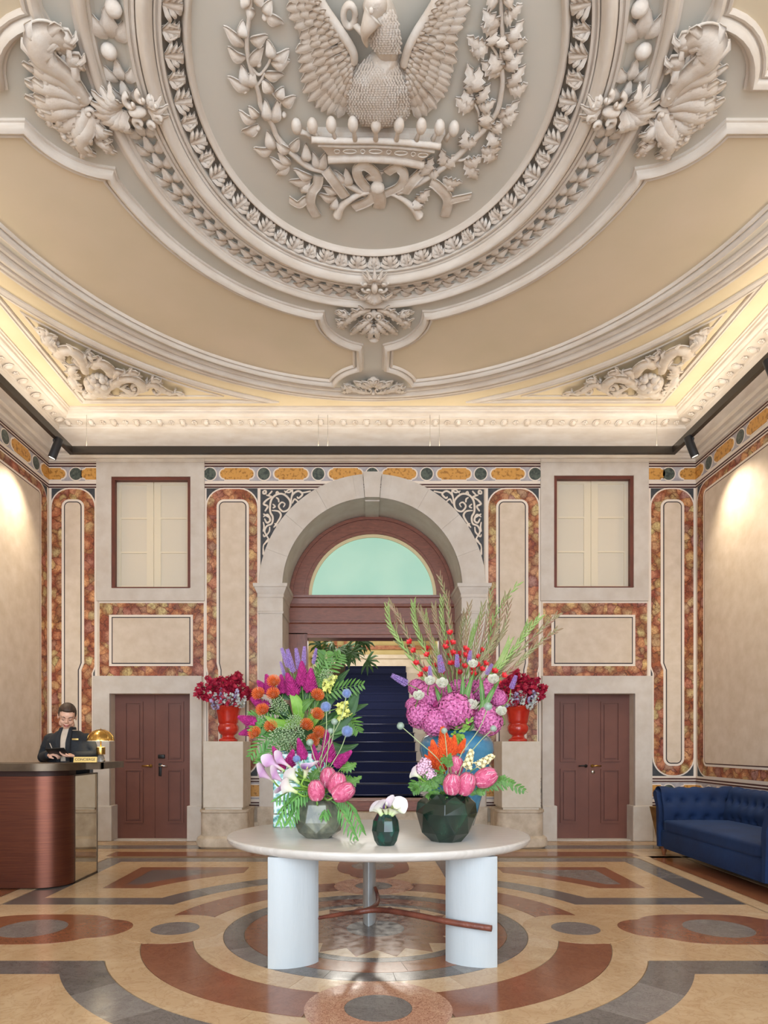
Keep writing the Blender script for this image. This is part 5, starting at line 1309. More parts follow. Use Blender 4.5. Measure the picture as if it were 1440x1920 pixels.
# crest on the axis, near the ring, and its smaller mate by the border
def crest(name, lab, cx_, cy_, k, flip):
    rt = relief(name, lab, 'ceiling relief', C3(cx_, cy_))
    for s in (-1, 1):
        fx = lambda P: [(cx_+s*x*k, cy_+y*k*flip) for x, y in P]
        def SL_(P, *a, **q): scroll_leaf(rt, fx(P), *a, **q)
        SL_([(8,-22),(26,-18),(42,-8),(56,4),(52,-2)], .038*k, .07, 5, lobe=1.5); SL_([(40,-6),(58,-14),(70,-18)], .036*k, .06, 4, lobe=1.3); SL_([(50,0),(64,2),(56,14)], .034*k, .06, 3)
        SL_([(6,-4),(20,4),(34,16),(44,24)], .036*k, .07, 4, lobe=1.3); SL_([(4,2),(14,14),(26,24)], .032*k, .07, 3); SL_([(2,8),(6,22),(8,34)], .030*k, .07, 3)
        volute(rt, fx([(9,-10)])[0], 9*k, 1.4, .016*k, 0 if s > 0 else PI, -s*flip); volute(rt, fx([(44,-4)])[0], 7*k, 1.1, .014*k, PI if s > 0 else 0, s*flip)
    mb = MB(); mb.ell(C3(cx_, cy_+32*k*flip, .05), (.06*k, .04*k, .04), 10, 6); blt(mb, 'boss', rt)
    mb = MB(); mb.ell(C3(cx_, cy_-16*k*flip, .04), (.04*k, .05*k, .04), 10, 6); blt(mb, 'boss', rt)
crest('acanthus_crest', 'plaster acanthus crest below the oval on the room axis', 701, 604, 1.0, 1)
crest('acanthus_crest', 'smaller flat plaster crest just above the far cornice', 700, 727, .84, -.55)
# corner spandrel ornaments
for s, lab in ((-1, 'left'), (1, 'right')):
    fx = (lambda P: P) if s < 0 else (lambda P: [(1401-x, y) for x, y in P])
    rt = relief('spandrel_scrollwork', 'plaster mask and leafy scrollwork in the far %s corner triangle' % lab, 'ceiling relief', C3(*fx([(185, 715)])[0]))
    def SL_(P, *a, **k): scroll_leaf(rt, fx(P), *a, **k)
    SL_([(160,700),(150,672),(130,658),(110,665),(120,680)], .07, .10, 5, lobe=1.1); SL_([(112,668),(98,650),(88,640),(96,632),(108,642)], .055, .09, 4, lobe=1.1); SL_([(92,638),(80,624),(74,616)], .035, .06, 3)
    SL_([(150,690),(138,690),(135,702),(150,706)], .05, .09, 4); SL_([(130,705),(140,722),(152,735)], .05, .07, 4); SL_([(160,665),(172,672),(165,660)], .045, .07, 3)
    SL_([(205,730),(225,715),(250,712),(268,728),(255,738)], .06, .10, 5, lobe=1.1); SL_([(262,735),(285,722),(310,735),(330,740)], .045, .08, 5, lobe=1.2); SL_([(225,728),(245,738),(225,742)], .045, .07, 3)
    SL_([(215,712),(222,698),(235,706)], .05, .07, 3); SL_([(235,706),(250,700),(262,712)], .045, .07, 3); SL_([(280,722),(292,714),(300,724)], .04, .06, 3); SL_([(330,738),(345,742)], .03, .05, 2)
    SL_([(175,690),(188,682),(205,695),(210,712)], .07, .08, 5, lobe=1.0); SL_([(160,745),(185,738),(210,744)], .06, .07, 4)
    volute(rt, fx([(98,642)])[0], 10, 1.4, .026, 0, 1); volute(rt, fx([(152,678)])[0], 14, 1.3, .03, PI, 1); volute(rt, fx([(252,728)])[0], 13, 1.3, .028, PI, -1); volute(rt, fx([(296,732)])[0], 8, 1.2, .022, PI, -1)
    # mask: brow, nose and beard of curls
    c = fx([(183, 722)])[0]
    mb = MB(); mb.ell(C3(c[0], c[1], .04), (.17, .19, .10), 16, 10)
    for (dx, dy, r) in ((-9, -8, .045), (9, -8, .045), (0, 0, .04), (-12, 4, .05), (12, 4, .05), (0, 10, .05)): mb.ell(C3(c[0]+dx, c[1]+dy, .11), (r, r*1.1, r*.8), 8, 6)
    for i in range(16): a = i*PI/8; mb.ell(C3(c[0]+19*math.cos(a), c[1]+17*math.sin(a), .07), (.042, .042, .04), 7, 5)
    blt(mb, 'mask', rt)
# ---------------------------------------------------------------- vases on the table
def glassy(name, c1, c2, sc, rough=.12, **kw): return mat(name, c1, c2, sc, rough, detail=5, dist=1.0, coat=.3, croug=.1, **kw)
VGREY = glassy('smoky_cut_glass', '#4f544a', '#858670', 6, .25, p=(.4, .68)); VTEAL = glassy('dark_teal_glass', '#06241f', '#14574a', 9, .1, p=(.45, .75)); VGRN = glassy('bottle_green_glass', '#0b1f17', '#1d4030', 5, .12, p=(.45, .75))
VBLUE = glassy('blue_glaze', '#2c6a8e', '#4b8bab', 4, .14); RED = glassy('red_glaze', '#b3271c', '#c9331f', 4, .1); VDARK = mat('dark_inside', '#101512', rough=.9)
def facet(name, label, px, d, prof, n, mt, jit=0, rz=.2, sub=None):
    """faceted vase: rings of n points with a twist between rings; flat faces"""
    p = AT(px, 1500, d); rt = thing(name, label, 'vase', (p.x, d, TZT), rz); m = MB(); k = len(prof)
    for i, (r, z, tw) in enumerate(prof):
        for j in range(n): a = 2*PI*(j+tw)/n; rr = r*(1+jit*math.sin(3.1*j+i*1.7)); m.v.append((rr*math.cos(a), rr*math.sin(a), z))
    for i in range(k-1):
        for j in range(n):
            a, b, c, e_ = i*n+j, i*n+(j+1) % n, (i+1)*n+(j+1) % n, (i+1)*n+j
            if abs(prof[i][2]-prof[i+1][2]) > .1:
                if prof[i+1][2] > prof[i][2]: m.f += [(a, b, e_), (b, c, e_)]
                else: m.f += [(a, b, c), (a, c, e_)]
                m.m += [0, 0]
            else: m.f.append((a, b, c, e_)); m.m.append(0)
    m.f.append(tuple(reversed(range(n)))); m.m.append(0)
    o = m.build('vase_body', mt, rt, False)
    md = o.modifiers.new('bevel', 'BEVEL'); md.width = .0035; md.segments = 2
    r, z = prof[-1][0]*.86, prof[-1][1]-.012
    mb = MB(); mb.lathe([(0, z), (r, z)], n); mb.build('vase_inside', VDARK, rt)  # near-black disc closing the vase mouth
    return rt
facet('cut_glass_vase', 'smoky grey faceted glass vase standing front left on the table', 597, 4.60, [(.095, 0, 0), (.155, .045, 0), (.172, .115, .5), (.140, .235, .5), (.110, .262, .5)], 7, VGREY, .02)
facet('ribbed_glass_vase', 'small dark teal ribbed glass vase in the middle of the table front', 723.5, 4.24, [(.055, 0, 0), (.075, .03, 0), (.092, .095, 0), (.083, .16, 0), (.060, .200, 0), (.052, .204, 0)], 10, VTEAL, 0)
facet('cut_glass_vase', 'large bottle green faceted glass vase standing front right on the table', 837, 4.43, [(.105, 0, 0), (.165, .06, 0), (.204, .19, .5), (.188, .255, .5), (.14, .315, .0), (.125, .318, .0)], 8, VGRN, .04, .22)
CRK, nt, b_ = newmat('crackled_teal_glass'); co = coords(nt); v_ = nt.nodes.new('ShaderNodeTexVoronoi'); v_.inputs['Scale'].default_value = 26; nt.links.new(co, v_.inputs['Vector'])
r_ = ramp(nt, v_.outputs['Distance'], [(.1, '#1d6e6c'), (.38, '#5fb5b0'), (.6, '#d4e8e6')]); nt.links.new(r_.outputs[0], b_.inputs['Base Color']); b_.inputs['Roughness'].default_value = .1; b_.inputs['Coat Weight'].default_value = .8; bump(nt, b_, v_.outputs['Distance'], .5, .01)
p = AT(563, 1500, 5.22); v4 = thing('glass_block_vase', 'square crackled turquoise glass vase behind the smoky grey one', 'vase', (p.x, 5.30, TZT), .0)
for (z0, z1, g) in ((0, .10, 0), (.105, .20, .003), (.205, .42, 0), (.425, .575, .003)):
    mb = MB(); mb.box((-.205+g, -.15+g, z0), (.205-g, .15-g, z1), c=.008); mb.build('glass_block', CRK, v4, smooth=False)
mb = MB(); mb.box((-.21, -.155, .575), (.21, .155, .597), c=.006); mb.build('rim', glassy('teal_rim', '#0f4a4c', '#1d6b6c', 9), v4, smooth=False)
p = AT(856, 1500, 5.24); v5 = thing('blue_urn_vase', 'tall blue glazed vase with square shoulders behind the green one', 'vase', (p.x, 5.24, TZT), 0)
m = MB(); PR = [(0, 0), (.10, 0), (.135, .01), (.17, .12), (.215, .30), (.262, .50), (.292, .60), (.288, .655), (.262, .70), (.22, .722), (.20, .735), (.205, .75), (.19, .752), (.17, .72), (0, .70)]
m.lathe(PR, 48); m.build('vase_body', VBLUE, v5)
# red urns on the pedestals
for s, px in ((-1, 428), (1, 971)):
    d = 9.2; p = AT(px, 1390, d); zt_ = HC+(VY-1390)*9.0/F
    rt = thing('red_urn', 'glossy red footed urn on the %s pedestal' % ('left' if s < 0 else 'right'), 'urn', (p.x, d, zt_))
    m = MB(); m.lathe([(0, 0), (.130, 0), (.132, .022), (.118, .035), (.095, .05), (.082, .075), (.09, .09), (.12, .11), (.142, .15), (.145, .20), (.128, .23), (.122, .245), (.135, .26), (.14, .29), (.158, .40), (.178, .46), (.190, .475), (.190, .49), (.178, .49), (.165, .45), (0, .44)], 36); m.build('urn_body', RED, rt)
    m = MB()
    for a in range(24): m.ell((.187*math.cos(a*PI/12), .187*math.sin(a*PI/12), .478), .012, 5, 4)
    m.build('beaded_rim', RED, rt)
# ---------------------------------------------------------------- flower materials
def petal(name, c1, c2=None, sc=12, rough=.55, **k): return mat(name, c1, c2 or c1, sc, rough, p=(.3, .7), sss=0, **k)
GST = petal('stem_green', '#5c8a3c', '#7ba04e'); GSTP = petal('pale_stem', '#a9b58b', '#8fa06d'); GLF = petal('leaf_green', '#3f6a2a', '#5f8c3c'); GLFD = petal('leaf_dark_green', '#244824', '#38622e'); GLFB = petal('leaf_bright_green', '#6a9a36', '#8cb84a')
MAG = petal('celosia_magenta', '#860d58', '#cf3a96', 9, .8); ORC = petal('celosia_orange', '#cf3312', '#f57a34', 9, .8); LIL = petal('liatris_purple', '#8560b8', '#cdb2ea', 14); PIN = petal('pincushion_orange', '#e4622a', '#f0813c', 30); PINC = petal('pincushion_core', '#a8562c', '#8a4a22', 30)
PRO = petal('protea_pink', '#b0365e', '#d96e90', 4); PROE = petal('protea_edge', '#efb9c4', '#e59fb2', 10); BLU = petal('thistle_blue', '#8ea2cf', '#aab8dc', 60); BLUC = petal('thistle_core', '#5f76a8', '#7388b8', 30); GRB = petal('thistle_green', '#b4c2b2', '#8fa594', 60)
HYD = petal('hydrangea_pink', '#a83478', '#e68cc0', 7); HYDD = petal('hydrangea_deep', '#951f5c', '#c8478c', 7); WHT = petal('white_petal', '#f0eee2', '#e2e2cf', 8); GLR = petal('gladiolus_red', '#c8202a', '#e0343a', 8); CRIM = petal('crimson_petal', '#9c1236', '#c6284a', 14); FIL = petal('filler_white', '#d9dcd0', '#c5c9cf', 10); FILL = petal('filler_lilac', '#a79bc4', '#c3b8d6', 10)
SED = petal('sedum_green', '#8fae7c', '#b5c9a3', 30); YGR = petal('orchid_yellow_green', '#c9cf5a', '#dfe08a', 14); CRM = petal('tuberose_cream', '#efe6bd', '#e6d69c', 12); GLB = petal('gladiolus_bud', '#85895a', '#8f6456', 7); PNKW = petal('carnation_pink_white', '#e8cdd8', '#d19ab8', 20)
def gradmat(name, stops, axis=2, lo=0, hi=1, rough=.4):
    m, nt, b = newmat(name); tc = nt.nodes.new('ShaderNodeTexCoord'); sp = nt.nodes.new('ShaderNodeSeparateXYZ'); nt.links.new(tc.outputs['Object'], sp.inputs[0])
    r = ramp(nt, sp.outputs[axis], stops); nt.links.new(r.outputs[0], b.inputs['Base Color']); b.inputs['Roughness'].default_value = rough; return m
CALW = gradmat('calla_white', [(0, '#a9c46a'), (.35, '#e8ecc8'), (.7, '#f3f0ea'), (1, '#f0e4ea')]); CALP = gradmat('calla_pink', [(0, '#b9cf86'), (.3, '#dcbccf'), (.65, '#cc9cc8'), (1, '#efe2ea')]); CALI = gradmat('calla_purple_throat', [(0, '#6d4a78'), (.45, '#84588f'), (.7, '#e9dbe8'), (1, '#f3eef0')])
# ---------------------------------------------------------------- blooms, pointing +Z, about one unit long
BL = {}
def rnd(a, b): return random.uniform(a, b)
def ga(i): return i*2.39996
m = MB()
for i in range(170):
    t = i/170; r = .17*(1-t)**.7*(.6+.4*math.sin(min(1, t*5)*PI/2)); a = ga(i); c = (r*math.cos(a), r*math.sin(a), .02+t*.95); q = .055*(1-.5*t)
    m.ell(c, (q*rnd(.6, 1), q*rnd(.6, 1), q*1.5), 5, 3)
    d = Vector((math.cos(a), math.sin(a), .8+t)).normalized(); m.tube([Vector(c), Vector(c)+d*.15*(1.15-t*.7)], [.030, .006], 4, cap=False)
BL['celosia'] = m
m = MB()
for i in range(110):
    t = i/110; a = ga(i); r = .10*(1-.45*t**2); z = .02+t*.93; d = Vector((math.cos(a), math.sin(a), .5)).normalized(); c = Vector((r*.5*math.cos(a), r*.5*math.sin(a), z))
    m.tube([c, c+d*r*.8, c+d*r*1.25+Vector((0, 0, .01))], [.010, .016, .003], 4, cap=False)
m.tube([(0, 0, 0), (0, 0, .97)], [.03, .02], 6); BL['liatris'] = m
m = MB()
for i in range(90):
    t = (i+.5)/90; b = math.acos(1-t*1.15); a = ga(i); d = Vector((math.sin(b)*math.cos(a), math.sin(b)*math.sin(a), math.cos(b)))
    c = Vector((0, 0, .25)); m.tube([c+d*.3, c+d*.62+Vector((0, 0, .06)), c+d*.78+Vector((0, 0, .26*math.sin(b)))], [.035, .028, .03], 4, cap=True)
BL['pins'] = m; m = MB(); m.ell((0, 0, .3), (.42, .42, .4), 14, 10); BL['pincore'] = m
def protea_m(pale):
    m = MB()
    for ring_ in range(6):
        n = (8, 9, 10, 10, 9, 7)[ring_]; z0 = (-.05, .1, .3, .52, .75, .95)[ring_]; 
        for k in range(n):
            a = 2*PI*(k+.5*(ring_ % 2))/n+.1*ring_
            P, Wd = [], []
            for i in range(7):
                q = i/6; z = z0+q*.62; zz = min(1.42, z); rr = .50*math.sqrt(max(.03, 1-((zz-.62)/.86)**2))+.025*(ring_ == 5)-.012*ring_*.3; rr += .03*(1-q)+(.045 if q > .8 else .02)*q
                if pale: rr -= .012
                P.append((rr*math.cos(a), rr*math.sin(a), zz)); Wd.append((.175 if pale else .135)*math.sin(PI*(.22+q*.74))**.8*(1.0-.25*(ring_ > 3)))
            m.blade(P, Wd, (math.cos(a), math.sin(a), .0), .18, 3)
    return m
BL['protea'] = protea_m(False); BL['protea_edge'] = protea_m(True); m = MB(); m.ell((0, 0, .62), (.44, .44, .80), 14, 10); BL['protea_heart'] = m
m = MB()
for i in range(220):
    t = (i+.5)/220; b = math.acos(1-2*t); a = ga(i); d = Vector((math.sin(b)*math.cos(a), math.sin(b)*math.sin(a), math.cos(b))); m.tube([d*.7, d*rnd(.95, 1.06)], [.05, .012], 4, cap=False)
BL['spikes'] = m; m = MB(); m.ell((0, 0, 0), .78, 12, 8); BL['ball'] = m
def calla_m():
    m = MB(); nu, nv = 28, 12
    for i in range(nu+1):
        th = 2*PI*i/nu*1.04-PI*1.04; tip = math.cos(th/2)**2      # th=0 is the tip side
        L_ = .62+.40*tip**3
        for j in range(nv+1):
            v = j/nv; z = v*L_; r = .075+.06*v+.36*max(0, v-.35)**1.5*(1.1+.5*tip); ov = .03*(i/nu)
            z2 = z-.24*max(0, v-.7)**1.2*(1.2 if tip < .7 else .4); m.v.append(((r+ov*.4)*math.cos(th), (r+ov*.4)*math.sin(th), z2))
    for i in range(nu):
        for j in range(nv): a = i*(nv+1)+j; m.f.append((a, a+nv+1, a+nv+2, a+1)); m.m.append(0)
    return m
BL['calla'] = calla_m(); m = MB(); m.v = [(x*.93, y*.93, z+.006) for x, y, z in BL['calla'].v]; m.f = [tuple(reversed(f)) for f in BL['calla'].f]; m.m = list(BL['calla'].m); BL['throat'] = m
m = MB(); m.tube([(0, 0, .1), (0, 0, .4), (.02, 0, .58)], [.035, .04, .02], 7); BL['spadix'] = m
def floret(m, c, nrm, r, k=4, cup=.25):
    nrm = Vector(nrm).normalized(); a = nrm.cross(Vector((.31, .2, .9))).normalized(); b = nrm.cross(a); o = rnd(0, 6)
    for i in range(k):
        t = o+2*PI*i/k; d = a*math.cos(t)+b*math.sin(t); s = nrm.cross(d); c0 = Vector(c); q = r*.55
        V = [c0, c0+d*r*.5+s*q*.8+nrm*r*cup*.5, c0+d*r+nrm*r*cup, c0+d*r*.5-s*q*.8+nrm*r*cup*.5, c0+d*r*.55+nrm*r*(cup*.5-.12)]
        m.add(V, [(0, 3, 4), (3, 2, 4), (2, 1, 4), (1, 0, 4)])
m = MB()
for i in range(150):
    t = (i+.5)/150; b = math.acos(1-t*1.75); a = ga(i); d = Vector((math.sin(b)*math.cos(a), math.sin(b)*math.sin(a), math.cos(b))); floret(m, d*rnd(.84, .97), d, .19)
m.ell((0, 0, 0), .82, 12, 8); BL['hydrangea'] = m
m = MB()
for ring_, (n, r, z, w_) in enumerate(((6, .9, .0, .42), (5, .62, .12, .36), (5, .36, .22, .26), (3, .16, .3, .18))):
    for k in range(n):
        a = 2*PI*(k+.4*ring_)/n; P = [(r*.15*math.cos(a), r*.15*math.sin(a), 0), (r*.75*math.cos(a), r*.75*math.sin(a), .18+z), (r*.95*math.cos(a), r*.95*math.sin(a), .55+z), (r*1.05*math.cos(a), r*1.05*math.sin(a), .85+z*.8)]
        m.blade(bez(P, 2), [w_*.3, w_*.7, w_, w_*1.15, w_*1.1, w_*.8, w_*.3], (-math.cos(a), -math.sin(a), .3), -.15, 4)
BL['rose'] = m
m = MB()
for i in range(110):
    t = (i+.5)/110; b = math.acos(1-t*1.3); a = ga(i); d = Vector((math.sin(b)*math.cos(a), math.sin(b)*math.sin(a), math.cos(b))); c = d*rnd(.72, 1.0); m.ell(c, rnd(.045, .075), 5, 3)
    if i % 3 == 0: m.tube([(0, 0, -.3), c], .012, 3, cap=False)
BL['sedum'] = m
m = MB()
for i in range(26):
    t = i/26; a = ga(i); d = Vector((math.cos(a), math.sin(a), .45)).normalized(); c = Vector((0, 0, .05+t*.85)); r = .26*(1-.55*t)
    m.tube([c, c+d*r*.7], [.02, .04], 5, cap=False); floret(m, c+d*r*.7, d, .13*(1-.35*t), 6, .4)
m.tube([(0, 0, 0), (0, 0, .9)], .025, 5); BL['tuberose'] = m
m = MB()
for i in range(12):
    t = i/12; a = ga(i); d = Vector((math.cos(a), math.sin(a), .3)).normalized(); floret(m, Vector((0, 0, .1+.75*t))+d*.2, d, .24*(1-.3*t), 5, .3)
m.tube([(0, 0, 0), (0, 0, .85)], .025, 5); BL['orchid'] = m
m = MB()
for i in range(60):
    t = (i+.5)/60; b = math.acos(1-t*1.2); a = ga(i); d = Vector((math.sin(b)*math.cos(a), math.sin(b)*math.sin(a), math.cos(b))); floret(m, d*rnd(.6, .95), d+Vector((rnd(-.3, .3), rnd(-.3, .3), 0)), .2, 5, .5)
m.ell((0, 0, .1), .6, 8, 6); BL['carnation'] = m
BMESH = {}
def bloom(key, name, mt, parent, M):
    k = (key, mt.name)
    if k not in BMESH: o = BL[key].build(name, mt, parent); BMESH[k] = o.data; o.matrix_local = M; return o
    return piece(BMESH[k], name, parent, M)
KINDS = {
 'celosia': [('celosia', 'plume', MAG)], 'celosia_orange': [('celosia', 'plume', ORC)], 'liatris': [('liatris', 'flower_spike', LIL)],
 'pincushion': [('pins', 'pins', PIN), ('pincore', 'flower_core', PINC)], 'protea': [('protea', 'bracts', PRO), ('protea_edge', 'bract_edges', PROE), ('protea_heart', 'flower_heart', PRO)],
 'thistle': [('spikes', 'spikes', BLU), ('ball', 'flower_core', BLUC)], 'thistle_green': [('spikes', 'spikes', GRB), ('ball', 'flower_core', GRB)],
 'calla': [('calla', 'spathe', CALW), ('throat', 'throat', CALI), ('spadix', 'spadix', YGR)], 'calla_pink': [('calla', 'spathe', CALP), ('throat', 'throat', CALW), ('spadix', 'spadix', YGR)], 'calla_plain': [('calla', 'spathe', CALW), ('throat', 'throat', CALW), ('spadix', 'spadix', YGR)],
 'hydrangea': [('hydrangea', 'florets', HYD)], 'hydrangea_deep': [('hydrangea', 'florets', HYDD)], 'rose': [('rose', 'petals', WHT)], 'sedum': [('sedum', 'umbel', SED)], 'tuberose': [('tuberose', 'florets', CRM)], 'orchid': [('orchid', 'florets', YGR)],
 'carnation': [('carnation', 'petals', PNKW)]}
REG = []                                                     # (object, kind phrase, bouquet phrase, px)
def stem_path(mouth, head, d):
    a = Vector(mouth); b = Vector(head); L_ = (b-a).length
    return bez([a, a+Vector((0, 0, L_*.25))+(b-a)*.15, b-Vector(d)*L_*.25, b], 4)
def flower(kind, phrase, px, py, dep, tip, size, mouth, bq, fat=1, stemr=.0035, smt=None, nm=None):
    """head base at (px,py); tip is the px point it aims at (depth offset third)"""
    b = AT(px, py, dep); t = AT(tip[0], tip[1], dep+(tip[2] if len(tip) > 2 else 0)); d = (t-b); d = d.normalized() if d.length > 1e-6 else Vector((0, 0, 1))
    rt = thing(nm or kind.split('_')[0]+'_flower', phrase, 'flower', b); M = d.to_track_quat('Z', 'Y').to_matrix().to_4x4() @ Matrix.Rotation(rnd(0, 6), 4, 'Z') @ Matrix.Diagonal((size*fat, size*fat, size, 1))
    if 'calla' in kind: M = d.to_track_quat('Z', 'Y').to_matrix().to_4x4() @ Matrix.Rotation(rnd(-.8, .8)+(0), 4, 'Z') @ Matrix.Diagonal((size*fat, size*fat, size, 1))
    for key, n_, mt in KINDS[kind]: bloom(key, n_, mt, rt, M)
    sp = [p-b for p in stem_path(mouth, b, d)]
    mb = MB(); mb.tube(sp, stemr, 6); mb.build('stem', smt or GST, rt)
    REG.append((rt, phrase, bq, px)); return rt
def mouth(px, d, z, jx=.05): return Vector(((px-VX)*d/F+CX+rnd(-jx, jx), d+rnd(-jx, jx)*.6, z))
# ---------------------------------------------------------------- leaves
def frond(kind, phrase, P, dep, bq, mt, wid=.02, n=14, mouth_=None, nm='fern_frond', leaflet=.05, droop=0):
    """stem along px points with leaflets on both sides, each leaflet geometry"""
    S = bez([AT(x, y, dep+(z if z else 0)) for x, y, z in [(q+(0,))[:3] for q in P]], 6)
    if mouth_ is not None: S = bez([mouth_, S[0]], 3)[:-1]+S
    o0 = S[0]; rt = thing(nm, phrase, 'foliage', o0); S = [p-o0 for p in S]
    mb = MB(); mb.tube(S, [.003*(1-.6*i/len(S)) for i in range(len(S))], 5); mb.build('stem', GST, rt)
    mb = MB(); k0 = 4 if mouth_ is not None else 1
    for i in range(n):
        q = i/n; k = k0+int(q*(len(S)-k0-1)); c = S[k]; t = (S[min(k+1, len(S)-1)]-S[k-1]).normalized(); L_ = leaflet*(math.sin(PI*(q*.8+.15)))**.6*rnd(.85, 1.1)
        for s in (-1, 1):
            sd = t.cross(Vector((rnd(-.3, .3), 1, rnd(-.3, .3)))).normalized()*s; d = (sd*.8+t*.65+Vector((0, rnd(-.3, .3), -droop))).normalized()
            mb.blade([c, c+d*L_*.35, c+d*L_*.75-Vector((0, 0, droop*L_*.2)), c+d*L_-Vector((0, 0, droop*L_*.4))], [wid*.25, wid, wid*.75, wid*.06], Vector((0, -1, .4))+sd*.3, .25, 2)
    o = mb.build('leaflets', mt, rt)
    REG.append((rt, phrase, bq, P[-1][0])); return rt
def bigleaf(phrase, b, t, dep, wid, mt, bq, bend=0, mouth_=None, ser=0, nm='broad_leaf', up=(0, -1, .5), dz=0):
    B, T = AT(b[0], b[1], dep), AT(t[0], t[1], dep+dz); d = T-B; L_ = d.length; sd = d.cross(Vector((0, 1, 0))).normalized()
    P, Wd = [], []
    for i in range(15): q = i/14; P.append(d*q+sd*bend*L_*math.sin(PI*q)+Vector((0, -.03*math.sin(PI*q), 0))); Wd.append(max(.001, wid*math.sin(PI*(q*.9+.08))**.75*(1.15-.45*q)))
    rt = thing(nm, phrase, 'foliage', B); mb = MB(); mb.blade(P, Wd, up, .22, 6, .0, ser, .18); mb.build('leaf_blade', mt, rt)
    mb = MB(); mb.tube([p-Vector((0, .0, 0)) for p in P], [.0035*(1-.7*i/14) for i in range(15)], 5); mb.build('midrib', GSTP, rt)
    if mouth_ is not None: mb = MB(); mb.tube([mouth_-B, (mouth_-B)*.4+Vector((0, 0, .02)), Vector((0, 0, 0))], .003, 5); mb.build('stalk', GST, rt)
    REG.append((rt, phrase, bq, t[0])); return rt
random.seed(21)
# ================= bouquet in the turquoise block vase
B4 = 'in the turquoise vase'; z4 = TZT+.55
def m4(): return mouth(570, 5.28, z4, .07)
for bx, by, tx, ty in ((541, 1252, 528, 1216), (550, 1262, 539, 1218), (561, 1256, 555, 1216), (569, 1250, 571, 1213), (587, 1246, 593, 1216), (534, 1268, 526, 1241)):
    d = 5.25+rnd(-.04, .04); L_ = math.hypot(tx-bx, ty-by)*d/F
    flower('liatris', 'purple liatris spike', bx, by, d, (tx, ty, -.01), L_*1.05, m4(), B4, .85)
for bx, by, tx, ty, f in ((567, 1287, 566, 1244, 1), (581, 1298, 583, 1257, 1.1), (553, 1304, 539, 1266, 1.2), (511, 1304, 500, 1268, 1.1), (500, 1298, 484, 1278, 1.4), (530, 1300, 527, 1268, 1.1), (479, 1357, 449, 1345, 1.3), (475, 1370, 450, 1376, 1.2), (504, 1330, 473, 1311, 1.2)):
    d = 5.17+rnd(-.04, .04); L_ = math.hypot(tx-bx, ty-by)*d/F; flower('celosia', 'magenta celosia plume', bx, by, d, (tx, ty, 0), L_*1.1, m4(), B4, 1.15*f)
for x, y in ((515, 1277), (488, 1300), (514, 1300), (495, 1330), (592, 1302), (592, 1338), (573, 1358), (595, 1372), (584, 1387), (510, 1361), (481, 1373)):
    flower('pincushion', 'orange pincushion protea', x, y+6, 5.10+rnd(-.03, .03), (x+(x-545)*.25, y-14, -.09), .070, m4(), B4, 1.0)
for x, y, r in ((525, 1375, .10), (549, 1368, .095), (540, 1390, .085), (522, 1316, .08), (612, 1258, .06), (552, 1345, .07)):
    flower('sedum', 'pale green umbel flower head', x, y+10, 5.08+rnd(-.02, .03), (x, y-30, -.12), r, m4(), B4, 1.0, nm='umbel_flower')
for bx, by, tx, ty in ((613, 1290, 630, 1262), (612, 1300, 612, 1268), (632, 1345, 664, 1330), (628, 1330, 650, 1320)):
    flower('orchid', 'yellow-green orchid spray', bx, by, 5.14, (tx, ty, -.02), .125, m4(), B4, .9)
for i, (b, t, w_, mt, bd, dz) in enumerate((((560, 1355), (541, 1292), .050, GLFB, -.12, -.05), ((565, 1350), (497, 1342), .048, GLFB, .18, -.1), ((560, 1340), (590, 1310), .045, GLF, .1, -.05), ((600, 1375), (672, 1290), .075, GLFD, -.12, .0), ((590, 1330), (625, 1232), .05, GLF, .1, .02), ((575, 1320), (603, 1230), .055, GLFD, -.12, .05), ((580, 1380), (690, 1320), .06, GLFD, .05, .08), ((600, 1385), (672, 1395), .05, GLFD, -.2, .0), ((560, 1300), (573, 1250), .05, GLF, .1, .1), ((540, 1340), (515, 1292), .05, GLFD, .1, .1), ((545, 1380), (474, 1352), .06, GLF, .1, .05), ((570, 1320), (605, 1290), .05, GLFD, .2, .05), ((580, 1365), (610, 1340), .05, GLFB, .2, -.02), ((560, 1390), (596, 1400), .06, GLFD, .0, -.05), ((550, 1400), (600, 1350), .08, GLFD, .0, .08), ((530, 1400), (540, 1320), .08, GLFD, .0, .1), ((580, 1330), (555, 1280), .06, GLF, 0, .1), ((605, 1350), (655, 1255), .055, GLFD, .1, .1), ((610, 1370), (668, 1345), .055, GLF, -.1, .08), ((600, 1340), (640, 1300), .06, GLFD, .15, .06), ((600, 1395), (650, 1372), .05, GLFD, .1, .06), ((580, 1300), (598, 1262), .05, GLF, .1, .1), ((540, 1330), (488, 1318), .05, GLFD, .1, .12), ((545, 1310), (530, 1275), .05, GLFD, .1, .12))):
    bigleaf('broad green leaf', b, t, 5.2, w_, mt, B4, bd, m4(), dz=dz)
for P in (((540, 1380), (500, 1385), (468, 1420, -.05)), ((535, 1370), (500, 1360), (470, 1372, -.08)), ((545, 1390), (510, 1410), (482, 1432, -.1)), ((590, 1290), (620, 1250), (640, 1225, 0)), ((600, 1300), (640, 1290), (682, 1283, 0)), ((590, 1270), (608, 1240), (612, 1222)), ((530, 1365), (495, 1345), (468, 1345)), ((620, 1350), (655, 1350), (672, 1372, -.05))):
    frond('fern', 'feathery green frond', P, 5.16, B4, GLF if P[-1][0] > 500 else petal('fern_green', '#4c863c', '#69a24e'), .010, 16, m4(), leaflet=.10, droop=.2)
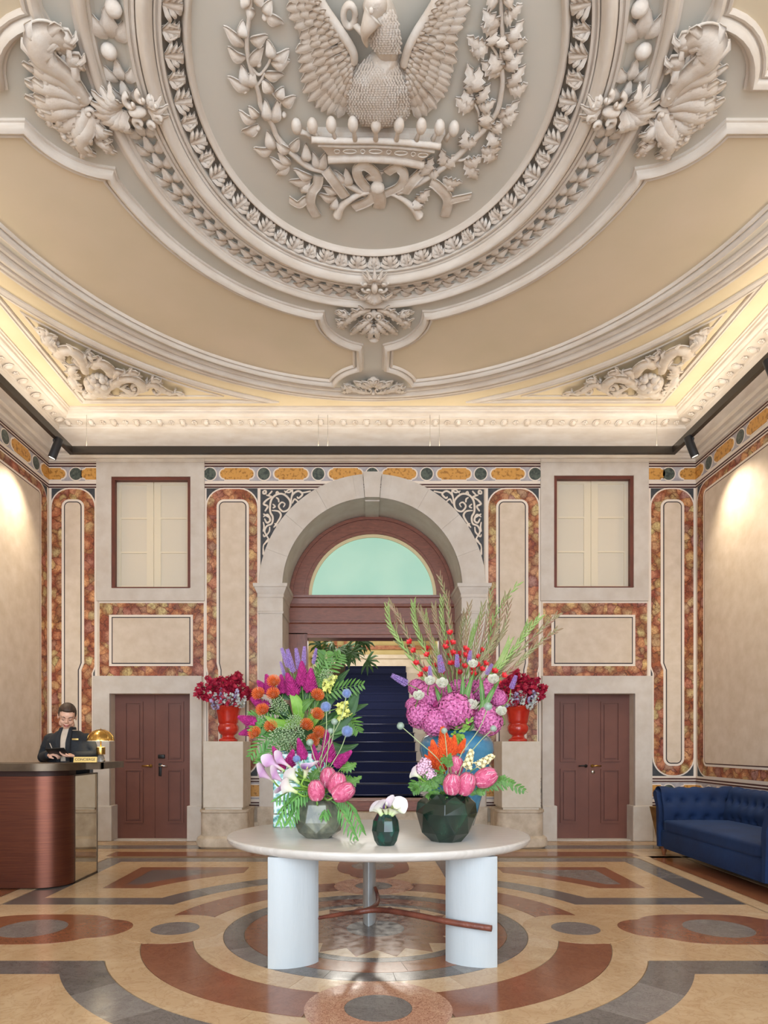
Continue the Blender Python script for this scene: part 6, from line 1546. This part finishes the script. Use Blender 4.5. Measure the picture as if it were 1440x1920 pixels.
# ================= bouquet in the smoky vase
B1 = 'in the smoky grey vase'; z1_ = TZT+.235
def m1(): return mouth(600, 4.60, z1_, .04)
for bx, by, tx, ty, k, s_ in ((532, 1445, 480, 1412, 'calla_pink', .19), (514, 1466, 474, 1436, 'calla_pink', .18), (535, 1470, 500, 1440, 'calla_pink', .17), (560, 1468, 532, 1440, 'calla', .15), (571, 1458, 580, 1424, 'calla', .15), (557, 1486, 520, 1468, 'calla', .15), (545, 1478, 512, 1478, 'calla_pink', .13), (545, 1440, 507, 1410, 'calla_pink', .17)):
    flower(k, 'pink-flushed calla lily' if k == 'calla_pink' else 'white calla lily with a purple throat', bx, by, 4.46+rnd(-.03, .05), (tx, ty, -.06), s_*1.0, m1(), B1, .62 if k == 'calla_pink' else .95, .006, GLFB, nm='calla_lily')
for bx, by, tx, ty, f in ((531, 1443, 513, 1403, 1), (541, 1438, 549, 1408, 1.5), (569, 1424, 560, 1387, 1.1), (592, 1425, 588, 1398, 1), (616, 1428, 613, 1373, 1), (599, 1440, 600, 1412, 1.2), (628, 1436, 657, 1410, 1.2), (625, 1428, 640, 1415, 1.2)):
    d = 4.63; L_ = math.hypot(tx-bx, ty-by)*d/F; flower('celosia', 'magenta celosia plume', bx, by, d, (tx, ty, 0), L_*1.08, m1(), B1, 1.0*f)
for x, y, tx, ty, s_, dd in ((616, 1474, 615, 1436, .092, 4.56), (628, 1486, 638, 1446, .098, 4.48), (594, 1498, 591, 1456, .090, 4.45), (628, 1493, 668, 1473, .100, 4.42)):
    flower('protea', 'pink protea bud', x, y, dd, (tx, ty, -.03), s_, m1(), B1, 1.18, .007)
for x, y, r, k, ex in ((650, 1300, .033, 'thistle', (620, 1425)), (611, 1325, .037, 'thistle', (612, 1380)), (651, 1371, .041, 'thistle', (634, 1418)), (627, 1353, .024, 'thistle_green', (618, 1420)), (620, 1370, .021, 'thistle_green', (612, 1430)), (581, 1392, .026, 'thistle_green', (595, 1440)), (556, 1423, .028, 'thistle', (575, 1460))):
    flower(k, 'round blue globe thistle' if k == 'thistle' else 'small grey-green globe thistle', x, y, 4.56, (2*x-ex[0], 2*y-ex[1], 0), r, m1(), B1, 1, .0035, GSTP, nm='globe_thistle')
for P in (((590, 1495), (560, 1490), (525, 1522, -.1)), ((585, 1490), (555, 1480), (515, 1500, -.1)), ((590, 1500), (560, 1510), (540, 1545, -.15)), ((630, 1495), (655, 1510), (680, 1560, -.1)), ((620, 1500), (640, 1520), (668, 1575, -.12)), ((580, 1498), (550, 1500), (522, 1545, -.1)), ((600, 1470), (580, 1480), (552, 1500, -.1)), ((615, 1498), (612, 1506), (606, 1530, -.16))):
    frond('fern', 'hanging feathery green fern', P, 4.54, B1, petal('fern_green', '#4c863c', '#69a24e'), .007, 22, m1(), leaflet=.085, droop=.7)
for b, t, w_, bd in (((635, 1455), (678, 1455), .045, -.25), ((640, 1440), (668, 1430), .04, -.1), ((575, 1480), (560, 1440), .035, 0), ((585, 1470), (600, 1440), .04, .1), ((600, 1490), (570, 1475), .035, .1)):
    bigleaf('notched green leaf', b, t, 4.6, w_, GLF, B1, bd, m1(), ser=.35)
# ================= callas in the little ribbed vase
B2 = 'in the small ribbed vase'
for x, y, tx, ty in ((718, 1529, 692, 1498), (716, 1532, 703, 1493), (724, 1530, 722, 1495), (730, 1530, 742, 1494), (733, 1531, 760, 1500)):
    flower('calla' if tx == 722 else 'calla_plain', 'short white calla lily', x, y, 4.2, (tx, ty, -.05), .135, Vector(((723.5-VX)*4.24/F+CX+(tx-723)*.0008, 4.24, TZT+.17)), B2, 1.0, .006, GLFB, nm='calla_lily')
# ================= bouquet in the bottle green vase
B3 = 'in the bottle green vase'; z3 = TZT+.29
def m3(): return mouth(842, 4.43, z3, .05)
for bx, by, tx, ty, f in ((838, 1428, 830, 1366, 1.1), (822, 1440, 811, 1390, 1.1), (860, 1412, 872, 1386, 1.2), (816, 1440, 805, 1402, 1), (850, 1415, 852, 1380, 1.1), (828, 1450, 822, 1405, 1.1), (842, 1430, 843, 1385, 1.1), (812, 1432, 797, 1416, 1.2)):
    d = 4.52; L_ = math.hypot(tx-bx, ty-by)*d/F; flower('celosia_orange', 'flame orange celosia plume', bx, by, d, (tx, ty, 0), L_*1.05, m3(), B3, 1.0*f)
for x, y, tx, ty, s_, dd in ((853, 1450, 855, 1408, .085, 4.48), (846, 1486, 850, 1450, .090, 4.30), (866, 1486, 884, 1446, .098, 4.33), (894, 1466, 932, 1448, .100, 4.36)):
    flower('protea', 'pink protea bud', x, y, dd, (tx, ty, -.04), s_, m3(), B3, 1.2, .007)
for bx, by, tx, ty in ((874, 1445, 884, 1408), (892, 1440, 922, 1418)): flower('tuberose', 'cream tuberose spray', bx, by, 4.42, (tx, ty, -.02), .155, m3(), B3, 1.0)
for x, y in ((790, 1440), (806, 1448), (797, 1430)): flower('carnation', 'pink and white clustered flower', x, y+4, 4.36, (x-6, y-12, -.03), .050, m3(), B3, 1.0)
flower('calla_plain', 'white calla lily at the left edge', 788, 1458, 4.36, (762, 1440, -.05), .11, m3(), B3, 1, .006, GLFB, nm='calla_lily')
for x, y, r, ex in ((751, 1361, .026, (790, 1395)), (915, 1325, .030, (893, 1380)), (925, 1366, .024, (895, 1395)), (833, 1370, .022, (838, 1410))):
    flower('thistle_green', 'grey-green globe thistle on a long pale stem', x, y, 4.45, (2*x-ex[0], 2*y-ex[1], 0), r, m3(), B3, 1, .0035, GSTP, nm='globe_thistle')
for P in (((810, 1475), (785, 1465), (768, 1480, -.04)), ((812, 1480), (790, 1475), (772, 1487, -.08)), ((820, 1480), (808, 1462), (798, 1450, -.06)), ((905, 1478), (950, 1470), (990, 1486, -.02)), ((900, 1475), (935, 1465), (965, 1468)), ((825, 1485), (812, 1490), (802, 1498, -.05)), ((880, 1490), (890, 1482), (912, 1484, -.05)), ((845, 1440), (838, 1420), (832, 1432, -.1)), ((900, 1470), (925, 1470), (952, 1455)), ((830, 1470), (822, 1450), (830, 1440, -.08)), ((850, 1490), (842, 1500), (835, 1498, -.12))):
    frond('ruscus', 'glossy green ruscus sprig', P, 4.38, B3, GLF, .010, 9, m3(), nm='ruscus_sprig', leaflet=.052, droop=.15)
# ================= tall bouquet in the blue vase
B5 = 'in the tall blue vase'; z5 = TZT+.70
def m5(): return mouth(856, 5.26, z5, .10)
for x, y, r, k, dd in ((781, 1289, .066, 0, 5.2), (803, 1303, .105, 0, 5.1), (789, 1341, .105, 0, 5.05), (817, 1354, .108, 0, 4.98), (853, 1332, .132, 0, 4.95), (914, 1351, .112, 0, 5.0), (911, 1295, .102, 0, 5.12), (934, 1310, .070, 0, 5.12), (823, 1318, .07, 1, 5.08), (880, 1290, .075, 0, 5.2), (858, 1290, .07, 0, 5.22), (943, 1312, .035, 1, 5.1), (832, 1300, .085, 0, 5.14), (870, 1310, .08, 0, 5.08), (880, 1345, .07, 1, 5.05), (775, 1322, .06, 0, 5.12)):
    flower('hydrangea_deep' if k else 'hydrangea', 'pink hydrangea head' if not k else 'deep pink hydrangea head', x, y, dd, (x+(x-855)*.2, y-30, -.1), r*1.07, m5(), B5, 1, .006)
for x, y, r in ((785, 1303, .042), (829, 1280, .045), (884, 1320, .044), (925, 1272, .042), (940, 1332, .040), (887, 1243, .036), (806, 1275, .04)):
    flower('rose', 'white rose', x, y+5, 4.9, (x, y-9, -.06), r*1.05, m5(), B5, 1.0, .004)
for bx, by, tx, ty in ((765, 1283, 736, 1267), (829, 1262, 824, 1230), (857, 1252, 857, 1228), (879, 1243, 882, 1222), (911, 1265, 922, 1247), (958, 1292, 967, 1268), (807, 1272, 806, 1256)):
    d = 5.05; L_ = max(.09, math.hypot(tx-bx, ty-by)*d/F); flower('liatris', 'purple liatris spike', bx, by, d, (tx, ty, 0), L_*1.1, m5(), B5, 1.3)
def glad(P, reds, dep, k):
    """gladiolus spike: stem with alternate sheathed buds, red blooms low on it"""
    M_ = m5(); top = [AT(x, y, dep+dz) for x, y, dz in P]; S = bez([M_]+top, 8); o0 = M_; S = [p-o0 for p in S]; n = len(S)
    rt = thing('gladiolus_spike', 'long green gladiolus spike', 'flower', o0); mb = MB(); mb.tube(S, [.0048*(1-.6*i/n) for i in range(n)], 6); mb.build('stem', GST, rt)
    mb = MB(); st_ = 9
    for j, i in enumerate(range(st_, n-1, 1)):
        t = (S[i+1]-S[i-1]).normalized(); sd = t.cross(Vector((0, 1, 0))).normalized()*(1 if j % 2 else -1); q = (i-st_)/(n-st_); L_ = .085*(1-.35*q); c = S[i]
        L_ *= 1.15; mb.blade([c, c+t*L_*.35+sd*.010, c+t*L_*.7+sd*.016, c+t*L_*.95+sd*.023], [.006, .0088*(1.15-.4*q), .006, .0008], Vector((sd.x, -.8, .2)), .5, 3)
    mb.build('buds', GLB if k % 3 else petal('gladiolus_green_bud', '#7d9c50', '#97a866'), rt)
    for r in reds:
        i = min(n-2, int(n*r)); c = S[i]; t = (S[i+1]-S[i-1]).normalized(); m_ = MB(); dd = (Vector((rnd(-.5, .5), -1, 0))+t*.7).normalized(); m_.tube([c, c+dd*.02], [.004, .01], 5); floret(m_, c+dd*.018, dd, .030, 6, .7); floret(m_, c+dd*.025, dd, .02, 3, .9); m_.build('bloom', GLR, rt)
    REG.append((rt, 'long green gladiolus spike', B5, P[-1][0]))
    rt['category'] = 'flower'
GL = [[(810,1300,0),(762,1220,0),(733,1175,0),(726,1137,.0)],[(812,1290,0),(775,1215,0),(750,1160,0),(732,1133,0)],[(820,1300,0),(785,1240,.05),(746,1200,.05),(744,1160,.05)],[(828,1290,.05),(795,1215,.05),(778,1165,.05),(775,1131,.05)],[(832,1290,.1),(802,1220,.1),(783,1180,.1),(781,1140,.1)],[(835,1290,0),(815,1220,0),(800,1175,0),(789,1147,0)],[(840,1290,.1),(822,1230,.1),(806,1190,.1),(797,1152,.1)],[(845,1280,.05),(832,1210,.05),(818,1165,.05),(814,1137,.05)],[(850,1280,0),(846,1200,0),(838,1130,0),(824,1080,0)],[(850,1280,.08),(838,1210,.08),(829,1160,.08),(829,1120,.08)],[(858,1280,.1),(850,1220,.1),(843,1160,.1),(839,1118,.1)],[(868,1280,.0),(870,1220,0),(876,1180,0),(880,1134,0)],[(872,1280,.06),(880,1220,.06),(888,1185,.06),(901,1156,.06)],[(878,1280,0),(888,1230,0),(899,1180,0),(906,1134,0)],[(885,1270,.05),(905,1210,.05),(915,1160,.05),(921,1107,.05)],[(888,1280,.1),(912,1220,.1),(930,1150,.1),(972,1094,.1)],[(890,1280,0),(915,1230,0),(938,1160,0),(950,1115,0)],[(895,1275,.05),(925,1215,.05),(945,1180,.05),(955,1130,.05)],[(905,1290,0),(945,1240,0),(985,1190,0),(1011,1158,0)],[(905,1290,.06),(955,1240,.06),(1010,1185,.06),(1044,1153,.06)],[(908,1300,0),(960,1255,0),(1000,1215,0),(1045,1180,0)],[(900,1290,0),(930,1250,0),(945,1225,0),(955,1203,0)],[(880,1290,.0),(900,1240,0),(925,1200,0),(935,1160,0)],[(865,1290,.1),(862,1230,.1),(866,1180,.1),(872,1150,.1)],[(905,1295,.1),(940,1255,.1),(975,1200,.1),(990,1170,.1)]]
for k, P in enumerate(GL): glad(P, [(.34, .42), (.36, .47, .53), (.4,), (.45,), (.38, .5), (), (.36, .42), (.48,), (.34, .4, .46, .52), (.42, .5), (.38, .47), (.36, .43, .5), (.4, .47), (.35, .41), (.38, .45), (), (.36, .42), (.4,), (.33, .38), (.36,), (.34, .4), (.4,), (.36, .45), (.35, .44, .5), (.36,)][k], 5.16, k)
for b, t, w_, bd in (((850, 1330), (838, 1275), .022, 0), ((870, 1340), (889, 1260), .024, .05), ((900, 1350), (940, 1270), .022, .05), ((880, 1370), (906, 1290), .024, -.1), ((865, 1320), (868, 1265), .02, 0), ((830, 1330), (815, 1285), .02, 0), ((905, 1330), (900, 1265), .02, 0)):
    bigleaf('sword-shaped gladiolus leaf', b, t, 5.0, w_, GLF, B5, bd, m5(), nm='sword_leaf')
for P in (((870, 1370), (878, 1345), (872, 1325, -.04)), ((862, 1375), (855, 1385), (850, 1372, -.1)), ((875, 1370), (862, 1360), (880, 1350, -.1)), ((868, 1375), (862, 1390), (858, 1380, -.12))):
    frond('ruscus', 'glossy green ruscus sprig', P, 4.93, B5, GLFB, .012, 7, None, nm='ruscus_sprig', leaflet=.055, droop=.1)
# ================= crimson bouquets in the red urns
def spray(c, d, L_, mt, n, r, name, phrase, bq, px, mth):
    rt = thing(name, phrase, 'flower', mth); c = Vector(c)-mth; P = bez([Vector((0, 0, 0)), c*.55+Vector((0, 0, .05)), c, c+Vector(d)*L_], 4); mb = MB(); mb.tube(P, .003, 4); mb.build('stem', GST, rt)
    mb = MB()
    for i in range(n):
        q = i/n; k = int(len(P)*(.45+.53*q)); b = P[min(k, len(P)-1)]; o_ = Vector((rnd(-1, 1), rnd(-1, .6), rnd(-1, 1))).normalized(); floret(mb, b+o_*L_*.32*(1.1-q*.6), o_, r*rnd(.8, 1.2), 5, .4)
        mb.tube([b, b+o_*L_*.3*(1.1-q*.6)], .0015, 3, cap=False)
    mb.build('florets', mt, rt); REG.append((rt, phrase, bq, px)); return rt
for s, cx_, bq in ((-1, 425, 'in the left red urn'), (1, 975, 'in the right red urn')):
    zt_ = HC+(VY-1390)*9.0/F+.44
    for k in range(34):
        a = -1.25+2.5*(k % 17)/16+rnd(-.06, .06); L_ = rnd(42, 58) if k < 17 else rnd(22, 40); ex = cx_+L_*math.sin(a)*(1.05 if s < 0 else .98); ey = 1322-L_*math.cos(a)*1.12
        dep = 9.15+(-.12 if k >= 17 else .05)+rnd(-.05, .05); p = AT(ex, ey, dep); d = Vector((math.sin(a), rnd(-.3, .1), math.cos(a)*.8)).normalized()
        mth = Vector(((cx_+3*s*0+(428 if s < 0 else 971)-cx_-VX)*9.2/F+CX+rnd(-.05, .05), 9.2+rnd(-.05, .05), zt_))
        spray(p-d*.12, d, .13, CRIM, 26, .040, 'orchid_spray', ('outer' if k < 17 else 'inner')+' crimson orchid spray', bq, ex, mth)
    for k in range(9):
        a = -1.2+2.4*k/8+rnd(-.1, .1); L_ = rnd(16, 34); ex = cx_+L_*math.sin(a)*1.1; ey = 1322-L_*math.cos(a)*.8; p = AT(ex, ey, 9.0); mth = Vector((((428 if s < 0 else 971)-VX)*9.2/F+CX+rnd(-.05, .05), 9.15, zt_))
        spray(p-Vector((0, 0, .06)), Vector((math.sin(a)*.5, -.3, 1)).normalized(), .11, FIL if k % 3 else FILL, 30, .022, 'filler_spray', 'sprig of tiny whitish flowers', bq, ex, mth)
# plant on the stair landing
p = AT(632, 1262, 14.6); pl_ = thing('stair_palm', 'leafy split-leaf plant standing at the left of the stair top', 'plant', (p.x, 14.6, FLZ+13*ri))
mb = MB(); mb.lathe([(0, 0), (.14, 0), (.19, .3), (.2, .32), (.17, .32), (0, .28)], 16); mb.build('pot', mat('stair_pot', '#5a4a3a', rough=.6), pl_)
for k in range(13):
    a = k*2.4; tx = 600+88*(k/12); ty = 1195+rnd(0, 45); T = AT(tx, ty, 14.6+rnd(-.3, .3))-Vector((p.x, 14.6, FLZ+13*ri)); S = bez([Vector((0, 0, .28)), T*.5+Vector((0, 0, .35)), T], 6)
    mb = MB(); mb.tube(S, .008, 5); mb.build('stalk', GLFD, pl_)
    mb = MB(); d = (S[-1]-S[-4]).normalized()
    for i in range(7):
        an = (i-3)*.5; sd = d.cross(Vector((0, 1, 0))).normalized(); dd = d*math.cos(an)+sd*math.sin(an); c = S[-1]; mb.blade([c, c+dd*.10, c+dd*.22, c+dd*.30-Vector((0, 0, .05))], [.012, .03, .028, .002], (0, -1, .5), .2, 3)
    mb.build('leaf', GLFD, pl_)
# labels that single each stem out
def ordinal(i, n):
    names = ['second', 'third', 'fourth', 'fifth', 'sixth', 'seventh', 'eighth', 'ninth', 'tenth', 'eleventh', 'twelfth', 'thirteenth']
    if n == 1: return ''
    if i == 0: return 'leftmost '
    if i == n-1: return 'rightmost '
    if n == 3: return 'middle '
    if i < n/2: return names[i-1]+' from left, '
    return names[n-1-i-1]+' from right, '
grp = {}
for e in REG: grp.setdefault((e[1], e[2]), []).append(e)
for (ph, bq), L_ in grp.items():
    L_.sort(key=lambda e: e[3]); n = len(L_)
    for i, e in enumerate(L_):
        if n > 26: e[0]['label'] = '%s %s' % (ph, bq); e[0]['group'] = '%ss %s' % (ph, bq)
        else:
            o_ = ordinal(i, n); e[0]['label'] = (o_+ph+' '+bq) if not o_.endswith(', ') else '%s %s, %s' % (ph, bq, o_[:-2]); e[0]['group'] = '%ss %s' % (ph, bq)
# ---------------------------------------------------------------- concierge behind the desk
SKIN = mat('skin', '#dcae95', '#d3a389', 10, .5, p=(.3, .7)); SUIT = mat('charcoal_suit', '#1f2329', '#181b20', 60, .8); SHIRT = mat('beige_shirt', '#c6b7a6', '#bcac9b', 30, .8)
HAIR = mat('brown_hair', '#463226', '#33241b', 40, .6, stretch=(1, 1, .2)); LIP = mat('lips', '#a85a50', rough=.45); TEETH = mat('teeth', '#efe9e0', rough=.3); BROW = mat('brows', '#33241d', rough=.8); SHOE = mat('black_shoes', '#15130f', rough=.3)
PX0, PY0 = -3.275, 7.13
ps = thing('person', 'smiling person in a dark jacket looking down at a tablet behind the desk', 'person', (PX0, PY0, 0))
def remesh(o, vox, it=3, fac=.6):
    r = o.modifiers.new('r', 'REMESH'); r.mode = 'VOXEL'; r.voxel_size = vox; r.use_smooth_shade = True
    if it: s = o.modifiers.new('s', 'SMOOTH'); s.iterations = it; s.factor = fac
HM = Matrix.Translation((.012, -.075, 1.705)) @ Matrix.Rotation(math.radians(22), 4, 'Z') @ Matrix.Rotation(math.radians(24), 4, 'X') @ Matrix.Rotation(math.radians(4), 4, 'Y') @ Matrix.Scale(1.10, 4)
b = MB()
def he(c, r, n=14, m_=10): b.ell(c, r, n, m_, HM)
he((0, .012, .03), (.078, .098, .092)); he((0, -.02, -.035), (.062, .072, .075)); he((0, -.045, -.085), (.036, .036, .030)); he((0, -.052, .035), (.060, .036, .030))
for s in (-1, 1):
    he((s*.034, -.062, -.030), (.026, .022, .026)); he((s*.031, -.083, .020), (.022, .011, .007)); he((s*.079, .008, -.008), (.009, .018, .030)); he((s*.048, -.018, -.062), (.022, .045, .03)); he((s*.030, -.072, .004), (.0165, .012, .013))
    he((s*.011, -.098, -.026), (.009, .010, .008))
b.tube([HM @ Vector(q) for q in ((0, -.088, .018), (0, -.103, -.006), (0, -.112, -.024))], [.009, .011, .014], 8); he((0, -.083, -.052), (.026, .013, .010)); he((0, -.082, -.068), (.020, .013, .009))
b.tube([(.008, -.03, 1.64), (.0, .0, 1.56), (0, .01, 1.50)], [.056, .058, .066], 14)
TOR = [(.92, .17, .12), (1.05, .165, .11), (1.2, .18, .115), (1.35, .20, .12), (1.46, .19, .11), (1.52, .13, .09), (1.56, .07, .07)]
def torso(mb, R_, g, n=28, y0=.0):
    k = len(R_); vs_ = []
    for z, rx, ry in R_:
        for i in range(n): a = 2*PI*i/n; vs_.append(((rx+g)*math.copysign(abs(math.cos(a))**.8, math.cos(a)), y0+(ry+g)*math.copysign(abs(math.sin(a))**.85, math.sin(a)), z))
    fs = [(i*n+j, i*n+(j+1) % n, (i+1)*n+(j+1) % n, (i+1)*n+j) for i in range(k-1) for j in range(n)]+[tuple(reversed(range(n))), tuple(range((k-1)*n, k*n))]
    mb.add(vs_, fs)
torso(b, TOR, 0)
ARMS = [((-.19, .0, 1.475), (-.272, -.01, 1.27), (-.112, -.225, 1.30)), ((.19, .0, 1.475), (.268, -.01, 1.285), (.160, -.225, 1.290))]
for sh_, el, wr in ARMS:
    sh_, el, wr = Vector(sh_), Vector(el), Vector(wr); b.tube([sh_, sh_.lerp(el, .5), el, el.lerp(wr, .5), wr], [.05, .046, .040, .036, .026], 12)
def hand(mb, wr, fwd, up, side, curl, sc=1.05):
    """palm and five fingers; fwd from the wrist, side towards the thumb"""
    fwd, up = Vector(fwd).normalized(), Vector(up).normalized(); sd = fwd.cross(up).normalized()*side; up = sd.cross(fwd).normalized()*side
    wr = Vector(wr); L_ = .085*sc
    for q in (-.024, -.008, .008, .024): mb.tube([wr+sd*q*.6, wr+fwd*L_*.5+sd*q, wr+fwd*L_+sd*q*1.05], [.016*sc, .0145*sc, .012*sc], 8)
    for q, ln, cl in ((.029, .066, .9), (.010, .075, 1), (-.010, .070, 1.05), (-.028, .055, 1.15)):
        p = wr+fwd*L_*.95+sd*q; P = [p]; a = 0
        for seg in (.42, .32, .26): a += curl*cl*.62; d = fwd*math.cos(a)-up*math.sin(a); p = p+d*ln*seg*sc; P.append(p)
        mb.tube(P, [.0098*sc, .0092*sc, .0085*sc, .0068*sc], 7); mb.ell(P[-1], .007*sc, 6, 4)
    t0 = wr+fwd*L_*.3+sd*.028; mb.tube([t0, t0+(fwd*.7+sd*.7-up*.25)*.035, t0+(fwd*.95+sd*.3-up*.5)*.065], [.013*sc, .0115*sc, .008*sc], 7)
hand(b, ARMS[0][2], (.75, -.28, .12), (-.1, -.5, .85), 1, 1.05); hand(b, ARMS[1][2], (-.72, -.3, .05), (.1, .35, -.93), 1, .55)
for s in (-1, 1): b.tube([(s*.09, .01, .95), (s*.095, 0, .5), (s*.1, .01, .1), (s*.1, -.01, .05)], [.085, .062, .045, .04], 14); b.ell((s*.1, -.06, .045), (.042, .12, .04), 10, 6)
bo_ = b.build('body', SKIN, ps); remesh(bo_, .0055, 2, .5)
# trousers, shoes
t = MB(); torso(t, [(.86, .175, .125), (.95, .18, .125), (1.02, .17, .115)], .012)
for s in (-1, 1): t.tube([(s*.09, .01, .93), (s*.095, 0, .5), (s*.1, .01, .07)], [.105, .082, .07], 16)
remesh(t.build('trousers', SUIT, ps), .012, 3)
t = MB()
for s in (-1, 1): t.ell((s*.1, -.06, .05), (.05, .135, .05), 14, 8); t.box((s*.1-.045, -.18, 0), (s*.1+.045, .07, .02), c=.01)
remesh(t.build('shoes', SHOE, ps), .01, 2)
# shirt and jacket
t = MB(); torso(t, TOR, .012); t.tube([(.004, -.012, 1.60), (.0, .0, 1.55), (0, .01, 1.50)], [.066, .072, .09], 16)
remesh(t.build('shirt', SHIRT, ps), .010, 2)
j = MB(); torso(j, [(.90, .19, .14), (1.05, .19, .135), (1.2, .205, .14), (1.34, .222, .145), (1.45, .215, .135), (1.51, .16, .11), (1.555, .095, .092)], .012)
for sh_, el, wr in ARMS:
    sh_, el, wr = Vector(sh_), Vector(el), Vector(wr); j.ell(sh_+Vector((0, 0, -.01)), (.075, .075, .065), 12, 8); j.tube([sh_, sh_.lerp(el, .5)+Vector((0, 0, .005)), el, el.lerp(wr, .45), el.lerp(wr, 1.08)], [.074, .070, .062, .055, .043], 14); j.ell(el, (.062, .062, .062), 12, 8)
jo = j.build('jacket', SUIT, ps); remesh(jo, .010, 2)
# jacket front opening: shirt panel and standing collar
t = MB()
P = bez([(-.028, -.088, 1.585), (-.040, -.128, 1.50), (-.034, -.160, 1.42), (-.026, -.170, 1.30), (-.022, -.165, 1.16)], 5); Q = bez([(.050, -.086, 1.585), (.052, -.128, 1.50), (.052, -.160, 1.42), (.054, -.170, 1.30), (.056, -.165, 1.16)], 5)
for a_, b_2 in zip(P, Q):
    for k in range(7): q = a_.lerp(b_2, k/6); t.v.append((q.x, q.y-.012*math.sin(PI*k/6), q.z))
for i in range(len(P)-1):
    for k in range(6): t.f.append((i*7+k, i*7+k+1, (i+1)*7+k+1, (i+1)*7+k)); t.m.append(0)
t.build('shirt_front', SHIRT, ps)
for C_, s in ((P, -1), (Q, 1)):
    t = MB(); t.blade([c+Vector((s*.010, -.010, 0)) for c in C_], [.017*(1+.5*math.sin(PI*i/len(C_))) for i in range(len(C_))], (0, -1, 0), .15, 3, .006); t.build('lapel', SUIT, ps)
t = MB(); R_ = [(.066*math.cos(a), -.005+.070*math.sin(a)) for a in [(-PI/2+.45)+i*(2*PI-.9)/20 for i in range(21)]]
for i, (x, y) in enumerate(R_): t.v += [(x*1.22, y*1.22, 1.535), (x*1.10, y*1.08-.003, 1.592), (x*.98, y*.98-.003, 1.59)]
for i in range(20):
    for k in range(2): t.f.append((i*3+k, (i+1)*3+k, (i+1)*3+k+1, i*3+k+1)); t.m.append(0)
t.build('collar', SUIT, ps)
t = MB(); t.tube([(.0, -.010, 1.625), (0, -.006, 1.59), (0, 0, 1.56)], [.060, .063, .070], 18); t.build('polo_neck', SHIRT, ps)
t = MB(); t.box((.100, -.160, 1.452), (.168, -.150, 1.470), c=.002); t.build('name_badge', GOLDP, ps)
# face details
def fm(name, mt, fn):
    m_ = MB(); fn(m_); m_.build(name, mt, ps)
def lids(m_):
    for s in (-1, 1): m_.tube([HM @ Vector(q) for q in ((s*.017, -.088, .001), (s*.031, -.0925, -.005), (s*.045, -.083, .0))], [.0018, .0034, .0018], 5)
fm('eyelashes', BROW, lids)
def brs(m_):
    for s in (-1, 1): m_.tube([HM @ Vector(q) for q in ((s*.014, -.094, .022), (s*.032, -.095, .030), (s*.052, -.078, .023))], [.0035, .0042, .002], 5)
fm('eyebrows', BROW, brs)
fm('lips', LIP, lambda m_: (m_.tube([HM @ Vector(q) for q in ((-.031, -.078, -.048), (-.015, -.093, -.0555), (0, -.096, -.057), (.015, -.093, -.0555), (.031, -.078, -.048))], [.002, .0045, .005, .0045, .002], 6), m_.tube([HM @ Vector(q) for q in ((-.029, -.079, -.051), (-.014, -.090, -.066), (0, -.0935, -.069), (.014, -.090, -.066), (.029, -.079, -.051))], [.002, .005, .006, .005, .002], 6)))
fm('teeth', TEETH, lambda m_: m_.blade([HM @ Vector(q) for q in ((-.022, -.084, -.053), (0, -.0945, -.0625), (.022, -.084, -.053))], [.004, .0085, .004], HM.to_3x3() @ Vector((0, -1, 0)), .1, 2))
# hair cap
h = MB(); nu, nv = 48, 30; keep = {}
def hp(i, jv):
    a = 2*PI*i/nu; bb = PI*jv/nv; return Vector((.0825*math.sin(bb)*math.cos(a), .016+.104*math.sin(bb)*math.sin(a), .034+.097*math.cos(bb)))
for jv in range(nv+1):
    for i in range(nu):
        p = hp(i, jv); w_ = 1+.020*math.sin(a_ := i*2.1+jv*.9)*.6; h.v.append(tuple(HM @ (Vector((0, .014, .034))+(p-Vector((0, .014, .034)))*w_+Vector((0, -.006 if p.y < 0 and p.z > .08 else 0, .008*max(0, -p.y/.1) if p.z > .08 else 0)))))
for jv in range(nv):
    for i in range(nu):
        p = hp(i+.5, jv+.5); lim = .078 if p.y < -.05 else (.060 if p.y < -.035 else (-.012+max(0, -p.y-.005)*1.6 if p.y < .012 else (.0 if p.y < .03 else -.055)))
        if p.z > lim: h.f.append((jv*nu+i, jv*nu+(i+1) % nu, (jv+1)*nu+(i+1) % nu, (jv+1)*nu+i)); h.m.append(0)
ho = h.build('hair', HAIR, ps); sd_ = ho.modifiers.new('s', 'SOLIDIFY'); sd_.thickness = .008; sd_.offset = 1
# tablet and pen in the hands
TBM = Matrix.Translation((PX0+.008, PY0-.290, 1.328)) @ Matrix.Rotation(math.radians(-38), 4, 'X') @ Matrix.Rotation(math.radians(-4), 4, 'Z')
tbl = thing('tablet', 'black tablet computer held in both hands', 'tablet', (0, 0, 0)); tbl.matrix_world = TBM
t = MB(); t.box((-.10, -.065, -.005), (.10, .065, .005), c=.004); t.build('tablet_case', BLKP, tbl, True, auto=40)
t = MB(); t.box((-.09, -.055, .004), (.09, .055, .0062)); t.build('screen', mat('dark_screen', '#0c0d10', rough=.1), tbl, smooth=False)
pn = thing('stylus', 'slim white stylus in the hand at the left of the tablet', 'pen', (PX0-.045, PY0-.27, 1.36)); t = MB(); t.tube([(0, 0, -.02), (-.035, .0, .06)], .004, 6); t.build('pen_body', SHIRT, pn)
# small tent card and phone on the counter
t = thing('counter_phone', 'small dark device lying on the counter in front of the tablet', 'device', (AT(122, 1430, 6.75).x, 6.75, ZD)); m_ = MB(); m_.box((-.035, -.03, 0), (.035, .03, .014), c=.003); m_.build('device_body', BLKP, t, smooth=False)
